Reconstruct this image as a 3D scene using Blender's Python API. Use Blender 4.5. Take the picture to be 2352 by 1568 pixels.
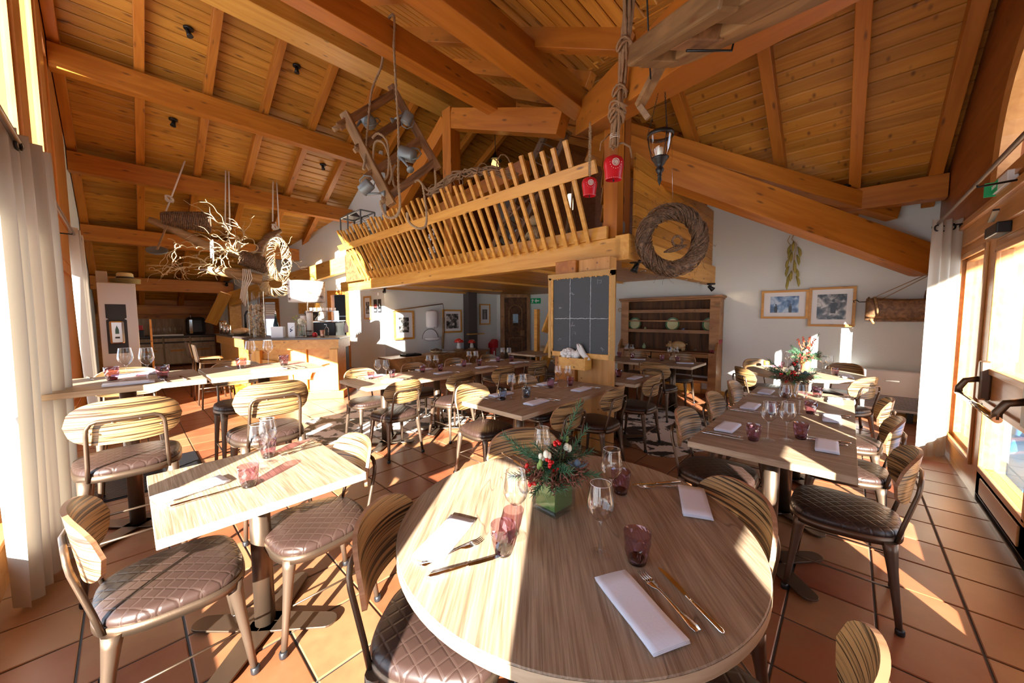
import bpy, bmesh, math, random
from mathutils import Vector, Matrix, Quaternion
for o in list(bpy.data.objects): bpy.data.objects.remove(o)
SC = bpy.context.scene
COL = SC.collection
PI = math.pi
rnd = random.Random(7)

# ---------------------------------------------------------------- camera
YAW, PITCH, ROLL, EYE = .7511, .0701, -.0044, 1.48
_h = Vector((math.cos(YAW), math.sin(YAW), 0)); _z = Vector((0, 0, 1))
_R = Vector((math.sin(YAW), -math.cos(YAW), 0))
_F = _h*math.cos(PITCH) - _z*math.sin(PITCH); _U = _h*math.sin(PITCH) + _z*math.cos(PITCH)
_R, _U = _R*math.cos(ROLL) + _U*math.sin(ROLL), _U*math.cos(ROLL) - _R*math.sin(ROLL)
cam = bpy.data.cameras.new('camera'); camo = bpy.data.objects.new('camera', cam); COL.objects.link(camo)
cam.sensor_width = 36; cam.lens = 829.3/2352*36; cam.clip_start = .02
M = Matrix.Identity(4)
for i, v in enumerate((_R, _U, -_F)):
    for j in range(3): M[j][i] = v[j]
M.translation = (0, 0, EYE); camo.matrix_world = M
SC.camera = camo

# ---------------------------------------------------------------- sky, sun, exposure
SC.view_settings.view_transform = 'Standard'; SC.view_settings.look = 'None'
SC.view_settings.gamma = 1; SC.view_settings.use_curve_mapping = False
SC.view_settings.exposure = -0.52
w = bpy.data.worlds.new('sky'); SC.world = w; w.use_nodes = True
bg = w.node_tree.nodes['Background']; bg.inputs[0].default_value = (.60, .78, 1, 1); bg.inputs[1].default_value = 5.5
sun = bpy.data.lights.new('sun', 'SUN'); sun.energy = 76; sun.angle = .0093; sun.color = (1, .94, .84)
so = bpy.data.objects.new('sun', sun); COL.objects.link(so)
SAZ, SEL = math.radians(35.7), math.radians(20)
sd = Vector((math.cos(SEL)*math.cos(SAZ), math.cos(SEL)*math.sin(SAZ), -math.sin(SEL)))
so.rotation_euler = sd.to_track_quat('-Z', 'Y').to_euler(); so.location = (-6, -5, 6)

# ---------------------------------------------------------------- helpers
class MB:
    def __init__(s): s.v = []; s.f = []; s.sm = []
    def add(s, vs, fs, smooth=False):
        n = len(s.v); s.v += [tuple(p) for p in vs]
        for f in fs: s.f.append(tuple(i+n for i in f)); s.sm.append(smooth)
        return s
    def box(s, x0, x1, y0, y1, z0, z1):
        return s.add([(x0,y0,z0),(x1,y0,z0),(x1,y1,z0),(x0,y1,z0),(x0,y0,z1),(x1,y0,z1),(x1,y1,z1),(x0,y1,z1)],
              [(0,3,2,1),(4,5,6,7),(0,1,5,4),(1,2,6,5),(2,3,7,6),(3,0,4,7)])
    def bar(s, a, b, w, h, up=(0,0,1)):
        a = Vector(a); b = Vector(b); d = (b-a).normalized(); up = Vector(up)
        sd_ = d.cross(up)
        if sd_.length < 1e-4: sd_ = d.cross(Vector((1,0,0)))
        sd_.normalize(); u = sd_.cross(d); vs = []
        for p in (a, b):
            for i, j in ((-1,-1),(1,-1),(1,1),(-1,1)): vs.append(p + sd_*(w/2*i) + u*(h/2*j))
        return s.add(vs, [(0,3,2,1),(4,5,6,7),(0,1,5,4),(1,2,6,5),(2,3,7,6),(3,0,4,7)])
    def prism(s, poly, z0, z1, ax='z'):
        n = len(poly)
        def q(a, b, c): return (a,b,c) if ax == 'z' else ((a,c,b) if ax == 'y' else (c,a,b))
        vs = [q(a,b,z0) for a,b in poly] + [q(a,b,z1) for a,b in poly]
        fs = [tuple(range(n))[::-1], tuple(range(n, 2*n))] + [(i,(i+1)%n,(i+1)%n+n,i+n) for i in range(n)]
        return s.add(vs, fs)
    def tube(s, pts, r, seg=8, closed=False, cap=True):
        pts = [Vector(p) for p in pts]; n = len(pts); R = r if isinstance(r, (list, tuple)) else [r]*n
        vs = []; prev = None
        for i, p in enumerate(pts):
            if closed: d = pts[(i+1) % n] - pts[i-1]
            else: d = pts[min(i+1, n-1)] - pts[max(i-1, 0)]
            if d.length < 1e-7: d = Vector((0,0,1))
            d.normalize()
            if prev is None: u = d.orthogonal().normalized()
            else:
                u = prev - d*prev.dot(d)
                u = u.normalized() if u.length > 1e-5 else d.orthogonal().normalized()
            prev = u; vv = d.cross(u)
            for k in range(seg):
                t = 2*PI*k/seg; vs.append(p + (u*math.cos(t) + vv*math.sin(t))*R[i])
        fs = []; m = n if closed else n-1
        for i in range(m):
            for k in range(seg):
                a = i*seg+k; b = i*seg+(k+1) % seg; c = ((i+1) % n)*seg+(k+1) % seg; d = ((i+1) % n)*seg+k
                fs.append((a,b,c,d))
        s.add(vs, fs, True)
        if cap and not closed:
            n0 = len(s.v)-len(vs)
            s.f.append(tuple(n0+k for k in range(seg))[::-1]); s.sm.append(False)
            s.f.append(tuple(n0+(n-1)*seg+k for k in range(seg))); s.sm.append(False)
        return s
    def lathe(s, prof, c=(0,0,0), seg=20, smooth=True, axis=None, sq=None):
        vs = []; fs = []; n = len(prof)
        for (r, z) in prof:
            for k in range(seg):
                t = 2*PI*k/seg; vs.append(Vector((r*math.cos(t), r*math.sin(t), z)))
        if axis is not None:
            q = Vector((0,0,1)).rotation_difference(Vector(axis)); vs = [q @ v for v in vs]
        vs = [v + Vector(c) for v in vs]
        for i in range(n-1):
            for k in range(seg): fs.append((i*seg+k, i*seg+(k+1) % seg, (i+1)*seg+(k+1) % seg, (i+1)*seg+k))
        s.add(vs, fs, smooth); n0 = len(s.v)-len(vs)
        if prof[0][0] > 1e-4: s.f.append(tuple(n0+k for k in range(seg))[::-1]); s.sm.append(False)
        if prof[-1][0] > 1e-4: s.f.append(tuple(n0+(n-1)*seg+k for k in range(seg))); s.sm.append(False)
        return s
    def shell(s, prof, c=(0,0,0), seg=20):      # open lathe, no caps
        n0f = len(s.f); s.lathe(prof, c, seg)
        k = 0
        while s.f and len(s.f[-1]) == seg and seg > 4 and k < 2: s.f.pop(); s.sm.pop(); k += 1
        return s
    def ball(s, c, r, seg=10, rings=6, sc=(1,1,1)):
        c = Vector(c); vs = []; fs = []
        for i in range(rings+1):
            a = PI*i/rings
            for k in range(seg):
                t = 2*PI*k/seg; vs.append(c + Vector((math.sin(a)*math.cos(t)*r*sc[0], math.sin(a)*math.sin(t)*r*sc[1], math.cos(a)*r*sc[2])))
        for i in range(rings):
            for k in range(seg): fs.append((i*seg+k,(i+1)*seg+k,(i+1)*seg+(k+1) % seg,i*seg+(k+1) % seg))
        return s.add(vs, fs, True)
    def grid(s, fn, nu, nv, smooth=True, closed=False):
        vs = [fn(i/nu, j/nv) for j in range(nv+1) for i in range(nu+1)]
        fs = [(j*(nu+1)+i, j*(nu+1)+i+1, (j+1)*(nu+1)+i+1, (j+1)*(nu+1)+i) for j in range(nv) for i in range(nu)]
        return s.add(vs, fs, smooth)
    def xf(s, m):
        s.v = [tuple(m @ Vector(p)) for p in s.v]; return s

def obj(name, mb, mat=None, parent=None, loc=None, rot=None, mat4=None, bevel=0, solid=0, sub=0, flip=False):
    me = bpy.data.meshes.new(name); me.from_pydata(mb.v, [], mb.f)
    me.polygons.foreach_set('use_smooth', mb.sm)
    if mat: me.materials.append(mat)
    me.validate(); me.update()
    bm = bmesh.new(); bm.from_mesh(me); bmesh.ops.remove_doubles(bm, verts=bm.verts, dist=1e-6)
    bmesh.ops.recalc_face_normals(bm, faces=bm.faces); bm.to_mesh(me); bm.free()
    o = bpy.data.objects.new(name, me); COL.objects.link(o)
    if parent: o.parent = parent
    if mat4 is not None: o.matrix_basis = mat4
    else:
        if loc: o.location = loc
        if rot: o.rotation_euler = rot
    if solid:
        m = o.modifiers.new('s', 'SOLIDIFY'); m.thickness = solid; m.offset = 0
    if bevel:
        m = o.modifiers.new('b', 'BEVEL'); m.width = bevel; m.segments = 2; m.limit_method = 'ANGLE'; m.angle_limit = .7
    if sub:
        m = o.modifiers.new('u', 'SUBSURF'); m.levels = sub; m.render_levels = sub
    return o
def tag(o, label=None, cat=None, group=None, kind=None):
    if label: o['label'] = label
    if cat: o['category'] = cat
    if group: o['group'] = group
    if kind: o['kind'] = kind
    return o
def empty(name, loc=(0,0,0), rz=0, label=None, cat=None, group=None, kind=None, mat4=None):
    o = bpy.data.objects.new(name, None); COL.objects.link(o); o.empty_display_size = .1
    if mat4 is not None: o.matrix_basis = mat4
    else: o.location = loc; o.rotation_euler = (0,0,rz)
    return tag(o, label, cat, group, kind)
def kids(o): return [c for c in bpy.data.objects if c.parent == o]
CH = {}
def dup(root, loc, rz=0, label=None, group=None, scale=None):
    if root.name not in CH: CH[root.name] = [(c, kids(c)) for c in kids(root)]
    r = root.copy(); COL.objects.link(r); r.location = loc; r.rotation_euler = (0,0,rz)
    if label: r['label'] = label
    if group: r['group'] = group
    if scale: r.scale = scale
    for ch, gk in CH[root.name]:
        c = ch.copy(); COL.objects.link(c); c.parent = r
        for g in gk:
            d = g.copy(); COL.objects.link(d); d.parent = c
    return r
def timber(name, a, b, w, h, mat, parent=None, label=None, cat=None, group=None, kind=None, bevel=.006, up=(0,0,1)):
    a = Vector(a); b = Vector(b); d = b-a; L = d.length; d.normalize()
    s = d.cross(Vector(up)); s.normalize(); u = s.cross(d)
    m = Matrix.Identity(4)
    for i, v in enumerate((d, -s, u)):
        for j in range(3): m[j][i] = v[j]
    m.translation = (a+b)/2
    o = obj(name, MB().box(-L/2, L/2, -w/2, w/2, -h/2, h/2), mat, parent, mat4=m, bevel=bevel)
    return tag(o, label, cat, group, kind)

# ---------------------------------------------------------------- materials
def nt(name):
    m = bpy.data.materials.new(name); m.use_nodes = True; t = m.node_tree; b = t.nodes['Principled BSDF']; return m, t, b
def N(t, ty, **k):
    n = t.nodes.new(ty)
    for a, v in k.items():
        if a.startswith('i_'): n.inputs[a[2:].replace('_', ' ')].default_value = v
        else: setattr(n, a, v)
    return n
def L(t, a, b): t.links.new(a, b)
def plain(name, c, rough=.5, metal=0, spec=None, bump=0, bs=40, emit=None, es=1):
    m, t, b = nt(name); b.inputs['Base Color'].default_value = (*c, 1); b.inputs['Roughness'].default_value = rough; b.inputs['Metallic'].default_value = metal
    tc = N(t, 'ShaderNodeTexCoord'); no = N(t, 'ShaderNodeTexNoise', i_Scale=bs, i_Detail=3.0); L(t, tc.outputs['Object'], no.inputs['Vector'])
    mr = N(t, 'ShaderNodeMapRange', i_To_Min=rough*.85, i_To_Max=min(1, rough*1.15)); L(t, no.outputs['Fac'], mr.inputs['Value']); L(t, mr.outputs[0], b.inputs['Roughness'])
    if bump:
        bp = N(t, 'ShaderNodeBump', i_Strength=bump, i_Distance=.01); L(t, no.outputs['Fac'], bp.inputs['Height']); L(t, bp.outputs[0], b.inputs['Normal'])
    if emit: b.inputs['Emission Color'].default_value = (*emit, 1); b.inputs['Emission Strength'].default_value = es
    return m
def wood(name, c1, c2, rough=.45, sc=(1.1, 13, 13), knots=.0, rand=.25, contrast=(.35,.65), bump=.15, kc=(.12,.04,.01), coat=0, dist=1.2, det=5):
    m, t, b = nt(name); tc = N(t, 'ShaderNodeTexCoord'); oi = N(t, 'ShaderNodeObjectInfo')
    off = N(t, 'ShaderNodeVectorMath', operation='ADD'); L(t, tc.outputs['Object'], off.inputs[0])
    rm = N(t, 'ShaderNodeMath', operation='MULTIPLY'); rm.inputs[1].default_value = 37.0; L(t, oi.outputs['Random'], rm.inputs[0]); L(t, rm.outputs[0], off.inputs[1])
    mp = N(t, 'ShaderNodeMapping'); mp.inputs['Scale'].default_value = sc; L(t, off.outputs[0], mp.inputs['Vector'])
    no = N(t, 'ShaderNodeTexNoise', i_Scale=1.0, i_Detail=float(det), i_Distortion=dist); L(t, mp.outputs[0], no.inputs['Vector'])
    cr = N(t, 'ShaderNodeValToRGB'); cr.color_ramp.elements[0].position = contrast[0]; cr.color_ramp.elements[0].color = (*c1, 1)
    cr.color_ramp.elements[1].position = contrast[1]; cr.color_ramp.elements[1].color = (*c2, 1); L(t, no.outputs['Fac'], cr.inputs[0])
    col = cr.outputs[0]
    if knots:
        m2 = N(t, 'ShaderNodeMapping'); m2.inputs['Scale'].default_value = (1.6, 6, 6); L(t, off.outputs[0], m2.inputs['Vector'])
        vo = N(t, 'ShaderNodeTexVoronoi', i_Scale=1.5); L(t, m2.outputs[0], vo.inputs['Vector'])
        mr = N(t, 'ShaderNodeMapRange', i_From_Min=.06, i_From_Max=knots); mr.inputs['To Min'].default_value = .85; mr.inputs['To Max'].default_value = 0; L(t, vo.outputs['Distance'], mr.inputs['Value'])
        mx = N(t, 'ShaderNodeMix', data_type='RGBA'); L(t, mr.outputs[0], mx.inputs[0]); L(t, col, mx.inputs[6]); mx.inputs[7].default_value = (*kc, 1); col = mx.outputs[2]
    hs = N(t, 'ShaderNodeHueSaturation'); v = N(t, 'ShaderNodeMapRange'); v.inputs['To Min'].default_value = 1-rand; v.inputs['To Max'].default_value = 1+rand*.8
    L(t, oi.outputs['Random'], v.inputs['Value']); L(t, v.outputs[0], hs.inputs['Value']); L(t, col, hs.inputs['Color']); L(t, hs.outputs[0], b.inputs['Base Color'])
    b.inputs['Roughness'].default_value = rough; b.inputs['Coat Weight'].default_value = coat; b.inputs['Coat Roughness'].default_value = .25
    if bump:
        bp = N(t, 'ShaderNodeBump', i_Strength=bump, i_Distance=.004); L(t, no.outputs['Fac'], bp.inputs['Height']); L(t, bp.outputs[0], b.inputs['Normal'])
    return m
def thin(name, tint=(1,1,1), gl=.06, rough=.0, edge=1.3):
    m = bpy.data.materials.new(name); m.use_nodes = True; t = m.node_tree; t.nodes.clear()
    out = N(t, 'ShaderNodeOutputMaterial'); tr = N(t, 'ShaderNodeBsdfTransparent'); tr.inputs[0].default_value = (*tint, 1)
    g = N(t, 'ShaderNodeBsdfGlossy'); g.inputs['Roughness'].default_value = rough; g.inputs[0].default_value = (1,1,1,1)
    l2 = N(t, 'ShaderNodeLayerWeight', i_Blend=.5); p2 = N(t, 'ShaderNodeMath', operation='POWER'); p2.inputs[1].default_value = 2.2; L(t, l2.outputs['Facing'], p2.inputs[0])
    if edge < 1.2:
        mc = N(t, 'ShaderNodeMix', data_type='RGBA'); L(t, p2.outputs[0], mc.inputs[0]); mc.inputs[6].default_value = (*tint, 1); mc.inputs[7].default_value = (tint[0]*.42, tint[1]*.43, tint[2]*.46, 1); L(t, mc.outputs[2], tr.inputs[0])
    lw = N(t, 'ShaderNodeLayerWeight', i_Blend=.35); pw = N(t, 'ShaderNodeMath', operation='POWER'); pw.inputs[1].default_value = edge*2
    L(t, lw.outputs['Facing'], pw.inputs[0]); ma = N(t, 'ShaderNodeMath', operation='ADD', use_clamp=True); ma.inputs[1].default_value = gl; L(t, pw.outputs[0], ma.inputs[0])
    ml = N(t, 'ShaderNodeMath', operation='MULTIPLY'); ml.inputs[1].default_value = .75; L(t, ma.outputs[0], ml.inputs[0])
    mx = N(t, 'ShaderNodeMixShader'); L(t, ml.outputs[0], mx.inputs[0]); L(t, tr.outputs[0], mx.inputs[1]); L(t, g.outputs[0], mx.inputs[2]); L(t, mx.outputs[0], out.inputs[0])
    return m
PLANK = wood('pine plank', (.42,.165,.018), (.54,.238,.032), .42, knots=.22, rand=.2)
PLANKY = wood('pine plank y', (.40,.155,.018), (.52,.228,.031), .42, sc=(13,1.1,13), knots=.22, rand=.2)
BEAM = wood('beam wood', (.38,.118,.011), (.51,.178,.020), .42, sc=(.8,9,9), knots=.17, rand=.16)
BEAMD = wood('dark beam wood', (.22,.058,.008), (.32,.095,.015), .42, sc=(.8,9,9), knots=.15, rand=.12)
HONEY = wood('honey pine', (.55,.25,.038), (.68,.35,.072), .38, sc=(.9,11,11), knots=.14, rand=.1)
HONEYZ = wood('honey pine upright', (.56,.25,.036), (.70,.36,.07), .38, sc=(11,11,.9), knots=.14, rand=.12)
FRAMEW = wood('window frame wood', (.50,.21,.055), (.62,.30,.09), .35, sc=(9,9,.8), rand=.1)
FRAMEX = wood('window rail wood', (.46,.19,.05), (.60,.28,.085), .35, sc=(.8,9,9), rand=.1)
OLDW = wood('old brown wood', (.11,.05,.02), (.26,.13,.055), .55, sc=(2,15,15), knots=.12, rand=.15)
OLDL = wood('old light wood', (.22,.12,.048), (.38,.225,.10), .6, sc=(2,15,15), knots=.1, rand=.1)
DARKW = wood('dark antique wood', (.05,.022,.009), (.15,.062,.022), .75, sc=(9,9,1), rand=.1)
HUTCHW = wood('dresser wood', (.24,.10,.03), (.40,.19,.065), .45, sc=(6,1.5,6), knots=.15, rand=.15)
def mat_oak(name, sc):
    m, t, b = nt(name); tc = N(t, 'ShaderNodeTexCoord'); oi = N(t, 'ShaderNodeObjectInfo'); off = N(t, 'ShaderNodeVectorMath', operation='ADD'); rm = N(t, 'ShaderNodeMath', operation='MULTIPLY'); rm.inputs[1].default_value = 23.0
    L(t, tc.outputs['Object'], off.inputs[0]); L(t, oi.outputs['Random'], rm.inputs[0]); L(t, rm.outputs[0], off.inputs[1])
    def lay(k, det, dist, lo, hi):
        mp = N(t, 'ShaderNodeMapping'); mp.inputs['Scale'].default_value = tuple(v*q for v, q in zip(sc, (k[0],)*3)) if len(k) == 1 else tuple((k[0] if v == 1 else k[1]) for v in sc); L(t, off.outputs[0], mp.inputs['Vector'])
        no = N(t, 'ShaderNodeTexNoise', i_Scale=1.0, i_Detail=float(det), i_Distortion=float(dist)); L(t, mp.outputs[0], no.inputs['Vector'])
        mr = N(t, 'ShaderNodeMapRange'); mr.inputs['From Min'].default_value = lo; mr.inputs['From Max'].default_value = hi; L(t, no.outputs['Fac'], mr.inputs['Value']); return mr.outputs[0], no.outputs['Fac']
    fine, _ = lay((5, 150), 4, .3, .35, .65); broad, _ = lay((1.3, 11), 5, 1.5, .35, .65); _, cr_ = lay((.7, 6), 2, .25, 0, 1)
    ad = N(t, 'ShaderNodeMath', operation='MULTIPLY_ADD'); ad.inputs[1].default_value = .55; L(t, fine, ad.inputs[0]); m5 = N(t, 'ShaderNodeMath', operation='MULTIPLY'); m5.inputs[1].default_value = .45; L(t, broad, m5.inputs[0]); L(t, m5.outputs[0], ad.inputs[2])
    cr = N(t, 'ShaderNodeValToRGB'); E_ = cr.color_ramp.elements; E_[0].position = .1; E_[0].color = (.195,.125,.075,1); E_[1].position = .9; E_[1].color = (.40,.295,.20,1); L(t, ad.outputs[0], cr.inputs[0])
    sb = N(t, 'ShaderNodeMath', operation='SUBTRACT'); sb.inputs[1].default_value = .61; L(t, cr_, sb.inputs[0]); ab = N(t, 'ShaderNodeMath', operation='ABSOLUTE'); L(t, sb.outputs[0], ab.inputs[0])
    ck = N(t, 'ShaderNodeMapRange'); ck.inputs['From Max'].default_value = .005; ck.inputs['To Min'].default_value = .6; ck.inputs['To Max'].default_value = 0; L(t, ab.outputs[0], ck.inputs['Value'])
    mx = N(t, 'ShaderNodeMix', data_type='RGBA'); L(t, ck.outputs[0], mx.inputs[0]); L(t, cr.outputs[0], mx.inputs[6]); mx.inputs[7].default_value = (.07,.04,.025,1); L(t, mx.outputs[2], b.inputs['Base Color'])
    b.inputs['Roughness'].default_value = .5; bp = N(t, 'ShaderNodeBump', i_Strength=.25, i_Distance=.002); L(t, fine, bp.inputs['Height']); L(t, bp.outputs[0], b.inputs['Normal']); return m
OAK = mat_oak('light oak tabletop', (1, 2, 2)); OAKY = mat_oak('light oak tabletop across', (2, 1, 2))
OAKE = wood('oak edge', (.40,.27,.16), (.56,.42,.28), .5, sc=(3,3,30), rand=.05)
PLY = wood('zebra ply', (.04,.020,.010), (.42,.24,.095), .33, sc=(2.2,2.2,140), rand=.12, contrast=(.42,.53), bump=.25, dist=.45, det=4)
PLYE = wood('ply edge', (.30,.14,.07), (.46,.24,.13), .45, sc=(2,2,60), rand=.1)
CAB = wood('grey oak cabinet', (.26,.17,.105), (.40,.28,.185), .45, sc=(12,12,1.2), rand=.08)
BRONZE = plain('bronze metal', (.15,.10,.068), .38, .85, bs=300, bump=.05)
BRONZEL = plain('bronze leg metal', (.17,.115,.08), .38, .75, bs=300, bump=.05)
BLACKM = plain('black metal', (.012,.012,.013), .4, .3)
STEEL = plain('steel', (.62,.62,.63), .18, 1)
CHROME = plain('bright steel', (.75,.74,.72), .1, 1)
ZINC = plain('zinc', (.22,.25,.26), .5, .5, bump=.2, bs=12)
WHITE = plain('white plaster', (.72,.745,.715), .85, bump=.25, bs=60)
ENAMEL = plain('white enamel', (.85,.86,.88), .2)
PLASTIC = plain('white plastic', (.78,.78,.77), .4)
LINEN = plain('white napkin cloth', (.72,.74,.84), .8, bump=.06, bs=160)
BLACK = plain('black plastic', (.012,.012,.014), .35)
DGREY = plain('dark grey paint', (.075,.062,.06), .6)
CERAM = plain('white ceramic', (.80,.77,.73), .5, bump=.3, bs=50)
RED = plain('red enamel', (.55,.012,.02), .3)
REDB = plain('red berry', (.60,.01,.012), .25)
GREEN = plain('leaf green', (.10,.24,.06), .5, bump=.1)
NEEDLE = plain('fir needles', (.045,.13,.06), .5)
CREAM = plain('cream petals', (.80,.78,.62), .6)
ROPE = plain('rope', (.42,.29,.17), .8, bump=.8, bs=150)
ROPEW = plain('pale cord', (.72,.62,.52), .8, bump=.5, bs=150)
VINE = plain('vine stem', (.27,.155,.075), .7, bump=.8, bs=60)
TWIG = plain('contorted willow', (.50,.36,.20), .6, bump=.4, bs=80)
WICK = wood('wicker', (.055,.028,.014), (.27,.145,.075), .65, sc=(28,28,28), rand=.1, contrast=(.35,.65), bump=.5)
GLASS = thin('window glass', (.97,.985,.98), .05)
WGL = thin('wine glass', (.985,.985,.985), .07, edge=.75)
FOOTG = thin('glass foot', (.985,.985,.985), .03, edge=1.6)
TUMP = thin('plum tumbler', (.68,.43,.50), .10, .02, edge=.9)
TUMPB = thin('plum tumbler base', (.34,.07,.14), .10, .03)
TUMB = thin('smoke blue tumbler', (.50,.55,.64), .10, .02, edge=.9)
TUMBB = thin('smoke blue base', (.06,.09,.17), .10, .03)
VGL = thin('vase glass', (.95,.98,.96), .03, edge=1.0)

def mat_leather():
    m, t, b = nt('quilted leather'); tc = N(t, 'ShaderNodeTexCoord')
    sp = N(t, 'ShaderNodeSeparateXYZ'); L(t, tc.outputs['Object'], sp.inputs[0])
    def stitch(sign):
        a = N(t, 'ShaderNodeMath', operation='MULTIPLY_ADD'); a.inputs[1].default_value = sign*1.0; L(t, sp.outputs['X'], a.inputs[0])
        L(t, sp.outputs['Y'], a.inputs[2])
        q = N(t, 'ShaderNodeMath', operation='MULTIPLY'); q.inputs[1].default_value = 1/.062; L(t, a.outputs[0], q.inputs[0])
        f = N(t, 'ShaderNodeMath', operation='FRACT'); L(t, q.outputs[0], f.inputs[0])
        s = N(t, 'ShaderNodeMath', operation='SUBTRACT'); s.inputs[1].default_value = .5; L(t, f.outputs[0], s.inputs[0])
        ab = N(t, 'ShaderNodeMath', operation='ABSOLUTE'); L(t, s.outputs[0], ab.inputs[0]); return ab.outputs[0]
    d = N(t, 'ShaderNodeMath', operation='MINIMUM'); L(t, stitch(1), d.inputs[0]); L(t, stitch(-1), d.inputs[1])
    hgt = N(t, 'ShaderNodeMapRange'); hgt.inputs['From Max'].default_value = .16; hgt.interpolation_type = 'SMOOTHSTEP'; L(t, d.outputs[0], hgt.inputs['Value'])
    bp = N(t, 'ShaderNodeBump', i_Strength=.32, i_Distance=.004); L(t, hgt.outputs[0], bp.inputs['Height']); L(t, bp.outputs[0], b.inputs['Normal'])
    r1 = N(t, 'ShaderNodeValToRGB'); e = r1.color_ramp.elements; e[0].position = .01; e[0].color = (.06,.038,.03,1); e[1].position = .022; e[1].color = (.036,.019,.015,1); L(t, d.outputs[0], r1.inputs[0])
    L(t, r1.outputs[0], b.inputs['Base Color']); b.inputs['Roughness'].default_value = .36
    return m
LEATHER = mat_leather()
def mat_tile():
    m, t, b = nt('terracotta tile'); oi = N(t, 'ShaderNodeObjectInfo'); tc = N(t, 'ShaderNodeTexCoord'); ge = N(t, 'ShaderNodeNewGeometry')
    no = N(t, 'ShaderNodeTexNoise', i_Scale=2.6, i_Detail=6.0, i_Roughness=.62); L(t, ge.outputs['Position'], no.inputs['Vector'])
    ad = N(t, 'ShaderNodeMath', operation='MULTIPLY_ADD'); ad.inputs[1].default_value = .55; L(t, oi.outputs['Random'], ad.inputs[0]); L(t, no.outputs['Fac'], ad.inputs[2])
    cr = N(t, 'ShaderNodeValToRGB'); E = cr.color_ramp.elements; E[0].position = .38; E[0].color = (.19,.046,.020,1); E[1].position = 1.0; E[1].color = (.30,.145,.065,1)
    k = cr.color_ramp.elements.new(.62); k.color = (.25,.080,.033,1); k = cr.color_ramp.elements.new(.82); k.color = (.25,.105,.048,1)
    L(t, ad.outputs[0], cr.inputs[0]); L(t, cr.outputs[0], b.inputs['Base Color'])
    mr = N(t, 'ShaderNodeMapRange'); mr.inputs['To Min'].default_value = .28; mr.inputs['To Max'].default_value = .5; L(t, no.outputs['Fac'], mr.inputs['Value']); L(t, mr.outputs[0], b.inputs['Roughness'])
    bp = N(t, 'ShaderNodeBump', i_Strength=.12, i_Distance=.01); L(t, no.outputs['Fac'], bp.inputs['Height']); L(t, bp.outputs[0], b.inputs['Normal'])
    return m
TILE = mat_tile()
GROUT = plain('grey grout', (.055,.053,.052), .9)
def mat_cow():
    m, t, b = nt('cowhide'); tc = N(t, 'ShaderNodeTexCoord'); no = N(t, 'ShaderNodeTexNoise', i_Scale=3.2, i_Detail=6.0, i_Roughness=.62, i_Distortion=.3); L(t, tc.outputs['Object'], no.inputs['Vector'])
    cr = N(t, 'ShaderNodeValToRGB'); E = cr.color_ramp.elements; E[0].position = .50; E[0].color = (.72,.66,.60,1); E[1].position = .525; E[1].color = (.022,.016,.014,1)
    L(t, no.outputs['Fac'], cr.inputs[0]); L(t, cr.outputs[0], b.inputs['Base Color']); b.inputs['Roughness'].default_value = .7; return m
COW = mat_cow()
def mat_curtain(name, c):
    m = bpy.data.materials.new(name); m.use_nodes = True; t = m.node_tree; b = t.nodes['Principled BSDF']; b.inputs['Base Color'].default_value = (*c, 1); b.inputs['Roughness'].default_value = .85
    tc = N(t, 'ShaderNodeTexCoord'); wv = N(t, 'ShaderNodeTexNoise', i_Scale=400.0); L(t, tc.outputs['Object'], wv.inputs['Vector'])
    bp = N(t, 'ShaderNodeBump', i_Strength=.2, i_Distance=.002); L(t, wv.outputs['Fac'], bp.inputs['Height']); L(t, bp.outputs[0], b.inputs['Normal'])
    tl = N(t, 'ShaderNodeBsdfTranslucent'); tl.inputs[0].default_value = (*c, 1); mx = N(t, 'ShaderNodeMixShader'); mx.inputs[0].default_value = .30
    L(t, b.outputs[0], mx.inputs[1]); L(t, tl.outputs[0], mx.inputs[2]); L(t, mx.outputs[0], t.nodes['Material Output'].inputs[0]); return m
CURT = mat_curtain('linen curtain', (.50,.45,.38))
def mat_photo(name, cols, scale=6):
    m, t, b = nt(name); tc = N(t, 'ShaderNodeTexCoord'); no = N(t, 'ShaderNodeTexNoise', i_Scale=float(scale), i_Detail=5.0, i_Distortion=.8); L(t, tc.outputs['Object'], no.inputs['Vector'])
    cr = N(t, 'ShaderNodeValToRGB'); E = cr.color_ramp.elements; E[0].position = .38; E[0].color = (*cols[0], 1); E[1].position = .62; E[1].color = (*cols[-1], 1)
    if len(cols) > 2: k = cr.color_ramp.elements.new(.5); k.color = (*cols[1], 1)
    L(t, no.outputs['Fac'], cr.inputs[0]); L(t, cr.outputs[0], b.inputs['Base Color']); b.inputs['Roughness'].default_value = .25; return m
PHBW = mat_photo('black and white photograph', [(.02,.02,.02), (.16,.15,.14), (.62,.60,.57)], 9)
PHBL = mat_photo('blue lake photograph', [(.05,.10,.22), (.16,.28,.50), (.50,.60,.72)], 8)
MATTE = plain('picture mount', (.80,.80,.80), .5)
# ================================================================ setting
XL, YR, XF = -.55, -.81, 7.4
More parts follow.
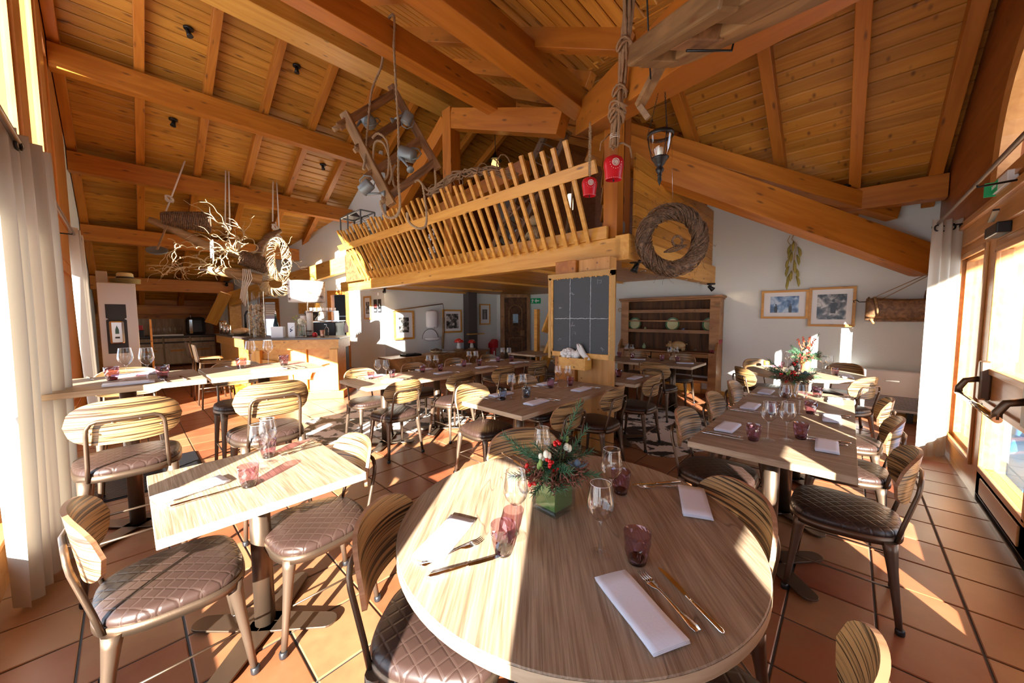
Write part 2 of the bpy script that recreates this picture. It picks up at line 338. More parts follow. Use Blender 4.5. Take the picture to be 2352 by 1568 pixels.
# ---- floor: grout bed + tiles
fl = obj('floor', MB().box(-.7, 9.6, -.95, 16.4, -.06, -.006), GROUT); tag(fl, kind='structure')
TP, TG = .3361, .009
cells = []
for i in range(-3, 30):
    for j in range(-3, 51):
        x0 = .119 + i*TP; y0 = -.159 + j*TP
        a0, a1, b0, b1 = max(x0+TG/2, XL), min(x0+TP-TG/2, 9.4), max(y0+TG/2, YR), min(y0+TP-TG/2, 16.2)
        if a1-a0 < .02 or b1-b0 < .02: continue
        c = Vector(((a0+a1)/2, (b0+b1)/2, 0)); d = c - Vector((0,0,EYE)); wd = d.dot(_F)
        vis = wd > .2 and abs(d.dot(_R)/wd) < 1.6 and abs(d.dot(_U)/wd) < 1.15
        cells.append((0 if vis else 1, d.length, a0, a1, b0, b1))
cells.sort()
def tmesh(w_, h_):
    k = (round(w_, 3), round(h_, 3))
    if k not in tmesh.c:
        m_ = MB(); e = .004; z0, z1 = -.012, 0
        m_.add([(-w_/2,-h_/2,z0),(w_/2,-h_/2,z0),(w_/2,h_/2,z0),(-w_/2,h_/2,z0),(-w_/2,-h_/2,z1-.003),(w_/2,-h_/2,z1-.003),(w_/2,h_/2,z1-.003),(-w_/2,h_/2,z1-.003),
                (-w_/2+e,-h_/2+e,z1),(w_/2-e,-h_/2+e,z1),(w_/2-e,h_/2-e,z1),(-w_/2+e,h_/2-e,z1)],
               [(0,1,5,4),(1,2,6,5),(2,3,7,6),(3,0,4,7),(4,5,9,8),(5,6,10,9),(6,7,11,10),(7,4,8,11),(8,9,10,11)])
        me = bpy.data.meshes.new('tile'); me.from_pydata(m_.v, [], m_.f); me.materials.append(TILE); me.update(); tmesh.c[k] = me
    return tmesh.c[k]
tmesh.c = {}
for c in cells[:300]:
    o = bpy.data.objects.new('tile', tmesh(c[3]-c[2], c[5]-c[4])); COL.objects.link(o); o.parent = fl
    o.location = ((c[2]+c[3])/2, (c[4]+c[5])/2, rnd.uniform(-.0006, .0006)); o.rotation_euler = (rnd.uniform(-.002,.002), rnd.uniform(-.002,.002), 0)
mb = MB()
for c in cells[300:]: mb.box(c[2], c[3], c[4], c[5], -.012, 0)
tag(obj('tile_field', mb, TILE, fl), kind='stuff')

# ---- roof planes
Z1, Z3, Z2, Z4, SL = 10.02, 3.05, 6.9, 2.28, .52
S1 = lambda y: Z1-SL*y
S3 = lambda y: Z3+SL*y
S2 = lambda x: Z2-SL*x
S4 = lambda x: Z4+SL*x
YRID = (Z1-Z3)/(2*SL); XRID = (Z2-Z4)/(2*SL)
V1 = (Z3-Z4)/SL           # x-y on valley 1
V2 = (Z2-Z3)/SL           # x+y on valley 2
YT = (S2(XRID)-Z3)/SL
deck = MB()
T = .06
def slab(poly, zf):
    vs = [(x, y, zf(x, y)+.022) for x, y in poly] + [(x, y, zf(x, y)+.022+T) for x, y in poly]; n = len(poly)
    deck.add(vs, [tuple(range(n))[::-1], tuple(range(n, 2*n))] + [(i,(i+1)%n,(i+1)%n+n,i+n) for i in range(n)])
slab([(-1.7,YRID),(9.8,YRID),(9.8,16.6),(-1.7,16.6)], lambda x,y: S1(y))  # runs past the left wall: unseen eave added to block high sun
slab([(-1.7,-1.0),(V1-1.0,-1.0),(XRID,YT),(XRID,YRID),(-1.7,YRID)], lambda x,y: S3(y))
slab([(XRID,YT),(V2+1.0,-1.0),(9.8,-1.0),(9.8,YRID),(XRID,YRID)], lambda x,y: S3(y))
slab([(V1-1.0,-1.0),(XRID,-1.0),(XRID,YT)], lambda x,y: S4(x))
slab([(XRID,-1.0),(V2+1.0,-1.0),(XRID,YT)], lambda x,y: S2(x))
ceil_ = obj('ceiling', deck, BEAMD); tag(ceil_, kind='structure')
PW = .15
def plank(axis, u, a, b, zf, mat):
    g = .006; e = .009
    if b-a < .05: return
    m_ = MB(); c = []
    for (t, dz) in ((u+g, e), (u+g+e, 0), (u+PW-g-e, 0), (u+PW-g, e)):
        c.append((t, zf(t)+dz))
    c += [(u+PW-g, zf(u+PW-g)+.024), (u+g, zf(u+g)+.024)]
    vs = [((a, t, z) if axis == 'x' else (t, a, z)) for t, z in c] + [((b, t, z) if axis == 'x' else (t, b, z)) for t, z in c]
    n = 6; m_.add(vs, [tuple(range(n)), tuple(range(n, 2*n))[::-1]] + [(i,i+n,(i+1)%n+n,(i+1)%n) for i in range(n)])
    obj('plank', m_, mat, ceil_)
y = YRID
while y < 16.2:
    plank('x', y, -.6, 9.5, S1, PLANK); y += PW
y = -.9
while y < YRID-.01:
    ym = y+PW/2
    if ym < YT: plank('x', y, -.6, ym+V1, S3, PLANK); plank('x', y, V2-ym, 9.5, S3, PLANK)
    else: plank('x', y, -.6, 9.5, S3, PLANK)
    y += PW
x = XRID
while x < V2+.8:
    plank('y', x, -.9, V2-x-PW/2, S2, PLANKY); x += PW
x = V1-.7
while x < XRID-.01:
    plank('y', x, -.9, x+PW/2-V1, S4, PLANKY); x += PW
# rafters
RW, RH = .12, .17
for k in range(-1, 9):
    x = -.47 + .85*k if k < 0 else .38+.85*k
    x = max(x, -.48)
    timber('rafter', (x, 6.9, S1(6.9)-RH/2), (x, min(15.9, 16.7-x), S1(min(15.9, 16.7-x))-RH/2), RW, RH, BEAM, ceil_)
    y0 = max(-.7, x-V1) if x < XRID else max(V2-x, -.7)
    if x < XRID: y0 = max(y0, -.7)
    timber('rafter', (x, y0-.02, S3(y0-.02)-RH/2), (x, 6.45, S3(6.45)-RH/2), RW, RH, BEAM, ceil_)
for y in (-.69, .03, .79, 1.72):
    timber('rafter', (XRID+.1, y, S2(XRID+.1)-RH/2), (min(7.4, V2-y), y, S2(min(7.4, V2-y))-RH/2), RW, RH, BEAM, ceil_)
for y in (-.3, .6, 1.5): timber('rafter', (y+V1+.15, y, S4(y+V1+.15)-RH/2), (XRID-.1, y, S4(XRID-.1)-RH/2), RW, RH, BEAM, ceil_)
# purlins and main beams
GP = 'purlins across the left roof slope'
for yy, zb, x1, lab in ((8.53, 5.04, 6.6, 'orange pine purlin highest on the left roof slope, just below the ridge'), (10.33, 4.1, 5.4, 'long pine purlin on the left slope that the driftwood yoke hangs from'),
                   (12.18, 3.15, 4.5, 'third pine purlin down, its sawn end free beside the white wall'), (13.98, 2.2, 2.35, 'lowest knotty purlin ending on the post above the kitchen')):
    timber('purlin', (-.54, yy, zb+.17), (x1, yy, zb+.17), .2, .34, BEAM, label=lab, cat='beam', group=GP, up=(0,0,1))
timber('wall_plate', (-.5, 15.3, 1.72), (2.6, 15.3, 1.72), .2, .26, BEAM, label='low wall plate beam above the kitchen worktop', cat='beam')
timber('ridge_beam', (-.5, 6.68, 6.16), (5.6, 6.68, 6.16), .5, .40, HONEY, label='pale knotty ridge beam at the top of the left slope', cat='beam')
timber('cross_beam', (-.5, 3.87, 4.535), (4.15, 3.87, 4.535), .2, .29, BEAM, label='long cross beam that the hanging hay rack rope is looped over', cat='beam')
timber('cross_beam', (-.5, 2.47, 4.01), (3.9, 2.47, 4.01), .22, .29, BEAM, label='thick cross beam ending against the valley beam over the blackboard post', cat='beam')
timber('valley_beam', (1.2, -.28, 2.48), (4.05, 2.50, 3.90), .26, .34, BEAM, label='heavy honey valley beam rising from the right wall to the post top', cat='beam')
timber('valley_rafter', (4.5, 2.45, 3.95), (7.25, -.38, 2.87), .16, .22, BEAM, label='upper valley rafter running above the long tie beam on the right', cat='beam')
timber('tie_beam', (4.25, 2.55, 3.72), (7.4, -.72, 2.18), .22, .40, BEAM, label='long knotty tie beam sloping down over the framed pictures', cat='beam')
timber('purlin', (6.92, .45, 3.03), (6.92, -.80, 3.03), .2, .28, BEAM, label='short purlin above the right hand curtain with a spotlight on it', cat='beam')
timber('sloping_beam', (2.25, 13.8, 2.02), (4.55, 10.4, 3.05), .18, .42, HONEY, label='sloping beam rising from the kitchen post in front of the white wall', cat='beam')
timber('kitchen_post', (2.35, 13.98, 0), (2.35, 13.98, 2.2), .3, .24, HONEYZ, label='square pine post beside the black kitchen tap', cat='post', up=(0,1,0))
timber('brace', (1.75, 13.9, 1.3), (2.1, 13.6, 2.2), .3, .06, PLANK, label='pale planed brace board beside the kitchen opening', cat='brace', up=(0,1,0))
# loft roof truss
tr = empty('loft_truss', (3.85, 4.95, 2.3), label='pine truss of post, tie and strut standing on the loft', cat='truss')
def tl(nm, a, b, w_, h_, m=BEAM, up=(0,0,1)):
    off = Vector((3.85, 4.95, 2.3)); timber(nm, Vector(a)-off, Vector(b)-off, w_, h_, m, tr, up=up)
tl('post', (3.85,4.95,2.3), (3.85,4.95,4.85), .2, .22, up=(0,1,0)); tl('tie', (3.85,4.87,4.68), (3.85,2.7,3.86), .18, .3); tl('strut', (3.85,5.05,4.70), (3.85,7.9,2.85), .16, .26)
tl('rail', (3.85,3.3,3.5), (3.85,8.0,3.02), .14, .2)

# ---- walls
def roofz(x, y):
    a = min(S1(y), S3(y)); b = min(S2(x), S4(x)); return max(a, b)
def wallstrip(name, pts, z0, mat, t=.12, side=1, cat='structure', extra=.0, n=24, parent=None):
    (x0,y0),(x1,y1) = pts; d = Vector((x1-x0, y1-y0, 0)).normalized(); nrm = Vector((-d.y, d.x, 0))*side*t
    bot = []; top = []
    m_ = MB(); vs = []
    for i in range(n+1):
        f = i/n; x = x0+(x1-x0)*f; y = y0+(y1-y0)*f; zt = roofz(x, y)+.03+extra
        vs += [(x,y,z0),(x,y,zt),(x+nrm.x,y+nrm.y,zt),(x+nrm.x,y+nrm.y,z0)]
    fs = []
    for i in range(n):
        a = i*4; b = a+4
        fs += [(a,b,b+1,a+1),(a+1,b+1,b+2,a+2),(a+2,b+2,b+3,a+3),(a+3,b+3,b,a)]
    fs += [(0,1,2,3),(n*4,n*4+3,n*4+2,n*4+1)]
    m_.add(vs, fs); o = obj(name, m_, mat, parent)
    if not parent: tag(o, kind=cat)
    return o
# left wall: timber glazing with openings
def wallgrid(name, axis, pos, t, ys, zs, openf, topf, mat, kind='structure'):
    """solid cells of a wall in the plane axis=pos, leaving out cells where openf(yc,zc)"""
    m_ = MB()
    for i in range(len(ys)-1):
        for j in range(len(zs)-1):
            y0, y1, z0, z1 = ys[i], ys[i+1], zs[j], zs[j+1]
            if openf((y0+y1)/2, (z0+z1)/2): continue
            nn = max(1, int((y1-y0)/.4)) if j == len(zs)-2 else 1
            for k in range(nn):
                a = y0+(y1-y0)*k/nn; b = y0+(y1-y0)*(k+1)/nn
                za, zb = (topf(a), topf(b)) if j == len(zs)-2 else (z1, z1)
                if min(za, zb) <= z0: 
                    za = max(za, z0+.001); zb = max(zb, z0+.001)
                q = [(a,z0),(b,z0),(b,zb),(a,za)]
                if axis == 'x': vs = [(pos, p, z) for p, z in q] + [(pos+t, p, z) for p, z in q]
                else: vs = [(p, pos, z) for p, z in q] + [(p, pos+t, z) for p, z in q]
                m_.add(vs, [(0,1,2,3),(4,7,6,5),(0,4,5,1),(1,5,6,2),(2,6,7,3),(3,7,4,0)])
    return tag(obj(name, m_, mat), kind=kind)
LOW = [(-.37,.2),(.33,1.6),(1.68,3.5),(3.62,5.5),(6.0,7.5)]
UP = [(4.5,5.78),(6.25,7.6),(8.05,8.4)]
ys = sorted(set([-.81, 10.0] + [v for p in LOW for v in p] + [v for p in UP for v in p]))
lt = lambda y: roofz(XL, y)+.03
def ltop(a): return 1.62 if a < 0 else 2.12
def lopen(y, z):
    if .3 < z < 2.12 and any(a < y < b and z < ltop(a) for a, b in LOW): return True
    return False
wallgrid('wall_left', 'x', XL, -.14, ys, [0, .3, 1.62, 2.12, 3.02, 20], lambda y,z: lopen(y,z) or (z > 3.02 and any(a < y < b for a, b in UP)), lt, FRAMEW)
m_ = MB()   # raked heads over the upper panes
for a, b in UP:
    for i in range(6):
        p = a+(b-a)*i/6; q = a+(b-a)*(i+1)/6
        vs = [(XL,p,lt(p)-.55),(XL,q,lt(q)-.55),(XL,q,lt(q)),(XL,p,lt(p))]; vs += [(XL-.12,y_,z_) for _,y_,z_ in vs]
        m_.add(vs, [(0,1,2,3),(4,7,6,5),(0,4,5,1),(2,6,7,3),(1,5,6,2),(3,7,4,0)])
tag(obj('trim_1', m_, FRAMEW), kind='structure')
wn = 0
def pane(name, axis, pos, a, b, z0, z1f, mat=GLASS, fr=.05, fm=FRAMEW, parent=None, ft=.05):
    """window: glazing bead frame with a pane"""
    global wn
    if parent is None:
        wn += 1; name = 'window_%d' % wn
    zz = z1f if callable(z1f) else (lambda p: z1f)
    P_ = (lambda p, z, o=0: (pos+o, p, z)) if axis == 'x' else (lambda p, z, o=0: (p, pos+o, z))
    m_ = MB(); n = 5
    def strip(q):
        vs = [P_(p, z, -ft/2) for p, z in q] + [P_(p, z, ft/2) for p, z in q]
        m_.add(vs, [(0,1,2,3),(4,7,6,5),(0,4,5,1),(1,5,6,2),(2,6,7,3),(3,7,4,0)])
    strip([(a,z0),(b,z0),(b,z0+fr),(a,z0+fr)]); strip([(a,z0+fr),(a+fr,z0+fr),(a+fr,zz(a+fr)),(a,zz(a))]); strip([(b-fr,z0+fr),(b,z0+fr),(b,zz(b)),(b-fr,zz(b-fr))])
    for i in range(n):
        p = a+fr+(b-a-2*fr)*i/n; q = a+fr+(b-a-2*fr)*(i+1)/n; strip([(p,zz(p)-fr),(q,zz(q)-fr),(q,zz(q)),(p,zz(p))])
    o = obj(name, m_, fm, parent)
    if parent is None: tag(o, kind='structure')
    g = MB(); vs = []
    for i in range(n+1):
        p = a+fr+(b-a-2*fr)*i/n; vs += [P_(p, z0+fr), P_(p, zz(p)-fr)]
    g.add(vs, [(2*i,2*i+2,2*i+3,2*i+1) for i in range(n)]); obj('pane', g, mat, o)
    return o
for a, b in LOW: pane('', 'x', XL-.05, a, b, .3, ltop(a), fr=.05 if a > 3 else .012)
for a, b in UP: pane('', 'x', XL-.05, a, b, 3.02, lambda p: lt(p)-.54)
tag(obj('wall_left_plaster', MB().prism([(10.0,0),(16.2,0),(16.2,S1(16.2)+.03),(10.0,S1(10.0)+.03)], XL-.14, XL, ax='x'), WHITE), kind='structure')
bpy.data.objects['wall_left_plaster'].name = 'wall_left'
tag(obj('trim_2', MB().box(XL, XL+.035, -.8, 9.9, 2.12, 2.26).box(XL, XL+.05, -.8, 9.9, 2.26, 2.30).box(XL, XL+.03, -.8, 9.9, 3.0-.12, 3.0).box(XL, XL+.03, -.8, 9.9, 0, .22).box(XL, XL+.05, -.8, 9.9, .28, .31), FRAMEX), kind='structure')

# right wall
RGL = [(-.37,.06),(.64,1.05),(1.66,1.88),(1.89,2.27),(2.40,3.20),(3.42,4.66),(4.86,5.84),(5.97,6.38)]
xs = sorted(set([-.69, 3.42, 7.5] + [v for p in RGL for v in p] + [2.7, 4.8]))
AC, AZ, AR = 3.75, 2.52, 1.0
def rtop(a): return 1.48 if a < 2.3 else 2.05
def rbot(a): return 1.05 if a < 1.8 else .22
def ropen(x, z): return any(a < x < b and rbot(a) < z < rtop(a) for a, b in RGL)
wallgrid('wall_right', 'y', YR, -.14, sorted(set([-.69,7.5]+[v for p in RGL for v in p])), [-.0, .22, 1.05, 1.48, 2.05, 2.30], ropen, lambda p: 2.30, FRAMEX)
m_ = MB()     # boarded upper wall with the arched opening
def upz(x): return roofz(x, YR)+.04
x = -.69
while x < 7.5:
    x1 = min(x+.1, 7.5); zt0, zt1 = upz(x), upz(x1)
    def arch(q):
        d = abs(q-AC); return AZ+math.sqrt(AR*AR-d*d) if d < AR else None
    if AC-AR-.001 < x and x1 < AC+AR+.001:
        a0 = arch(x) or AZ; a1 = arch(x1) or AZ
        for q in ([(x,2.30),(x1,2.30),(x1,AZ),(x,AZ)], [(x,a0),(x1,a1),(x1,zt1),(x,zt0)]):
            vs = [(p,YR,z) for p, z in q]+[(p,YR-.12,z) for p, z in q]; m_.add(vs, [(0,1,2,3),(4,7,6,5),(0,4,5,1),(2,6,7,3),(1,5,6,2),(3,7,4,0)])
    else:
        q = [(x,2.30),(x1,2.30),(x1,zt1),(x,zt0)]; vs = [(p,YR,z) for p, z in q]+[(p,YR-.12,z) for p, z in q]; m_.add(vs, [(0,1,2,3),(4,7,6,5),(0,4,5,1),(2,6,7,3),(1,5,6,2),(3,7,4,0)])
    x = x1
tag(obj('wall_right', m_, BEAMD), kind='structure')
aw = MB(); n = 28
pts = [(AC+AR*math.cos(PI*i/n), YR+.03, AZ+AR*math.sin(PI*i/n)) for i in range(n+1)]
for i in range(n):
    a, b = Vector(pts[i]), Vector(pts[i+1]); ca = Vector((AC, YR+.03, AZ)); ia = ca+(a-ca)*.9; ib = ca+(b-ca)*.9; oa = ca+(a-ca)*1.08; ob = ca+(b-ca)*1.08
    vs = [ia, ib, ob, oa]; vs += [v-Vector((0,.1,0)) for v in vs]; aw.add(vs, [(0,1,2,3),(4,7,6,5),(0,4,5,1),(2,6,7,3)])
aw.box(AC-AR*1.08, AC+AR*1.08, YR-.07, YR+.03, AZ-.09, AZ+.0)
o = tag(obj('window_20', aw, FRAMEX), kind='structure')
g = MB(); vs = [(AC, YR-.02, AZ)] + [(AC+AR*.92*math.cos(PI*i/n), YR-.02, AZ+AR*.92*math.sin(PI*i/n)) for i in range(n+1)]; g.add(vs, [(0,i,i+1) for i in range(1, n+1)]); obj('pane', g, GLASS, o)
for a, b in RGL:
    if a < 3.2 or a > 4.7: pane('', 'y', YR-.05, a, b, rbot(a), rtop(a), fm=FRAMEX, fr=.05 if a > 4 else .012)
# glazed door in view
dr = obj('door_1', MB().box(3.42, 4.66, YR-.07, YR-.0, .03, .26).box(3.42, 4.66, YR-.07, YR, .79, 1.04).box(3.42, 4.66, YR-.07, YR, 1.97, 2.05).box(3.42, 3.52, YR-.07, YR, .26, 1.97).box(4.56, 4.66, YR-.07, YR, .26, 1.97), FRAMEX, bevel=.006); tag(dr, kind='structure')
obj('pane', MB().add([(3.52,YR-.035,.26),(4.56,YR-.035,.26),(4.56,YR-.035,.79),(3.52,YR-.035,.79)], [(0,1,2,3)]), GLASS, dr)
obj('pane', MB().add([(3.52,YR-.035,1.04),(4.56,YR-.035,1.04),(4.56,YR-.035,1.97),(3.52,YR-.035,1.97)], [(0,1,2,3)]), GLASS, dr)
bd = MB()
for z0, z1 in ((.26,.79),(1.04,1.97)):
    bd.box(3.50, 3.545, YR-.005, YR+.02, z0, z1).box(4.535, 4.58, YR-.005, YR+.02, z0, z1).box(3.5, 4.58, YR-.005, YR+.02, z0-.02, z0+.025).box(3.5, 4.58, YR-.005, YR+.02, z1-.025, z1+.02)
obj('glazing_bead', bd, FRAMEX, dr, bevel=.006); obj('kick_panel', MB().box(3.62, 4.5, YR, YR+.012, .07, .2), FRAMEX, dr, bevel=.005)
pb = empty('panic_bar', (0,0,0), label='grey panic push bar across the middle of the glazed wooden door', cat='door bar')
for x in (3.48, 4.5): obj('bracket', MB().prism([(-.045,-.14),(.045,-.14),(.05,.02),(.03,.16),(-.03,.16),(-.05,.02)], 0, .06, ax='y'), BRONZE, pb, loc=(x, YR+.0, .96), bevel=.012); 
for x in (3.48, 4.5): obj('arm', MB().tube([(x, YR+.05, .98),(x, YR+.12, .96),(x, YR+.15, .90),(x,YR+.15,.86)], .022, 10), BRONZE, pb)
obj('bar', MB().tube([(3.46, YR+.15, .86),(4.52, YR+.15, .86)], .02, 14), CHROME, pb)
dc = empty('door_closer', (0,0,0), label='black door closer at the top of the glazed door', cat='door closer')
obj('body', MB().box(4.3, 4.62, YR, YR+.07, 2.06, 2.14), BLACKM, dc, bevel=.008); obj('arm', MB().bar((4.4, YR+.08, 2.16), (4.05, YR+.12, 2.18), .03, .012), BLACKM, dc)
tag(obj('trim_3', MB().box(-.6, 7.4, YR, YR+.03, 2.14, 2.30).box(-.6, 7.4, YR, YR+.06, 2.30, 2.34).box(-.6, 7.4, YR, YR+.045, 2.34, 2.38), FRAMEX, bevel=.006), kind='structure')
tag(obj('trim_4', MB().box(-.6, 7.4, YR, YR+.03, 0, .035), STEEL), kind='structure')
bd = MB()
for a, b in ((4.86,5.84),(5.97,6.38),(2.6,3.2)):
    bd.box(a-.02, a+.03, YR, YR+.02, .2, 2.07).box(b-.03, b+.02, YR, YR+.02, .2, 2.07).box(a, b, YR, YR+.02, .2, .25).box(a, b, YR, YR+.02, 2.02, 2.07)
tag(obj('trim_5', bd, FRAMEW, bevel=.006), kind='structure')

# white walls
wallstrip('wall_far', [(XF, YR-.1), (XF, 4.3)], 0, WHITE, .15, -1)
tag(obj('wall_back', MB().box(4.62, 8.55, 8.6, 8.72, 0, 2.24), WHITE), kind='structure')
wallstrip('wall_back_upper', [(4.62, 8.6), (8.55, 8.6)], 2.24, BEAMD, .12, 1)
wallstrip('wall_side', [(4.5, 8.6), (4.5, 10.75)], 0, WHITE, .12, -1)
wallstrip('wall_recess', [(9.4, 4.2), (9.4, 8.0)], 0, WHITE, .12, -1)
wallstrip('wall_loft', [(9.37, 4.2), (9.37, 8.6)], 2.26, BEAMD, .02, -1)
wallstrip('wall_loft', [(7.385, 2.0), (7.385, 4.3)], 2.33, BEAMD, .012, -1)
tag(obj('wall_divider', MB().box(XF, 9.5, 4.2, 4.3, 0, 2.25), WHITE), kind='structure')
wallstrip('wall_loft', [(7.4, 4.28), (9.4, 4.28)], 2.25, BEAMD, .03, 1)
tag(obj('wall_corner', MB().bar((8.5,8.64,1.1), (9.45,7.93,1.1), .1, 2.2), WHITE), kind='structure')
wallstrip('wall_upper', [(8.5, 8.6), (9.4, 8.6)], 2.1, WHITE, .12, 1)
tag(obj('wall_pillar', MB().box(7.05, 7.38, 8.35, 8.6, 0, 2.2), DGREY), kind='structure')
# diagonal kitchen wall with two openings
DA, DBv = Vector((4.5,10.75,0)), Vector((2.2,14.4,0)); DD = (DBv-DA).normalized(); DN = Vector((DD.y,-DD.x,0)); 
if DN.dot(Vector((1,1,0))) < 0: DN = -DN
def dwall(m_, s0, s1, z0, z1, t=.12, o=0):
    a = DA+DD*s0+DN*o; b = DA+DD*s1+DN*o; za = z1 if z1 else roofz(a.x, a.y)+.05; zb = z1 if z1 else roofz(b.x, b.y)+.05
    vs = [(a.x,a.y,z0),(b.x,b.y,z0),(b.x,b.y,zb),(a.x,a.y,za)]; vs += [(x+DN.x*t, y+DN.y*t, z) for x, y, z in vs]
    m_.add(vs, [(0,1,2,3),(4,7,6,5),(0,4,5,1),(1,5,6,2),(2,6,7,3),(3,7,4,0)])
m_ = MB()
for s0, s1, z0 in ((-.15,.0,0),(0,.62,2.15),(.62,2.4,0),(2.4,3.05,1.95),(3.05,4.6,0)): dwall(m_, s0, s1, z0, None)
tag(obj('wall_kitchen', m_, WHITE), kind='structure')
for nm, s0, s1, zt in (('door_2',.0,.62,2.15),('door_3',2.4,3.05,1.95)):
    m_ = MB(); dwall(m_, s0-.05, s0+.07, 0, zt, .16, -.03); dwall(m_, s1-.07, s1+.05, 0, zt, .16, -.03); dwall(m_, s0-.05, s1+.05, zt-.02, zt+.1, .16, -.03)
    tag(obj(nm, m_, BEAM), kind='structure')
# kitchen room beyond the diagonal wall
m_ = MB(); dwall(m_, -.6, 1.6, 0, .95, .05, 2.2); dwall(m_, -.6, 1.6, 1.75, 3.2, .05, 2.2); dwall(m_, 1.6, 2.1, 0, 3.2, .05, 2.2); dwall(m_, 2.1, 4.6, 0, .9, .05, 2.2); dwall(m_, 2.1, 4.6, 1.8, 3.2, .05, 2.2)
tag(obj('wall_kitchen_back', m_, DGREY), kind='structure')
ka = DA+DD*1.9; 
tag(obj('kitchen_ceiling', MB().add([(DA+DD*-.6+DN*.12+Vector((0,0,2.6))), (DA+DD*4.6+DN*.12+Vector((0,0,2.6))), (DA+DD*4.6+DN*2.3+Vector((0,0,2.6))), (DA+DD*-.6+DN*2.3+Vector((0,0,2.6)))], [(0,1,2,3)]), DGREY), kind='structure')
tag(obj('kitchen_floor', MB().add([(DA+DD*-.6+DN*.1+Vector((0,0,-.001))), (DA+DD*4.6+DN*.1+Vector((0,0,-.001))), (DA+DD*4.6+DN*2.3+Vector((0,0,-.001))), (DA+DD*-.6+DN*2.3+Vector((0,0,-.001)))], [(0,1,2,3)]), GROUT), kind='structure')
ksh = empty('steel_shelf', (0,0,0), label='steel kitchen shelving seen through the open kitchen door', cat='shelf')
for z in (.5, .88, 1.5):
    a = DA+DD*.0+DN*1.3; b = DA+DD*1.3+DN*1.3; obj('shelf', MB().bar(a+Vector((0,0,z)), b+Vector((0,0,z)), .45, .03), STEEL, ksh)
for s in (0, 1.3):
    a = DA+DD*s+DN*1.3; obj('upright', MB().bar(a, a+Vector((0,0,1.6)), .04, .04), STEEL, ksh)
# kitchen end wall behind the wall plate
tag(obj('wall_end', MB().box(-.7, 2.6, 15.4, 15.5, 0, 2.3), BEAM), kind='structure')
tag(obj('wall_end_side', MB().bar((2.2,14.4,1.2), (2.75,15.5,1.2), .1, 2.4), WHITE), kind='structure')
bpy.data.objects['wall_end_side'].name = 'wall_end'
tag(obj('baseboard_far', MB().box(XF-.05, XF, 2.0, 4.25, 0, .2), HONEY), kind='structure')
tag(obj('baseboard_far', MB().box(XF-.02, XF, -.8, 2.0, 0, .09), HONEY), kind='structure')
tag(obj('baseboard_back', MB().box(4.5, 8.5, 8.57, 8.6, 0, .1), HONEY), kind='structure')

# ---- outside: snowy ground, terrace and porch
SNOW = plain('snow ground', (.55,.57,.60), .9)
STONE = plain('terrace paving', (.16,.15,.145), .8)
tag(obj('outside_ground', MB().box(-40, 40, -40, 40, -.5, -.35), SNOW), kind='structure')
tag(obj('terrace', MB().box(-4, 14, -6.5, -.96, -.2, -.05), STONE), kind='structure')
m_ = MB(); m_.add([(-2.5,-.96,4.55),(12,-.96,4.2),(12,-4.2,3.95),(-2.5,-4.2,4.0)]+[(-2.5,-.96,4.7),(12,-.96,4.35),(12,-4.2,4.1),(-2.5,-4.2,4.15)], [(0,3,2,1),(4,5,6,7),(0,1,5,4),(1,2,6,5),(2,3,7,6),(3,0,4,7)])
tag(obj('porch_roof', m_, PLANK), kind='structure')
oh = empty('chalet', (11, -3.5, 0), label='wood clad chalet outside the glazed door', cat='building')
obj('wall', MB().box(9.5, 13, -6, -1.5, -.3, 3.0), plain('chalet wall', (.22,.09,.045), .7), oh); oh.location = (0,0,0)
obj('roof', MB().prism([(-6.4,3.0),(-1.1,3.0),(-3.75,4.6)], 9.1, 13.4, ax='x'), plain('snowy roof', (.4,.4,.43), .8), oh)
for y in (-4.9, -3.2): obj('window', MB().box(9.46, 9.5, y, y+.9, .9, 2.0), plain('chalet window', (.25,.30,.34), .15), oh)
tp = MB(); r2 = random.Random(3)
tp.grid(lambda u, v: (5.1+2.6*u+.1*math.sin(9*v), -2.2+1.05*v, -.05+(max(0,math.sin(PI*u))**.5)*(max(0,math.sin(PI*v))**.5)*(.42+.14*math.sin(23*u+11*v)*math.cos(17*v)+.05*math.sin(41*u-13*v))), 60, 26)
tag(obj('tarpaulin', tp, plain('blue tarpaulin', (.05,.25,.62), .4)), 'crumpled blue tarpaulin heap on the terrace outside the door', 'tarpaulin')
for i, x in enumerate((4.3, 9.0)): timber('porch_post', (x, -4.1, -.1), (x, -4.1, 4.0), .14, .14, FRAMEW, label=('square wooden porch post outside the glazed door', 'far wooden porch post in front of the chalet')[i], cat='post', up=(0,1,0))
bl = empty('bench_outside', (0,0,0), label='wooden terrace bench outside behind the door glass', cat='bench')
obj('seat', MB().box(7.0, 8.6, -2.9, -2.4, .38, .44), OLDL, bl); obj('backrest', MB().box(7.0, 8.6, -2.95, -2.9, .55, .9), OLDL, bl)
for x in (7.1, 8.5): obj('leg', MB().box(x-.04, x+.04, -2.9, -2.45, -.05, .4), OLDL, bl)
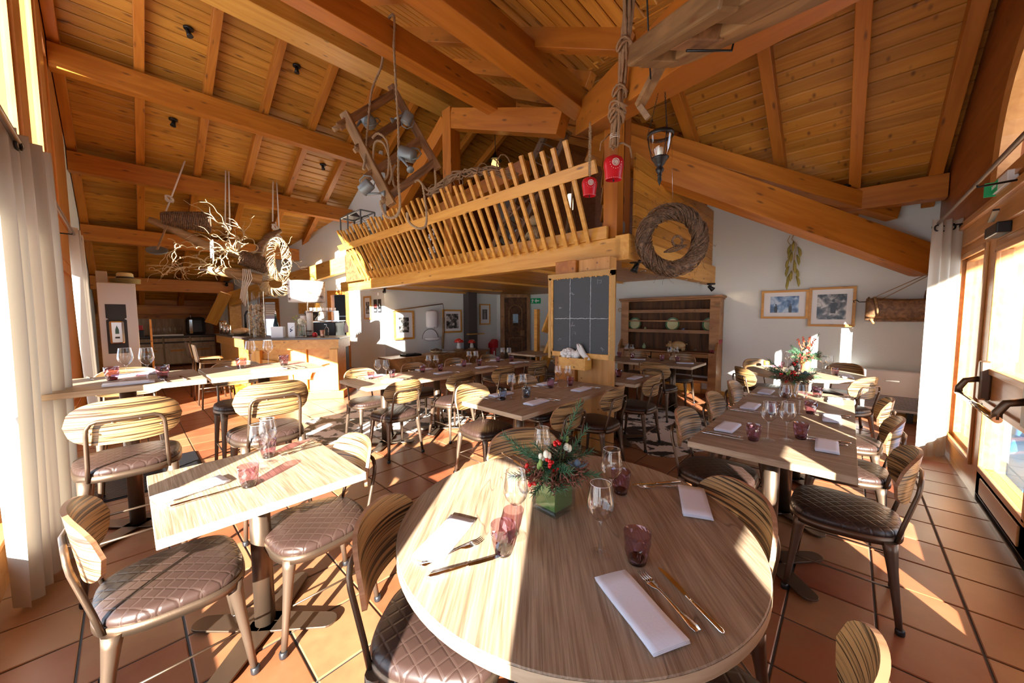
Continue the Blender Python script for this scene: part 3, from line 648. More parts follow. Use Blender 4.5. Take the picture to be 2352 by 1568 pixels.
# ================================================================ loft (mezzanine)
lf = empty('loft', (3.75, 1.9, 0), label='pine loft with a slatted railing over the middle of the room', cat='loft')
O = Vector((3.75, 1.9, 0))
def lp(nm, mbx, mat, **k): return obj(nm, mbx, mat, lf, loc=(-O.x, -O.y, 0), **k)
def lt_(nm, a, b, w_, h_, m, up=(0,0,1)): return timber(nm, Vector(a)-O, Vector(b)-O, w_, h_, m, lf, up=up)
lt_('front_beam', (3.775,1.84,2.215), (3.775,9.25,2.215), .15, .23, HONEY)
lt_('corner_block', (3.70,1.83,2.215), (4.02,1.83,2.215), .16, .27, HONEY)
lt_('side_beam', (4.0,1.9,2.20), (7.38,1.9,2.20), .16, .32, HONEY)
lt_('sill_board', (3.70,2.0,2.40), (3.70,8.6,2.40), .05, .14, HONEY)
y = 1.98
while y < 9.2:
    obj('ceiling_board', MB().box(3.82-O.x, (7.39 if y < 4.25 else 9.38)-O.x, y-O.y+.002, y-O.y+.108, 2.2, 2.225), PLANK, lf); y += .11
for y in (3.6, 5.4, 7.2, 8.5): lt_('joist', (3.83,y,2.185), (7.3,y,2.185), .07, .05, HONEY)
lp('loft_floor', MB().box(3.85, 7.39, 2.0, 8.6, 2.23, 2.30), OLDW)
for i in range(39):
    y = 2.21+i*.152; top = (3.17, y+.012*math.sin(i*3), 3.27+.03*math.sin(i*5)); lt_('baluster', (3.655, y, 2.30), top, .036, .05, HONEYZ, up=(0,1,0))
lt_('rail', (3.30,1.92,2.97), (3.30,8.25,2.97), .04, .13, HONEY, up=(-.5,0,1))
z = 2.37; k = 0
while z < 3.35:
    zb = min(z+.135, 3.36); a = 4.12; b = 7.38
    if z > 2.9: b = 7.38
    obj('panel_board', MB().box(a-O.x, b-O.x, -.02, .01, z+.002, zb-.002), PLANK, lf, bevel=.003); z += .137
for (x, y) in ((3.86, 2.02), (4.03, 2.02)): lt_('loft_post', (x, y, 2.33), (x, y, 3.75), .15, .17, BEAM if x < 3.9 else BEAMD, up=(0,1,0))
for i in range(5): lt_('step', (3.95, 2.15, 2.55+i*.22), (4.35, 2.4, 2.50+i*.22), .1, .05, BEAM)

# pillar under the loft corner
PILW = wood('pillar pine', (.46,.20,.045), (.60,.29,.08), .45, sc=(11,11,.9), knots=.14, rand=.1)
pl = empty('loft_pillar', (3.5, 2.18, 0), label='pillar of three pine posts carrying the blackboard', cat='pillar')
for i, (y0, y1, x0) in enumerate(((-.33,-.13,-.03),(-.125,.06,-.01),(.065,.34,-.06))):
    obj('post', MB().box(x0, .13, y0, y1, 0, 2.1), BEAM if i == 2 else PILW, pl, bevel=.006)
# blackboard
SLATE = plain('slate', (.045,.05,.055), .6, bump=.15, bs=30)
BURL = plain('burlap', (.62,.36,.13), .9, bump=.8, bs=260)
bb = empty('blackboard', (3.42, 2.16, 1.48), label='large blackboard with a burlap edged frame ruled into six chalk boxes', cat='blackboard')
Wb, Hb = .41, .46
obj('slate', MB().box(-.012, 0, -Wb+.04, Wb-.04, -Hb+.04, Hb-.03), SLATE, bb)
fr = MB().box(-.03, .0, -Wb, -Wb+.06, -Hb, Hb).box(-.03, 0, Wb-.05, Wb, -Hb, Hb).box(-.03, 0, -Wb, Wb, -Hb, -Hb+.055).box(-.03, 0, -Wb, Wb, Hb-.045, Hb)
obj('frame', fr, HONEY, bb, bevel=.006)
bm_ = MB(); r3 = random.Random(5)
for i in range(60):
    t = i/60; y0 = -Wb-.012 + t*(2*Wb+.024); bm_.box(-.036, -.028, y0, y0+.015, Hb-.035-r3.random()*.022, Hb+.012)
    z0 = -Hb + t*2*Hb; bm_.box(-.036, -.028, -Wb-.012, -Wb+.035+r3.random()*.016, z0, z0+.017); 
for i in range(36):
    z0 = -Hb-.03 + i/36*2*Hb; bm_.box(-.036, -.028, Wb-.025-r3.random()*.01, Wb+.008, z0, z0+.026)
tag(obj('burlap_edging', bm_, BURL, bb), kind='stuff')
CHALK = plain('chalk', (.55,.58,.62), .9)
cm = MB()
for yy in (-.13, .13): cm.tube([(-.014, yy+r3.uniform(-.002,.002), -Hb+.05+i*.02) for i in range(43)], [r3.uniform(.0018,.004) for i in range(43)], 5)
cm.tube([(-.014, -Wb+.07+i*.0195, -.03+r3.uniform(-.003,.003)) for i in range(36)], [r3.uniform(.002,.0045) for i in range(36)], 5)
for k in range(7):
    y0 = r3.uniform(-.35,.33); z0 = r3.uniform(-.38,.38); cm.tube([(-.013, y0+.02*math.sin(j*1.3+k)+j*.004, z0+j*r3.uniform(-.004,.01)) for j in range(7)], .0011, 4)
obj('chalk_lines', cm, CHALK, bb)
# crate with ceramic vegetables
cr = empty('wooden_crate', (3.36, 2.19, .90), label='small pine crate fixed to the pillar under the blackboard', cat='crate')
for nm, b in (('board',(-.075,-.06,-.16,.16,0,.125)),('board',(.045,.06,-.16,.16,0,.125)),('end',(-.075,.06,-.172,-.16,0,.14)),('end',(-.075,.06,.16,.172,0,.14)),('bottom',(-.06,.045,-.16,.16,0,.012))): obj(nm, MB().box(*b), HONEY, cr, bevel=.003)
cf = MB()
for i in range(46):
    a = i*2.4; r_ = .075*math.sqrt(i/46); cf.ball((r_*math.cos(a), 1.25*r_*math.sin(a), .05*(1-(r_/.08)**2)+.01*r3.random()), .021+.006*r3.random(), 8, 5)
for i in range(7): a = i*.9; cf.ball((.055*math.cos(a), .07*math.sin(a), -.01), .03, 8, 5, (1,1,.7))
tag(obj('ceramic_cauliflower', cf, CERAM, loc=(3.36,2.27,1.045)), 'white ceramic cauliflower at the left end of the pillar crate', 'ornament')
tag(obj('ceramic_pumpkin', MB().grid(lambda u, v: ((.045*math.sin(PI*v)**.8*(1+.12*abs(math.sin(4*PI*u))))*math.cos(2*PI*u), (.045*math.sin(PI*v)**.8*(1+.12*abs(math.sin(4*PI*u))))*math.sin(2*PI*u), .045*math.cos(PI*v)+(.004)), 40, 12).tube([(0,0,.04),(.004,.002,.06)], .007, 6), CERAM, loc=(3.36,2.17,1.05)), 'small white ceramic pumpkin in the middle of the pillar crate', 'ornament')
am = MB()
for i in range(16): a = i*2*PI/16; am.tube([(.022*math.cos(a), .022*math.sin(a)-.05, -.05),(.027*math.cos(a), .027*math.sin(a)-.0, .02),(.022*math.cos(a)+.0, .022*math.sin(a)+.035, .085+.012*(i % 3)),(.012*math.cos(a), .012*math.sin(a)+.05, .11+.012*(i % 3))], [.009,.009,.008,.003], 6)
tag(obj('ceramic_celery', am.xf(Matrix.Rotation(-.15, 4, 'X')), CERAM, loc=(3.36,2.085,1.05)), 'white ceramic bundle of stalks leaning right in the pillar crate', 'ornament')

# ================================================================ furniture
def rrect(w_, d, r, n=6):
    p = []
    for cx, cy, a0 in ((w_/2-r, d/2-r, 0), (-w_/2+r, d/2-r, 90), (-w_/2+r, -d/2+r, 180), (w_/2-r, -d/2+r, 270)):
        for i in range(n+1): a = math.radians(a0+90*i/n); p.append((cx+r*math.cos(a), cy+r*math.sin(a)))
    return p
def seatpoly(k=1.0, n=48):
    p = []
    for i in range(n):
        a = 2*PI*i/n; c, s_ = math.cos(a), math.sin(a); e = 2/3.0
        x = .215*abs(c)**e*(1 if c > 0 else -1); y = .215*abs(s_)**e*(1 if s_ > 0 else -1)
        x *= 1+.10*y/.215; p.append((x*k, y*k))
    return p
def cushion(z0, z1):
    m_ = MB(); sp = seatpoly(); n = len(sp); rings = [(1.0,0),(1.015,.35),(.99,.7),(.90,.93),(.6,1.06),(.3,1.12)]
    vs = []
    for k, h in rings: vs += [(x*k, y*k, z0+(z1-z0)*h) for x, y in sp]
    vs += [(0,0,z0+(z1-z0)*1.14)]
    fs = [(r*n+i, r*n+(i+1)%n, (r+1)*n+(i+1)%n, (r+1)*n+i) for r in range(len(rings)-1) for i in range(n)]
    fs += [((len(rings)-1)*n+i, (len(rings)-1)*n+(i+1)%n, len(rings)*n) for i in range(n)]
    m_.add(vs, fs, True); m_.f.append(tuple(range(n))[::-1]); m_.sm.append(False); return m_
def make_chair(nm, hs, label):
    """facing +Y; hs = seat height"""
    r = empty(nm, label=label, cat='chair' if hs < .6 else 'bar stool')
    obj('seat', cushion(hs-.045, hs), LEATHER, r)
    sp = seatpoly(1.03); m_ = MB(); n = len(sp); inn = seatpoly(.9)
    vs = [(x,y,hs-.075) for x,y in sp]+[(x,y,hs-.04) for x,y in sp]+[(x,y,hs-.04) for x,y in inn]+[(x,y,hs-.075) for x,y in inn]
    m_.add(vs, [(k*n+i, k*n+(i+1)%n, ((k+1)%4)*n+(i+1)%n, ((k+1)%4)*n+i) for k in range(4) for i in range(n)], True); obj('seat_frame', m_, BRONZE, r)
    sx = .005 if hs < .6 else .0
    for ax, ay in ((1,1),(-1,1),(1,-1),(-1,-1)):
        tx, ty = .165*ax, .165*ay; bx, by = .20*ax, .215*ay; k = []
        for t, rr in ((0,.030),(.10,.026),(.3,.020),(.65,.015),(.97,.0125)):
            k.append(((tx+(bx-tx)*t, ty+(by-ty)*t, (hs-.06)*(1-t)), rr))
        o = obj('leg', MB().tube([p for p, _ in k], [q for _, q in k], 10), BRONZEL, r)
        obj('foot_cap', MB().lathe([(.016,0),(.018,.006),(.018,.022),(.0145,.03)], (bx,by,0), 10), BLACK, o)
    zz = .42*hs
    st = MB()
    t = 1-zz/(hs-.06)
    X_, Y_ = .165+.035*t, .165+.05*t
    for a, b in (((X_,-Y_),(-X_,-Y_)),) if hs < .6 else (((X_,Y_),(-X_,Y_)),((X_,Y_),(X_,-Y_)),((-X_,Y_),(-X_,-Y_)),((X_,-Y_),(-X_,-Y_))):
        st.tube([(a[0],a[1],zz),(b[0],b[1],zz)], .0045 if hs < .6 else .007, 6)
    if hs < .6:
        for xs_ in (-X_, X_): st.tube([(xs_,Y_,zz),(xs_,-Y_,zz)], .0045, 6)
    obj('stretcher', st, BRONZE, r)
    zc = hs+.24; yb = -.255
    fm = MB(); pts = []
    for s_ in (-1,): pass
    top = zc+.015
    P0 = [(-.155,-.185,hs-.07),(-.150,-.205,hs+.02),(-.145,-.245,top-.07),(-.142,-.25,top-.035),(-.128,-.253,top-.010),(-.105,-.256,top)]
    fm.tube(P0 + [(0,-.268,top)] + [(-x,y,z) for x,y,z in P0[::-1]], .0095, 10); obj('back_frame', fm, BRONZE, r)
    W_, H_, R_ = .235, .118, .36; bk = MB(); nu, nv = 24, 10; th = .007
    def bp(u, v, o):
        a = (u-.5)*2; q = (v-.5)*2
        hh = H_*(1-abs(a)**3.2)**.5 if abs(a) < 1 else 0
        ang = a*W_/R_; z = zc + q*hh - .01*a*a; y = yb+.0 + R_ - (R_+o)*math.cos(ang); x = (R_+o)*math.sin(ang)
        y -= .13*(z-zc)
        return (x, y+.012, z)
    vs = []
    for o_ in (-th, th): vs += [bp(i/nu, j/nv, -o_) for j in range(nv+1) for i in range(nu+1)]
    n1 = (nu+1)*(nv+1); fs = []
    for j in range(nv):
        for i in range(nu):
            a = j*(nu+1)+i; q = (a, a+1, a+nu+2, a+nu+1); fs.append(q); fs.append(tuple(k_+n1 for k_ in q[::-1]))
    bk.add(vs, fs, True); obj('backrest', bk, PLY, r)
    ed = MB(); loop = [(i/nu, 0) for i in range(nu)] + [(1-i/nu, 1) for i in range(nu)]
    vs = [bp(u, v, -th) for u, v in loop]+[bp(u, v, th) for u, v in loop]; n = len(loop)
    ed.add(vs, [(i, (i+1)%n, (i+1)%n+n, i+n) for i in range(n)], False)
    cx = Vector((0, yb, zc)); ed.v = [tuple(Vector(p)+(Vector(p)-cx)*.004) for p in ed.v]
    obj('backrest_edge', ed, PLYE, r)
    rv = MB()
    for x in (-.128, .128, -.05, .05): rv.ball((x, -.250, top-.014 if abs(x) < .1 else top-.06), .006, 8, 4)
    obj('rivet', rv, CHROME, r)
    return r
CH0 = make_chair('dining_chair', .47, ''); ST0 = make_chair('bar_stool', .70, '')
used = {'c':0,'s':0}
def chair(x, y, ang, label, group=None, stool=False):
    """ang: direction faced, degrees from +X"""
    k = 's' if stool else 'c'; base = ST0 if stool else CH0; rz = math.radians(ang-90)
    if used[k] == 0:
        used[k] = 1; CH[base.name] = [(c, kids(c)) for c in kids(base)]
        base.location = (x,y,0); base.rotation_euler = (0,0,rz); base['label'] = label
        if group: base['group'] = group
        return base
    o = dup(base, (x,y,0), rz, label)
    if group: o['group'] = group
    elif 'group' in o.keys(): del o['group']
    return o
G1 = 'chairs around the big round table'
chair(.69, .97, -52, 'chair at the left of the big round table, seat and striped back half in sun', G1)
chair(1.42, 1.16, 240, 'chair behind the big round table, only its back showing behind the flowers', G1)
chair(1.40, .42, 137, 'chair at the right of the big round table with a sunlit striped back', G1)
chair(.95, .06+.12, 82, 'chair in front of the big round table, just a back tip at the bottom edge', G1)
G2 = 'chairs at the sunlit table for two'
chair(.08, 1.95, 0, 'near left chair with bright curved back at the sunlit table for two', G2)
chair(.61, 1.94, 180, 'chair with its back to the room at the sunlit table for two', G2)
G3 = 'bar stools at the high tables by the left windows'
chair(-.02, 3.02, 90, 'tall stool nearest the left curtain, large grained back half blown out by sun', G3, True)
chair(.66, 3.02, 90, 'tall stool in front of the second high table, back half in sun', G3, True)
chair(.0, 4.22, -90, 'tall stool behind the first high table near the curtain', G3, True)
chair(.72, 4.15, -90, 'tall stool behind the second high table, towards the bar', G3, True)
G4 = 'chairs at the long row in front of the low chest'
nm = ['first', 'second', 'third', 'fourth']
for i, x in enumerate((1.95, 2.72, 3.45, 4.18)):
    chair(x, 3.56, 90, '%s chair from the left on the near side of the long row by the chest' % nm[i], G4)
    chair(x+.05, 4.30, -90, '%s chair from the left on the far side of the long row by the chest' % nm[i], G4)
G5 = 'chairs at the shaded tables before the pillar'
chair(2.36, 1.78, 90, 'near side chair of the first shaded table before the pillar', G5)
chair(3.10, 1.78, 90, 'near side chair of the second shaded table, against the pillar', G5)
chair(2.25, 2.44, -90, 'far side chair of the first shaded table before the pillar', G5)
chair(3.0, 2.42, -90, 'far side chair of the second shaded table before the pillar', G5)
chair(3.98, 1.77, 90, 'black seated chair just right of the pillar by the cowhide')
chair(5.25, 1.98, 0, 'chair with its back to us at the tables before the dresser, right one', 'chairs at the dresser tables')
chair(5.22, 2.80, 0, 'chair with its back to us at the tables before the dresser, left one', 'chairs at the dresser tables')
chair(6.25, 2.05, 180, 'far side chair between the dresser and its table, under the pig', 'chairs at the dresser tables')
chair(6.25, 2.85, 180, 'far side chair between the dresser and its table, left one', 'chairs at the dresser tables')
G6 = 'chairs at the long table near the glazed door'
nm = ['nearest', 'second', 'third']
for i, x in enumerate((2.57, 3.30, 4.03)):
    chair(x, -.02, 90, '%s chair on the door side of the long right hand table' % nm[i], G6)
    chair(x+.07, .60, -90, '%s chair on the pillar side of the long right hand table' % nm[i], G6)
G7 = 'chairs round the far round table'
chair(5.42, .02, 60, 'chair before the heater at the far round table, striped back to us', G7)
chair(6.42, .10, 155, 'chair behind the far round table beside the white heater', G7)
chair(6.25, .85, 225, 'chair behind the far round table on its left side', G7)
chair(5.45, .80, -50, 'chair on the near left of the far round table', G7)
chair(5.35, 4.0, 95, 'chair beyond the pillar beside the stair brace', 'chairs in the far corner')
chair(6.0, 4.9, 180, 'chair behind the far corner table under the loft', 'chairs in the far corner')

# ---- tables
def ped(r, z):
    obj('column', MB().lathe([(.042,0.01),(.042,z)], seg=24), BRONZE, r); toe = MB()
    for k in range(4):
        a = PI/4+k*PI/2; c, s_ = math.cos(a), math.sin(a); pr = []
        for i in range(11): t = -PI/2+PI*i/10; pr.append((.29+.045*math.cos(t), .045*math.sin(t)))
        pr = [(0,-.06)] + pr + [(0,.06)]
        o = obj('foot', MB().prism([(x*c-y*s_, x*s_+y*c) for x, y in pr], .014, .024), BRONZE, r, bevel=.002)
        obj('glide', MB().lathe([(.014,0),(.014,.014)], (.29*c,.29*s_,0), 8), BLACK, o)
TB = {}
def table(x, y, label, group=None, z=.75, w_=.73, d=.70, rd=None, gm=None):
    r = empty('dining_table' if z < .9 else 'high_table', (x,y,0), label=label, cat='table', group=group)
    if rd:
        o = obj('tabletop', MB().lathe([(rd-.003,z-.038),(rd,z-.034),(rd,z-.003),(rd-.003,z)], seg=96, smooth=False), gm or OAK, r, rot=(0,0,math.radians(40))); r.name = 'round_table'
        obj('edge_band', MB().shell([(rd+.001,z-.036),(rd+.001,z-.003)], seg=96), OAKE, r)
    else:
        obj('tabletop', MB().box(-w_/2+.001, w_/2-.001, -d/2, d/2, z-.036, z), gm or OAK, r, bevel=.0015)
        e = .0007; zz0, zz1 = z-.035, z-.0016
        obj('edge_band', MB().box(-w_/2-e+.001, -w_/2+.001, -d/2+.002, d/2-.002, zz0, zz1).box(w_/2-.001, w_/2-.001+e, -d/2+.002, d/2-.002, zz0, zz1).box(-w_/2+.003, w_/2-.003, -d/2-e, -d/2, zz0, zz1).box(-w_/2+.003, w_/2-.003, d/2, d/2+e, zz0, zz1), OAKE, r)
    ped(r, z-.037); return r
table(1.077, .721, 'big round oak table in the foreground with the flower vase', rd=.607)
table(5.88, .42, 'far round table by the white heater with berries in a vase', rd=.60)
table(.385, 1.99, 'small oak table for two blown out by sunlight at the left', w_=.71, d=.71, gm=OAKY)
GT = 'high oak tables in the left window'
table(-.01, 3.65, 'high oak table nearest the left curtain', GT, z=1.05, w_=.77, d=.71); table(.785, 3.63, 'high oak table reaching towards the bar', GT, z=1.05, w_=.77, d=.71)
GT = 'tables of the long row in front of the low chest'
nm = ['first from the left, bleached by the sun', 'second from the left, half sunlit', 'third from the left, in shade', 'last, nearest the far door']
for i in range(4): table(2.02+.731*i, 3.925, 'oak table of the chest row, '+nm[i], GT)
GT = 'tables before the pillar'
table(2.31, 2.065, 'shaded oak table with two blue grey tumblers before the pillar', GT, w_=.73, d=.69); table(3.045, 2.065, 'shaded oak table touching the blackboard pillar', GT, w_=.73, d=.69)
table(4.02, 1.98, 'shaded table right of the pillar, mostly hidden by it')
GT = 'tables before the dresser'
table(5.74, 1.96, 'right table before the old dresser', GT, w_=.72, d=.74); table(5.74, 2.72, 'left table before the old dresser', GT, w_=.72, d=.74)
GT = 'tables of the long row near the glazed door'
nm = ['nearest us', 'middle one', 'far one with the red flowers']
for i in range(3): table(2.57+.735*i, .30, 'oak table of the right hand row, '+nm[i], GT, d=.72, gm=OAKY)
table(5.55, 4.6, 'small table under the loft beyond the pillar')

# ---- tableware prototypes
def first(fn, *a):
    return fn(*a)
PROT = {}
def wine_glass():
    r = empty('wine_glass', label='x', cat='glass')
    bowl = MB().shell([(.004,.105),(.018,.112),(.034,.132),(.0405,.152),(.0395,.172),(.034,.205),(.0315,.222)], seg=28)
    obj('bowl', bowl, WGL, r); obj('stem', MB().lathe([(.010,.004),(.0045,.014),(.0034,.04),(.0036,.085),(.006,.100),(.010,.108)], seg=12), WGL, r)
    obj('foot', MB().lathe([(.036,0),(.0355,.0015),(.02,.004),(.008,.006)], seg=28), FOOTG, r); obj('rim', MB().tube([(.0315*math.cos(2*PI*i/28), .0315*math.sin(2*PI*i/28), .222) for i in range(28)], .0005, 4, closed=True), ENAMEL, r); return r
def tumbler(mat, base, nmat):
    r = empty('tumbler', label='x', cat='glass'); m_ = MB(); seg = 18; vs = []; rings = [(.027,.006),(.031,.022),(.035,.042),(.038,.062),(.0385,.080),(.0395,.092)]
    q = random.Random(4)
    for i, (rr, z) in enumerate(rings):
        for k in range(seg):
            a = 2*PI*(k+(i % 2)*.5)/seg; R_ = rr*(1+(q.uniform(-.045,.03) if i < 4 else 0)); vs.append((R_*math.cos(a), R_*math.sin(a), z+(q.uniform(-.004,.004) if 0 < i < 4 else 0)))
    fs = [(i*seg+k, i*seg+(k+1)%seg, (i+1)*seg+(k+1)%seg, (i+1)*seg+k) for i in range(5) for k in range(seg)]
    m_.add(vs, fs, False); obj('wall', m_, mat, r); obj('base', MB().lathe([(.0255,0),(.027,.004),(.0265,.014),(.02,.018)], seg=18), base, r); return r
def napkin():
    r = empty('napkin', label='x', cat='napkin')
    def f(u, v, z): return ((u-.5)*.098, (v-.5)*.235, z+.0012*math.sin(7*v+3*u)+.0008*math.sin(19*u))
    for k, z in enumerate((.002,.006,.010)):
        m_ = MB(); n = 6; vs = [f(i/n, j/n, z) for j in range(n+1) for i in range(n+1)]+[f(i/n, j/n, z+.003) for j in range(n+1) for i in range(n+1)]; q = (n+1)**2
        fs = [(j*(n+1)+i, j*(n+1)+i+1, (j+1)*(n+1)+i+1, (j+1)*(n+1)+i) for j in range(n) for i in range(n)]; fs += [tuple(a+q for a in g)[::-1] for g in fs]
        rim = [i for i in range(n)]+[(n+1)*j+n for j in range(n)]+[(n+1)*n+n-i for i in range(n)]+[(n+1)*(n-j) for j in range(n)]
        fs += [(rim[i], rim[(i+1)%len(rim)], rim[(i+1)%len(rim)]+q, rim[i]+q) for i in range(len(rim))]
        m_.add(vs, fs, True); obj('fold', m_, LINEN, r, loc=((k-1)*.0015, 0, 0))
    return r
def fork():
    r = empty('fork', label='x', cat='cutlery'); h = MB()
    prof = [(-.10,.008,.004),(-.085,.011,.004),(-.05,.006,.004),(.0,.0035,.006),(.03,.004,.007),(.045,.010,.004),(.06,.0125,.003),(.072,.0125,.004)]
    vs = []
    for y, w_, z in prof: vs += [(-w_,y,z),(w_,y,z),(w_,y,z+.0022),(-w_,y,z+.0022)]
    n = len(prof); h.add(vs, [(i*4+k, i*4+(k+1)%4, (i+1)*4+(k+1)%4, (i+1)*4+k) for i in range(n-1) for k in range(4)]+[(0,1,2,3),((n-1)*4+3,(n-1)*4+2,(n-1)*4+1,(n-1)*4)], True); obj('handle', h, CHROME, r)
    t = MB()
    for k in range(4): x = -.0108+.0072*k; t.tube([(x,.071,.005),(x,.09,.004),(x*.95,.105,.008)], [.0018,.0015,.0008], 5)
    obj('tines', t, CHROME, r); return r
def knife():
    r = empty('knife', label='x', cat='cutlery')
    h = MB().lathe([(.003,-.115),(.0075,-.108),(.0065,-.05),(.0055,-.01),(.004,0),(.006,.003)], seg=10); h.v = [(x, z, y*.7+.006) for x, y, z in h.v]; obj('handle', h, CHROME, r)
    obj('blade', MB().prism([(-.006,.004),(.006,.004),(.009,.03),(.0095,.08),(.006,.105),(0,.113),(-.005,.10),(-.0055,.05)], .005, .0065), CHROME, r); return r
def put(kind, x, y, z, rz, label, group=None):
    if kind not in PROT:
        fn = {'wine': wine_glass, 'tum': lambda: tumbler(TUMP, TUMPB, 'p'), 'tumb': lambda: tumbler(TUMB, TUMBB, 'b'), 'nap': napkin, 'fork': fork, 'knife': knife}[kind]
        o = fn(); PROT[kind] = o; CH[o.name] = [(c, kids(c)) for c in kids(o)]
        o.location = (x,y,z); o.rotation_euler = (0,0,math.radians(rz)); o['label'] = label
        if group: o['group'] = group
        return o
    o = dup(PROT[kind], (x,y,z), math.radians(rz), label)
    if group: o['group'] = group
    elif 'group' in o.keys(): del o['group']
    return o
Z = .751
# big round table
GR = 'big round table'
put('wine', .85,.78,Z,0,'wine glass left of the flower vase on the big round table','wine glasses on the big round table')
put('wine', .96,.53,Z,0,'wine glass standing in shade right of centre on the big round table','wine glasses on the big round table')
put('wine', 1.24,.64,Z,0,'wine glass behind the right tumblers on the big round table','wine glasses on the big round table')
put('wine', 1.27,1.0,Z,0,'wine glass half hidden behind the flowers on the big round table','wine glasses on the big round table')
put('tum', .76,.75,Z,0,'sunlit plum tumbler beside the left knife on the big round table')
put('tum', 1.0,.43,Z,20,'dark plum tumbler at the tip of the front knife on the big round table')
put('tum', 1.36,.66,Z,50,'plum tumbler at the back right of the big round table')
put('nap', .68,.935,Z,-67,'white napkin blazing in sun at the left of the big round table')
put('nap', .83,.353,Z,151-0,'long white napkin at the front of the big round table')
put('nap', 1.475,.41,Z,112,'white napkin at the right edge of the big round table by the chair back')
def cut(kind, a, b, z, label, group=None):
    """handle end a, tip b"""
    d = Vector((b[0]-a[0], b[1]-a[1])); c = ((a[0]+b[0])/2, (a[1]+b[1])/2); return put(kind, c[0], c[1], z, math.degrees(math.atan2(d.y, d.x))-90, label, group)
cut('fork', (.54,.885), (.755,.84), Z, 'fork below the sunlit napkin on the big round table')
cut('knife', (.53,.83), (.755,.735), Z, 'knife lying nearest us at the left place of the big round table')
cut('fork', (.86,.22), (.96,.40), Z, 'fork beside the front napkin on the big round table')
cut('knife', (.895,.18), (1.01,.37), Z, 'knife beside the front fork on the big round table')
cut('fork', (1.59,.48), (1.46,.62), Z, 'fork at the back right place of the big round table')
cut('knife', (1.62,.51), (1.44,.65), Z, 'knife at the back right place of the big round table')
cut('knife', (1.32,1.28), (1.28,1.14), Z, 'knife left of the flowers at the back of the big round table')
cut('fork', (1.355,1.24), (1.31,1.10), Z, 'fork left of the flowers at the back of the big round table')
def place2(x0, y0, z, name, d=.70, tum='tum', side='y'):
    """two facing covers on one table centred x0,y0: near (toward -Y) and far"""
    g = 'tableware on '+name
    put('wine', x0+.02, y0-.02, z, 0, 'near wine glass of the pair on '+name); put('wine', x0-.045, y0+.055, z, 0, 'far wine glass of the pair on '+name)
    put(tum, x0+.11, y0+.01, z, 10, 'right hand tumbler on '+name); put(tum, x0-.11, y0+.10, z, 40, 'left hand tumbler on '+name)
    put('nap', x0+.0, y0-d/2+.15, z, 91, 'near napkin on '+name); put('nap', x0+.02, y0+d/2-.10, z, 88, 'far napkin on '+name)
    cut('fork', (x0+.14,y0-d/2+.04+.02), (x0+.12,y0-d/2+.27), z, 'near fork on '+name); cut('knife', (x0+.19,y0-d/2+.04), (x0+.165,y0-d/2+.27), z, 'near knife on '+name)
    cut('fork', (x0-.14,y0+d/2-.04), (x0-.13,y0+d/2-.26), z, 'far fork on '+name); cut('knife', (x0-.19,y0+d/2-.04), (x0-.175,y0+d/2-.26), z, 'far knife on '+name)
nmr = ['the first table of the chest row','the second table of the chest row','the third table of the chest row','the last table of the chest row']
for i in range(4): place2(2.05+.70*i, 3.98, Z, nmr[i])
place2(2.33, 2.09, Z, 'the shaded table with blue grey tumblers', .69, 'tumb'); place2(3.04, 2.10, Z, 'the shaded table touching the pillar', .69)
put('tum', 3.98, 1.98, Z, 0, 'tumbler peeping out right of the pillar'); put('nap', 4.02, 1.80, Z, 91, 'napkin on the table right of the pillar'); cut('fork', (4.2,1.72), (4.18,1.95), Z, 'fork on the table right of the pillar'); cut('knife', (4.25,1.72), (4.23,1.95), Z, 'knife on the table right of the pillar')
nmr = ['the nearest right row table','the middle right row table','the far right row table']
for i in range(3):
    x0 = 2.57+.735*i; n_ = nmr[i]
    put('wine', x0-.03, .32, Z, 0, 'left wine glass on '+n_); put('wine', x0+.04, .24, Z, 0, 'right wine glass on '+n_)
    put('tum', x0-.10, .38, Z, 15, 'left tumbler on '+n_); put('tum', x0+.12, .18, Z, 60, 'right tumbler on '+n_)
    put('nap', x0+.04, .06, Z, 92, 'door side napkin on '+n_); put('nap', x0+.06, .545, Z, 88, 'pillar side napkin on '+n_)
    cut('fork', (x0+.14,-.04), (x0+.13,.19), Z, 'door side fork on '+n_); cut('knife', (x0+.19,-.04), (x0+.17,.19), Z, 'door side knife on '+n_)
    cut('fork', (x0-.11,.64), (x0-.10,.43), Z, 'pillar side fork on '+n_); cut('knife', (x0-.155,.64), (x0-.15,.42), Z, 'pillar side knife on '+n_)
for i, (y0, n_) in enumerate(((2.0,'the right dresser table'),(2.74,'the left dresser table'))):
    put('wine', 5.98, y0+.10, Z, 0, 'left wine glass on '+n_); put('wine', 6.03, y0+.02, Z, 0, 'right wine glass on '+n_); put('tum', 5.90, y0+.19, Z, 0, 'left tumbler on '+n_); put('tum', 5.85, y0-.07, Z, 33, 'right tumbler on '+n_); put('nap', 5.78, y0-.2, Z, 20, 'napkin on '+n_)
# far round table
for i, (x, y, l) in enumerate(((6.22,.60,'leftmost'),(6.10,.52,'second from left'),(6.05,.22,'third from left'),(5.98,.16,'rightmost'))): put('wine', x, y, Z, 0, '%s wine glass on the far round table' % l)
put('tum', 6.10,.66,Z,0,'left tumbler on the far round table'); put('tum', 5.82,.10,Z,0,'right tumbler on the far round table'); put('tum', 5.85,.45,Z,0,'middle tumbler on the far round table before the flowers')
put('nap', 6.25,.78,Z,60,'napkin at the far left of the far round table'); put('nap', 5.75,-.0,Z,100,'napkin at the right edge of the far round table'); cut('knife', (5.6,-.05), (5.75,.10), Z, 'knife at the right edge of the far round table'); cut('fork', (6.38,.62),(6.2,.7), Z, 'fork at the far left of the far round table')
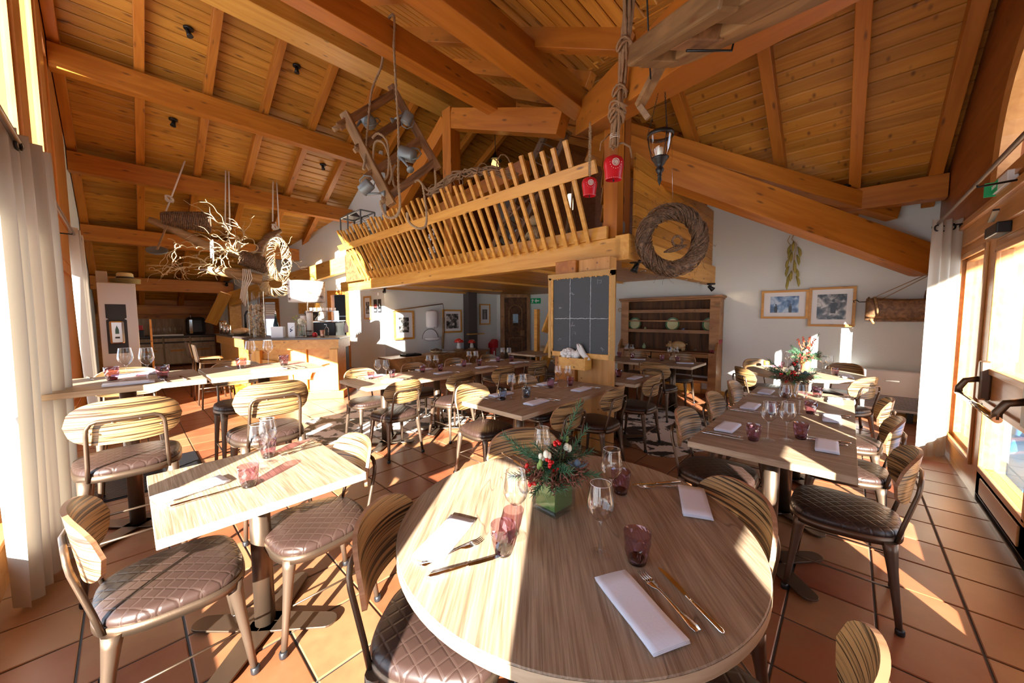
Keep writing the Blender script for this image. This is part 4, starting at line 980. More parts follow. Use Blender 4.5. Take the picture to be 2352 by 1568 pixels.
# sunlit table for two
put('nap', .155,2.0,Z,-78,'napkin at the left of the sunlit table for two'); cut('fork', (.08,1.935), (.285,1.985), Z, 'fork along the napkin on the sunlit table for two'); cut('knife', (.07,1.875), (.31,1.885), Z, 'knife nearest us on the sunlit table for two')
put('tum', .33,1.87,Z,0,'near tumbler on the sunlit table for two'); put('tum', .475,2.19,Z,0,'far tumbler on the sunlit table for two'); put('wine', .405,2.03,Z,0,'near wine glass on the sunlit table for two'); put('wine', .46,2.11,Z,0,'far wine glass on the sunlit table for two')
cut('knife', (.74,2.215), (.53,2.2), Z, 'knife at the far right of the sunlit table for two'); cut('fork', (.72,2.17), (.52,2.15), Z, 'fork at the far right of the sunlit table for two')
# high tables
Z = 1.051
put('tum', -.08,3.72,Z,0,'left tumbler on the high table by the curtain'); put('tum', .165,3.56,Z,30,'right tumbler on the high table by the curtain'); put('wine', -.01,3.63,Z,0,'left wine glass on the high table by the curtain'); put('wine', .09,3.54,Z,0,'right wine glass on the high table by the curtain')
put('nap', .0,3.40,Z,88,'near napkin on the high table by the curtain'); put('nap', .03,3.90,Z,92,'shaded far napkin on the high table by the curtain'); cut('fork', (.17,3.33), (.16,3.47), Z, 'fork on the high table by the curtain'); cut('knife', (.27,3.33), (.25,3.55), Z, 'near knife on the high table by the curtain'); cut('knife', (-.2,3.97), (-.17,3.8), Z, 'far knife on the high table by the curtain')
put('tum', .65,3.72,Z,0,'left tumbler on the high table near the bar'); put('tum', .95,3.67,Z,30,'right tumbler on the high table near the bar'); put('wine', .74,3.84,Z,0,'left wine glass on the high table near the bar'); put('wine', .87,3.83,Z,0,'right wine glass on the high table near the bar')
put('nap', .78,3.42,Z,88,'napkin on the high table near the bar'); cut('fork', (.95,3.35), (.94,3.55), Z, 'fork on the high table near the bar'); cut('knife', (1.02,3.35), (1.0,3.57), Z, 'near knife on the high table near the bar'); cut('knife', (.58,3.95), (.6,3.8), Z, 'far knife on the high table near the bar')

# ---- cowhides, mats
def hide(nm, c, rx, ry, seed, label):
    q = random.Random(seed); n = 40; ph = [q.uniform(0,6.28) for _ in range(5)]; rr = []
    for i in range(n):
        a = 2*PI*i/n; rr.append(1+.10*math.sin(3*a+ph[0])+.12*math.sin(4*a+ph[1])+.05*math.sin(9*a+ph[2])+.03*math.sin(14*a+ph[3]))
    poly = [(rx*rr[i]*math.cos(2*PI*i/n), ry*rr[i]*math.sin(2*PI*i/n)) for i in range(n)]
    tag(obj(nm, MB().prism(poly, .001, .006), COW, loc=(c[0],c[1],0)), label, 'rug')
hide('cowhide_rug', (2.65,4.85), 1.25, .85, 2, 'black and white cowhide rug under the long row by the chest')
hide('cowhide_rug', (4.85,1.75), 1.1, .75, 8, 'black and white cowhide rug between the pillar and the right row')
mm = MB()
for i in range(26): mm.box(-.35, .45, 4.32+i*.035, 4.345+i*.035, .001, .014)
mt = empty('door_mat', (0,0,0), label='ribbed black rubber mat on the tiles behind the high tables', cat='mat'); obj('base', MB().box(-.36,.46,4.3,5.24,.0005,.006), BLACK, mt); obj('rib', mm, BLACK, mt)
# ================================================================ curtains and rods
def curtain(nm, path, z0, z1, amp, waves, label, flare=1.0, grom=4, sweep=(0,0)):
    """path: two ends (x,y) of the gathered width"""
    (ax, ay), (bx, by) = path; d = Vector((bx-ax, by-ay, 0)); Lh = d.length; dn = d.normalized(); nn = Vector((-dn.y, dn.x, 0))
    q = random.Random(len(label)); ph = q.uniform(0, 6)
    def f(u, v):
        w_ = 1 + (flare-1)*(1-v); s_ = (u-.5)*Lh*w_+Lh/2
        a = amp*(math.sin(2*PI*waves*u+ph)+.35*math.sin(2*PI*waves*2.3*u+ph*2)*(1-v*.6)) * (.75+.25*math.sin(3*v+ph))
        p = Vector((ax, ay, 0)) + dn*s_ + nn*a + Vector((sweep[0], sweep[1], 0))*(1-v)**2
        return (p.x, p.y, z0+(z1-z0)*v + .01*math.sin(2*PI*waves*u))
    r = empty(nm, label=label, cat='curtain')
    obj('panel', MB().grid(f, 90, 14), CURT, r)
    for i in range(grom):
        u = (i+.5)/grom; p = Vector(f(u, .965)); obj('grommet', MB().tube([(p.x+nn.x*.0+ .028*math.cos(t)*dn.x, p.y+.028*math.cos(t)*dn.y, p.z+.028*math.sin(t)) for t in [2*PI*k/14 for k in range(14)]], .007, 6, closed=True), BLACKM, r)
    return r
curtain('curtain', ((-.43,3.0),(-.30,3.56)), .015, 2.47, .06, 5, 'pale linen curtain closest to us at the left edge, sunlight through it', 1.08)
curtain('curtain', ((-.33,6.28),(-.33,6.85)), .015, 2.47, .045, 5, 'second linen curtain on the left, swept back beside the fridge', 1.1, sweep=(.05,-.15))
curtain('curtain', ((5.72,-.785),(5.50,-.57)), .02, 2.42, .022, 3, 'linen curtain on the right beside the glazed door with a sunlit square', 1.05)
def rod(y, label, a, b, z=2.42):
    r = empty('curtain_rod', label=label, cat='curtain rod'); return r
r = empty('curtain_rod', label='dark metal curtain rod high along the left window wall', cat='curtain rod')
obj('pole', MB().tube([(-.33,-.6,2.40),(-.33,6.95,2.40)], .014, 12), BRONZEL, r)
for y in (.3, 3.7, 6.1): obj('bracket', MB().tube([(-.54,y,2.37),(-.33,y,2.37),(-.33,y,2.40)], .007, 8), BLACKM, r)
r = empty('curtain_rod', label='dark metal curtain rod running along above the glazed door', cat='curtain rod')
obj('pole', MB().tube([(-.3,-.6,2.375),(5.72,-.6,2.375)], .014, 12), BRONZEL, r); obj('finial', MB().ball((5.74,-.6,2.375), .025), BLACKM, r)
for x in (1.0, 4.05, 5.62): obj('bracket', MB().tube([(x,-.8,2.36),(x,-.6,2.35),(x,-.6,2.37)], .007, 8), BLACKM, r)
tag(obj('tieback_hook', MB().tube([(-.50,2.80,1.00),(-.46,2.80,1.02),(-.44,2.84,1.05),(-.44,2.90,1.05),(-.44,2.94,1.01),(-.44,2.92,.96),(-.44,2.86,.95)], .006, 8), BLACKM), 'black curved curtain tieback hook at the far left edge', 'hook')
# ================================================================ text helper
def text(body, size, mat, parent, m4, name='lettering', align='CENTER'):
    c = bpy.data.curves.new('t', 'FONT'); c.body = body; c.size = size; c.extrude = .0006; c.align_x = align; c.align_y = 'CENTER'
    o = bpy.data.objects.new('t', c); COL.objects.link(o); dg = bpy.context.evaluated_depsgraph_get(); me = bpy.data.meshes.new_from_object(o.evaluated_get(dg)); bpy.data.objects.remove(o)
    me.materials.clear(); me.materials.append(mat); n = bpy.data.objects.new(name, me); COL.objects.link(n); n.parent = parent; n.matrix_basis = m4; return n
def fr4(o, xdir, zdir):
    """matrix: local x->xdir, local y->zdir (up on the wall), local z-> outward"""
    x = Vector(xdir).normalized(); y = Vector(zdir).normalized(); z = x.cross(y); M_ = Matrix.Identity(4)
    for i, v in enumerate((x, y, z)):
        for j in range(3): M_[j][i] = v[j]
    M_.translation = Vector(o); return M_
GRS = plain('exit sign green', (.01,.30,.10), .4, emit=(.01,.25,.09), es=.15); WTX = plain('white lettering', (.9,.9,.9), .5)
# exit sign on the right wall (box, lettering faces the room)
ex = empty('exit_sign', label='small box exit sign with green SORTIE face above the glazed door', cat='sign')
obj('housing', MB().box(4.20, 4.55, YR+.01, YR+.06, 2.38, 2.47), PLASTIC, ex, bevel=.006); obj('green_face', MB().box(4.55, 4.56, YR+.01, YR+.10, 2.37, 2.475), GRS, ex)
obj('green_face', MB().box(4.42, 4.55, YR+.06, YR+.063, 2.385, 2.465), GRS, ex); text('SORTIE', .036, WTX, ex, fr4((4.485, YR+.066, 2.425), (-1,0,0), (0,0,1)))
ex.location = (0,0,0)
# ================================================================ framed pictures
def picture(o, xdir, w_, h_, label, ph, ar=.55, fw=.035, mt=MATTE):
    """o: centre on the wall; xdir: horizontal direction seen left to right"""
    m4 = fr4(o, xdir, (0,0,1)); r = empty('framed_picture', label=label, cat='picture', mat4=m4)
    obj('frame', MB().box(-w_/2,-w_/2+fw,-h_/2,h_/2,0,.022).box(w_/2-fw,w_/2,-h_/2,h_/2,0,.022).box(-w_/2+fw,w_/2-fw,-h_/2,-h_/2+fw,0,.022).box(-w_/2+fw,w_/2-fw,h_/2-fw,h_/2,0,.022), HONEY, r, bevel=.003)
    obj('mount', MB().box(-w_/2+fw,w_/2-fw,-h_/2+fw,h_/2-fw,0,.006), mt, r)
    pw, p_h = (w_-2*fw)*ar, (h_-2*fw)*ar; o_ = obj('print', MB().box(-pw/2,pw/2,-p_h/2,p_h/2,.006,.0075), ph, r)
    return r, pw, p_h
def person_print(r, x, z, h_, c=(.02,.02,.02), hat=False):
    m = plain('print ink', c, .3); b = MB().prism([(x-.12*h_,z),(x+.12*h_,z),(x+.14*h_,z+.45*h_),(x+.10*h_,z+.68*h_),(x-.10*h_,z+.68*h_),(x-.15*h_,z+.4*h_)], .0075, .0082); n = 12
    b.prism([(x+.075*h_*math.cos(2*PI*i/n), z+.80*h_+.09*h_*math.sin(2*PI*i/n)) for i in range(n)], .0075, .0083)
    if hat: b.prism([(x-.16*h_,z+.86*h_),(x+.16*h_,z+.86*h_),(x+.08*h_,z+.98*h_),(x-.08*h_,z+.98*h_)], .0076, .0085)
    obj('printed_figure', b, m, r)
X7 = (0,-1,0)
r, a, b = picture((7.37,.79,1.65), X7, .62, .46, 'left framed picture of two walkers above a blue lake on the far white wall', PHBL, .68); person_print(r, .08, -b/2, .16); person_print(r, -.11, -b/2, .16)
r, a, b = picture((7.37,.21,1.60), X7, .54, .60, 'right framed black and white picture of a child on rocks', PHBW, .72); person_print(r, .02, -.10, .24)
r, a, b = picture((5.01,8.57,1.26), (1,0,0), .60, .76, 'big framed photograph half washed out by the sun patch', PHBW, .60, .05)
r, a, b = picture((6.60,8.57,1.34), (1,0,0), .70, .68, 'framed old photograph of villagers right of the enamel tank', PHBW, .74, .05); person_print(r, .12, -b/2, .3)
r, a, b = picture((7.90,8.57,1.54), (1,0,0), .46, .66, 'tall framed portrait left of the carved door', plain('sepia print', (.10,.10,.10), .3), .55, .04); person_print(r, 0, -b/2, .3, (.28,.25,.22), True)
r, a, b = picture((4.49,9.50,1.72), (0,-1,0), .42, .62, 'narrow framed photograph beside the two black posters', PHBW, .6, .045)
pk = [('left black wall poster with a red ring', 9.07), ('right black wall poster with a white shoe mark', 8.84)]
for i, (lb, y) in enumerate(pk):
    m4 = fr4((4.49, y, 1.76), (0,-1,0), (0,0,1)); r = empty('poster', label=lb, cat='poster', mat4=m4); obj('sheet', MB().box(-.09,.09,-.17,.17,0,.003), BLACK, r)
    if i == 0: obj('mark', MB().tube([(.045*math.cos(t)-.02,.03*math.sin(t),.004) for t in [2*PI*k/20 for k in range(20)]], .006, 5, closed=True).tube([(.03*math.cos(t)+.04,.045*math.sin(t),.004) for t in [2*PI*k/20 for k in range(20)]], .006, 5, closed=True), plain('poster red', (.7,.05,.04), .5), r)
    else: obj('mark', MB().prism([(-.02,.0),(.03,-.02),(.04,.01),(.01,.03),(0,.06),(-.02,.05)], .003, .005), WTX, r)
    obj('text_line', MB().box(-.06,.06,-.10,-.09,.003,.0045).box(-.05,.05,-.12,-.113,.003,.0045).box(-.055,.055,-.138,-.131,.003,.0045), WTX, r)
tag(obj('wall_switch', MB().box(4.47,4.5,8.9,9.06,2.03,2.10), ENAMEL, bevel=.004), 'white switch plate under the loft beam beside the posters', 'switch')
# ================================================================ old dresser
hx0, hx1, hy0, hy1 = 7.06, 7.36, 1.66, 3.50
h = empty('dresser', (7.2, 2.58, 0), label='large antique wooden dresser with plate shelves against the white wall', cat='dresser')
def hp(nm, x0, x1, y0, y1, z0, z1, m=HUTCHW, bv=.004): return obj(nm, MB().box(x0-7.2, x1-7.2, y0-2.58, y1-2.58, z0, z1), m, h, bevel=bv)
hp('back_board', 7.335, 7.355, hy0, hy1, .35, 1.80, DARKW)
for y in (hy0, hy1-.04):
    obj('side', MB().prism([(6.98-7.2,0),(7.36-7.2,0),(7.36-7.2,1.80),(7.12-7.2,1.80),(7.12-7.2,1.02),(6.98-7.2,.86)], y-2.58, y+.04-2.58, ax='y'), HUTCHW, h, bevel=.004)
hp('stile', 7.10, 7.13, hy0+.0, hy0+.16, .86, 1.79); hp('stile', 7.10, 7.13, hy1-.16, hy1, .86, 1.79)
hp('leg', 6.97, 7.00, hy0, hy0+.13, 0, .80); hp('leg', 6.97, 7.0, hy1-.13, hy1, 0, .8)
obj('cornice', MB().box(7.07-7.2, 7.38-7.2, hy0-.04-2.58, hy1+.04-2.58, 1.79, 1.83).box(7.09-7.2, 7.37-7.2, hy0-.02-2.58, hy1+.02-2.58, 1.76, 1.79), HUTCHW, h, bevel=.006)
for z in (1.56, 1.175): hp('shelf', 7.14, 7.35, hy0+.03, hy1-.03, z-.02, z); hp('shelf_rail', 7.12, 7.14, hy0+.03, hy1-.03, z-.03, z+.035)
hp('plate_bar', 7.14, 7.155, hy0+.03, hy1-.03, 1.36, 1.385)
hp('worktop', 6.98, 7.36, hy0+.02, hy1-.02, .78, .81); hp('front_rail', 6.98, 7.0, hy0+.1, 2.42, .72, .80)
hp('lower_shelf', 7.0, 7.35, hy0+.03, hy1-.03, .27, .31)
for i, (y0, y1) in enumerate(((2.44,2.80),(2.82,3.14),(3.16,3.42))): d_ = hp('door', 6.985, 7.005, y0, y1, .31, .77); 
hg = MB()
for z in (.68, .40): hg.prism([(2.80-2.58,z-.02),(2.97-2.58,z-.012),(3.0-2.58,z+.01),(2.93-2.58,z+.012),(2.90-2.58,z+.035),(2.85-2.58,z+.012),(2.80-2.58,z+.012)], 6.978-7.2, 6.986-7.2, ax='x')
obj('iron_hinge', hg, BLACKM, h)
PLG = plain('plate cream', (.62,.60,.33), .25); PGR = plain('plate green rim', (.05,.16,.07), .3)
for i, y in enumerate((3.27, 2.51, 1.85)):
    lb = ('leftmost green rimmed plate on the dresser','middle green rimmed plate on the dresser','right green rimmed plate on the dresser, part hidden by the stile')[i]
    p = empty('plate', (7.27, y, 1.31), label=lb, cat='plate', group='plates on the dresser shelf'); p.rotation_euler = (0, math.radians(-80), 0)
    obj('dish', MB().lathe([(.07,0),(.085,.003),(.128,.018),(.13,.021),(.12,.019),(.083,.007),(.02,.005),(.001,.005)], seg=40), PLG, p); obj('rim', MB().shell([(.104,.0155),(.129,.0225)], seg=40), PGR, p)
pg = MB(); pc = (7.16, 2.36, .915)
pg.ball((0,0,0), .085, 16, 10, (.8,1.55,.95)); pg.ball((0,.15,.0), .05, 12, 8, (.9,1.1,1)); pg.tube([(0,.18,-.01),(0,.225,-.015)], [.026,.022], 12)
for x in (-.03,.03): pg.tube([(x,.14,.035),(x*1.3,.15,.07),(x*1.2,.175,.06)], [.014,.012,.003], 6)
for x in (-.04,.04):
    for y in (-.09,.09): pg.tube([(x,y,-.04),(x,y,-.10)], [.03,.02], 8)
pg.tube([(0,-.13,.02),(.01,-.15,.035),(0,-.16,.02)], .005, 5)
pgo = empty('carved_pig', pc, label='pale wooden pig figure standing on the dresser worktop', cat='figurine'); obj('body', pg, plain('pig wood', (.52,.33,.14), .45, bump=.1), pgo)
for i, y in enumerate((1.80,1.76,1.72)): o = tag(obj('book', MB().box(-.09,.09,-.016,.016,0,.24), plain('red book', (.33,.01,.015), .5), loc=(7.2,y-.01,.815), rot=(.22,0,0), bevel=.002), ('leftmost','middle','rightmost')[i]+' of three red books leaning at the dresser side', 'book', 'red books on the dresser')
def pot(nm, x, y, z, prof, mat, label, cat='pot', seg=16): return tag(obj(nm, MB().lathe(prof, seg=seg), mat, loc=(x,y,z)), label, cat)
TERR = plain('brown glazed clay', (.32,.09,.03), .3); BLU = plain('blue glaze', (.06,.10,.22), .25); GPOT = plain('green speckled pot', (.22,.30,.14), .35)
bowl = [(.02,0),(.035,.012),(.04,.03),(.037,.03),(.02,.008)]
pot('bowl',7.2,2.77,1.176,bowl,TERR,'small brown bowl left of the middle dresser plate'); pot('bowl',7.2,2.02,1.176,bowl,TERR,'small brown bowl right of the blue pot on the dresser'); pot('jug',7.2,2.29,1.176,[(.022,0),(.03,.03),(.024,.05),(.028,.06)],BLU,'tiny blue pot beside the middle dresser plate'); pot('figurine',7.2,3.02,1.176,[(.028,0),(.032,.02),(.022,.05),(.008,.075),(.001,.08)],GPOT,'little green figurine between the left dresser plates','figurine')
pot('figurine',7.15,3.02,.815,[(.03,0),(.038,.03),(.028,.07),(.01,.10),(.001,.12)],GPOT,'green and white figurine on the dresser worktop left of the pig','figurine'); pot('jar',7.15,2.05,.815,[(.022,0),(.03,.01),(.03,.05),(.022,.06),(.022,.075)],VGL,'small glass jar right of the pig on the dresser','jar')
pot('bowl',7.2,3.18,1.565,bowl,TERR,'red bowl on the top dresser shelf at the left'); pot('dish',7.2,2.51,1.565,[(.03,0),(.08,.014),(.078,.017),(.02,.004)],PLG,'flat pale dish on the top dresser shelf','dish'); pot('bowl',7.2,2.0,1.565,[(.02,0),(.032,.02),(.01,.04),(.001,.05)],TERR,'small brown pot with lid on the top dresser shelf'); pot('bottle',7.1,3.33,.815,[(.025,0),(.028,.05),(.018,.09),(.02,.12)],WGL,'stoppered glass bottle at the left of the dresser worktop','bottle')
st = MB(); st.prism([((.055 if k % 2 == 0 else .024)*math.cos(PI/2+k*PI/5), (.055 if k % 2 == 0 else .024)*math.sin(PI/2+k*PI/5)) for k in range(10)], 0, .01)
tag(obj('wooden_star', st, OLDL, mat4=fr4((7.09,1.70,1.66), (0,-1,0), (0,0,1))), 'little pale wooden star hung on the right dresser stile', 'ornament')
tag(obj('straw_ornament', MB().tube([(.035*math.cos(t),.035*math.sin(t),.01) for t in [2*PI*k/16 for k in range(16)]], .008, 6, closed=True).tube([(-.03,0,.01),(.03,0,.01)], .005, 5).tube([(0,-.03,.01),(0,.03,.01)], .005, 5), TWIG, mat4=fr4((7.09,3.52,1.60), (0,-1,0), (0,0,1))), 'small round straw ornament on the left edge of the dresser', 'ornament')
# ================================================================ right end: heater, cradle, corn
ht = empty('heater', (7.26, -.26, 0), label='low white convector heater in the far right corner', cat='heater')
obj('casing', MB().box(-.09,.10,-.50,.46,.14,.70), ENAMEL, ht, bevel=.015); obj('side_panel', MB().box(-.085,.10,.46,.50,.14,.70).box(-.085,.1,-.53,-.5,.14,.70), PLASTIC, ht, bevel=.01)
for i in range(11): obj('grille_slat', MB().box(-.096,-.088,-.46,.06,.18+i*.017,.187+i*.017), DGREY, ht)
obj('badge', MB().box(-.093,-.088,-.28,-.14,.555,.575), STEEL, ht, bevel=.003)
for y in (-.4,.35): obj('foot', MB().box(-.06,.06,y-.03,y+.03,0,.14), BLACK, ht)
cdl = empty('wooden_cradle', (7.22,-.46,1.56), label='dark wooden packsaddle trough hung by cords in the right corner', cat='cradle')
obj('side_board', MB().grid(lambda u, v: (-.10-.035*math.sin(PI*v*.9), -.30+.60*u, -.14+.27*v-.012*math.sin(5*u)), 12, 8), OLDW, cdl, solid=.02)
obj('bottom_board', MB().grid(lambda u, v: (-.10+.2*v, -.30+.60*u, -.14-.03*math.sin(PI*v)), 10, 8), OLDW, cdl, solid=.02); obj('side_board', MB().box(.10,.12,-.30,.30,-.14,.13), OLDW, cdl)
for y in (.26,-.28): obj('end_board', MB().prism([(-.10,-.14),(.11,-.14),(.11,.12),(0,.17),(-.11,.12)] if y > 0 else [(-.10,-.14),(.11,-.14),(.11,.16),(.02,.24),(-.10,.18)], y, y+.025, ax='y'), OLDW, cdl, bevel=.008)
obj('handle_strap', MB().tube([(-.13,.22,.16),(-.155,.20,.06),(-.15,.18,-.05),(-.12,.17,-.10)], [.018,.016,.014,.012], 8), OLDL, cdl); obj('peg', MB().tube([(-.1,.25,-.14),(-.11,.21,-.21)], .017, 8), OLDW, cdl)
obj('iron_hook', MB().tube([(-.02,.28,.10),(-.02,.34,.10),(-.02,.37,.10),(-.02,.40,.13),(-.02,.43,.12),(-.02,.42,.09)], .006, 6), BLACKM, cdl)
obj('cord', MB().tube([(-.1,.2,.17),(-.02,-.28,.46)], .006, 6), ROPE, cdl); obj('cord', MB().tube([(-.1,.16,.12),(-.0,-.32,.46)], .006, 6), ROPE, cdl)
cn = empty('corn_bunch', (7.30,.70,2.40), label='bunch of dried yellow green corn cobs hung on the white wall', cat='dried corn')
CORNM = plain('dried corn husk', (.36,.30,.06), .6, bump=.5, bs=90); q = random.Random(9)
for i in range(15):
    z = .18-.042*i; y = .05*math.sin(i*2.3); x = -.03*math.cos(i*1.7)
    obj('cob', MB().tube([(x,y,z+.06),(x*1.5-.01,y*1.5,z),(x*1.6-.01,y*1.7,z-.06),(x*1.6,y*1.7,z-.11)], [.006,.02,.018,.003], 8), CORNM, cn)
obj('string', MB().tube([(0,0,.36),(0,.03,.28),(-.01,-.03,.2),(0,0,-.35)], .007, 6).tube([(0,.05,.34),(-.01,.08,.26),(0,.05,.2)], .006, 6), TWIG, cn)
# ================================================================ hanging wreath
def wreath(nm, m4, R_, r_, mat, label, n=230, seed=1, cat='wreath', thin_=.0045, parent=None, loose=40):
    q = random.Random(seed); m_ = MB()
    m_.tube([(R_*math.cos(2*PI*k/40), 0, R_*math.sin(2*PI*k/40)) for k in range(40)], r_*.78, 10, closed=True)
    for i in range(n):
        a0 = q.uniform(0, 2*PI); p0 = q.uniform(0, 2*PI); tw = q.uniform(.9,1.6); ln = q.uniform(.5,1.1); rr = r_*q.uniform(.82,1.05); pts = []
        for j in range(8):
            t = j/7; a = a0+ln*t; p = p0+tw*1.9*t; R2 = R_+rr*math.cos(p); pts.append((R2*math.cos(a), rr*math.sin(p), R2*math.sin(a)))
        m_.tube(pts, thin_*q.uniform(.6,1.2), 4, cap=False)
    for i in range(loose):
        a = q.uniform(0, 2*PI); pts = [((R_+r_*.8)*math.cos(a), q.uniform(-.02,.02), (R_+r_*.8)*math.sin(a))]; d_ = a+q.uniform(-1.2,1.2)
        for j in range(4): d_ += q.uniform(-.5,.5); l = pts[-1]; pts.append((l[0]+r_*.35*math.cos(d_), l[1]+q.uniform(-.01,.01), l[2]+r_*.35*math.sin(d_)))
        m_.tube(pts, thin_*.3, 3, cap=False)
    r = empty(nm, label=label, cat=cat, mat4=m4); obj('woven_ring', m_, mat, r); return r
FW = Matrix.Rotation(YAW-PI/2, 4, 'Z')
def at(x, y, z, rot=None): M_ = Matrix.Translation((x,y,z)) @ FW; return M_ @ rot if rot is not None else M_
wr = wreath('hanging_wreath', at(4.02,1.42,2.275), .30, .085, WICK, 'big round twig wreath hanging in front of the loft side panel', 300, 4)
q2 = MB(); 
for k in range(26):
    ph = k*.5; q2.tube([((.052+.013*math.cos(ph+6*t))*math.cos(t), .013*math.sin(ph+6*t), (.052+.013*math.cos(ph+6*t))*math.sin(t)) for t in [2*PI*j/20 for j in range(20)]], .003, 4, closed=True)
obj('small_ring', q2, WICK, wr, loc=(.05,-.02,-.01))
q2 = MB()
for k in range(30):
    ph = k*.7; q2.tube([(-.12+.24*t, .028*math.sin(ph+5*t)*math.sin(PI*(t*.9+.05)), -.015+.07*t+.028*math.cos(ph+5*t)*math.sin(PI*(t*.9+.05))) for t in [j/9 for j in range(10)]], .004, 4)
obj('twig_bundle', q2, WICK, wr, loc=(.03,-.02,-.11)); obj('wire', MB().tube([(0,0,.37),(-.03,0,1.1)], .0012, 4), STEEL, wr)
# ================================================================ bells, vine, lantern, old yoke on the valley beam
BELLW = plain('white bell paint', (.78,.62,.55), .5)
def bell(x, y, z, s, label, rope=None):
    r = empty('red_bell', label=label, cat='bell', group='red painted bells', mat4=at(x,y,z))
    prof = [(.042,.090),(.064,.078),(.076,.052),(.077,.02),(.066,-.04),(.061,-.085)]
    m_ = MB().lathe([(a*s, b*s) for a, b in prof[::-1]], seg=24); m_.f = m_.f[:-2]; m_.sm = m_.sm[:-2]; m_.lathe([(.001,.096*s),(.042*s,.090*s)], seg=24); m_.v = [(a, b*.72, c) for a, b, c in m_.v]; obj('body', m_, RED, r)
    dm = MB(); n = 16; yy = -.057*s
    dm.tube([(.026*s*math.cos(2*PI*k/n), yy+.000*s, .03*s+.026*s*math.sin(2*PI*k/n)) for k in range(n)], .0025*s, 5, closed=True)
    for k in range(n): a = 2*PI*k/n; dm.tube([(.008*s*math.cos(a), yy, .03*s+.008*s*math.sin(a)),(.022*s*math.cos(a), yy, .03*s+.022*s*math.sin(a))], .0022*s, 4)
    dm.ball((0, yy, .03*s), .007*s, 8, 4)
    for k in range(13): t = -1+2*k/12; dm.ball((.062*s*math.sin(t*1.3), -.0455*s*math.cos(t*1.3), -.078*s), .0025*s, 5, 3)
    for k in range(9): a = PI+PI*k/8; dm.ball((.043*s*math.cos(a), yy+.002, .03*s+.047*s*math.sin(a)), .003*s, 5, 3)
    tag(obj('painted_flower', dm, BELLW, r), kind='stuff'); obj('loop', MB().tube([(-.015*s,0,.08*s),(-.012*s,0,.105*s),(.012*s,0,.105*s),(.015*s,0,.08*s)], .0025*s, 6), RED, r); obj('clapper', MB().tube([(0,0,.0),(0,0,-.085*s)], .003*s, 5).ball((0,0,-.09*s), .008*s, 6, 4), BLACKM, r)
    if rope:
        q = random.Random(2); pts = [(.004*math.sin(k*2.1), .004*math.cos(k*2.1), .10*s+rope*k/18) for k in range(19)]
        m_ = MB().tube(pts, .006, 6); 
        for k in range(30): t = k/29; m_.tube([(.012*math.cos(a+k), .012*math.sin(a+k), .12*s+rope*.85*t+.002*a) for a in (0,1.2,2.4,3.6,4.8,6)], .004, 4)
        obj('twine', m_, ROPE, r)
    return r
bell(2.615,1.37,2.60,1.0,'larger red cowbell hanging below the vine stems'); bell(3.055,1.845,2.685,.95,'smaller red cowbell on a twisted twine, left of the larger one', .50)
vs_ = MB(); q = random.Random(12)
for k in range(13):
    a = 2.4*k; rr = .037*math.sqrt((k+1)/13); pts = []
    for j in range(26):
        t = j/25; z = 3.64-.86*t; xx = 2.38+.27*t**1.3; yy = 1.15+.24*t**1.3; b_ = a+3.2*t; wv = 1-.45*math.sin(PI*t)
        pts.append((xx+rr*wv*math.cos(b_)+.008*math.sin(9*t+k), yy+rr*wv*math.sin(b_)+.008*math.cos(8*t+k*2), z+q.uniform(-.01,.01)))
    vs_.tube(pts, [.0125*q.uniform(.6,1.1) for _ in pts], 6)
for zc_, n in ((3.32,1),(3.08,1),(2.98,2),(2.94,2)):
    t = (3.64-zc_)/.86; cx, cy = 2.38+.27*t**1.3, 1.15+.24*t**1.3
    for k in range(n+1): vs_.tube([(cx+(.045+.008*k)*math.cos(a), cy+(.045+.008*k)*math.sin(a), zc_+.02*math.sin(a*2+k)+.02*k) for a in [2*PI*j/14 for j in range(14)]], .009, 6, closed=True)
vs_.tube([(2.64,1.38,2.79),(2.68,1.33,2.80),(2.72,1.29,2.77),(2.73,1.28,2.69)], [.009,.009,.008,.006], 6); vs_.tube([(2.6,1.4,2.86),(2.56,1.45,2.80),(2.58,1.47,2.75)], .005, 5)
vb = empty('vine_bundle', label='thick bundle of twisted vine stems hanging from the roof', cat='vine'); obj('stems', vs_, VINE, vb)
obj('binding', MB().tube([(2.625+.036*math.cos(a),1.37+.036*math.sin(a),2.82+.002*a) for a in [k*.6 for k in range(32)]], .003, 5), ROPEW, vb)
ln = empty('hanging_lantern', label='black hanging candle lantern with a bell shaped glass on three chains', cat='lantern', mat4=at(2.49,.97,2.56))
obj('glass', MB().shell([(.040,-.035),(.058,.01),(.070,.06),(.078,.115)], seg=28), WGL, ln); obj('top_ring', MB().shell([(.081,.098),(.082,.122)], seg=28), BLACKM, ln, solid=.003)
obj('base', MB().lathe([(.001,-.215),(.006,-.20),(.014,-.175),(.010,-.155),(.016,-.148),(.010,-.14),(.022,-.125),(.027,-.108),(.016,-.092),(.030,-.078),(.038,-.06),(.050,-.045),(.056,-.035),(.045,-.03)], seg=24), BLACKM, ln); obj('candle', MB().lathe([(.018,-.03),(.018,.03)], seg=12), CREAM, ln)
rb = MB()
for k in range(3): a = .6+2*PI*k/3; rb.tube([(.052*math.cos(a),.052*math.sin(a),-.035),(.062*math.cos(a),.062*math.sin(a),.01),(.074*math.cos(a),.074*math.sin(a),.06),(.081*math.cos(a),.081*math.sin(a),.115)], .003, 5)
obj('rib', rb, BLACKM, ln); chn = MB()
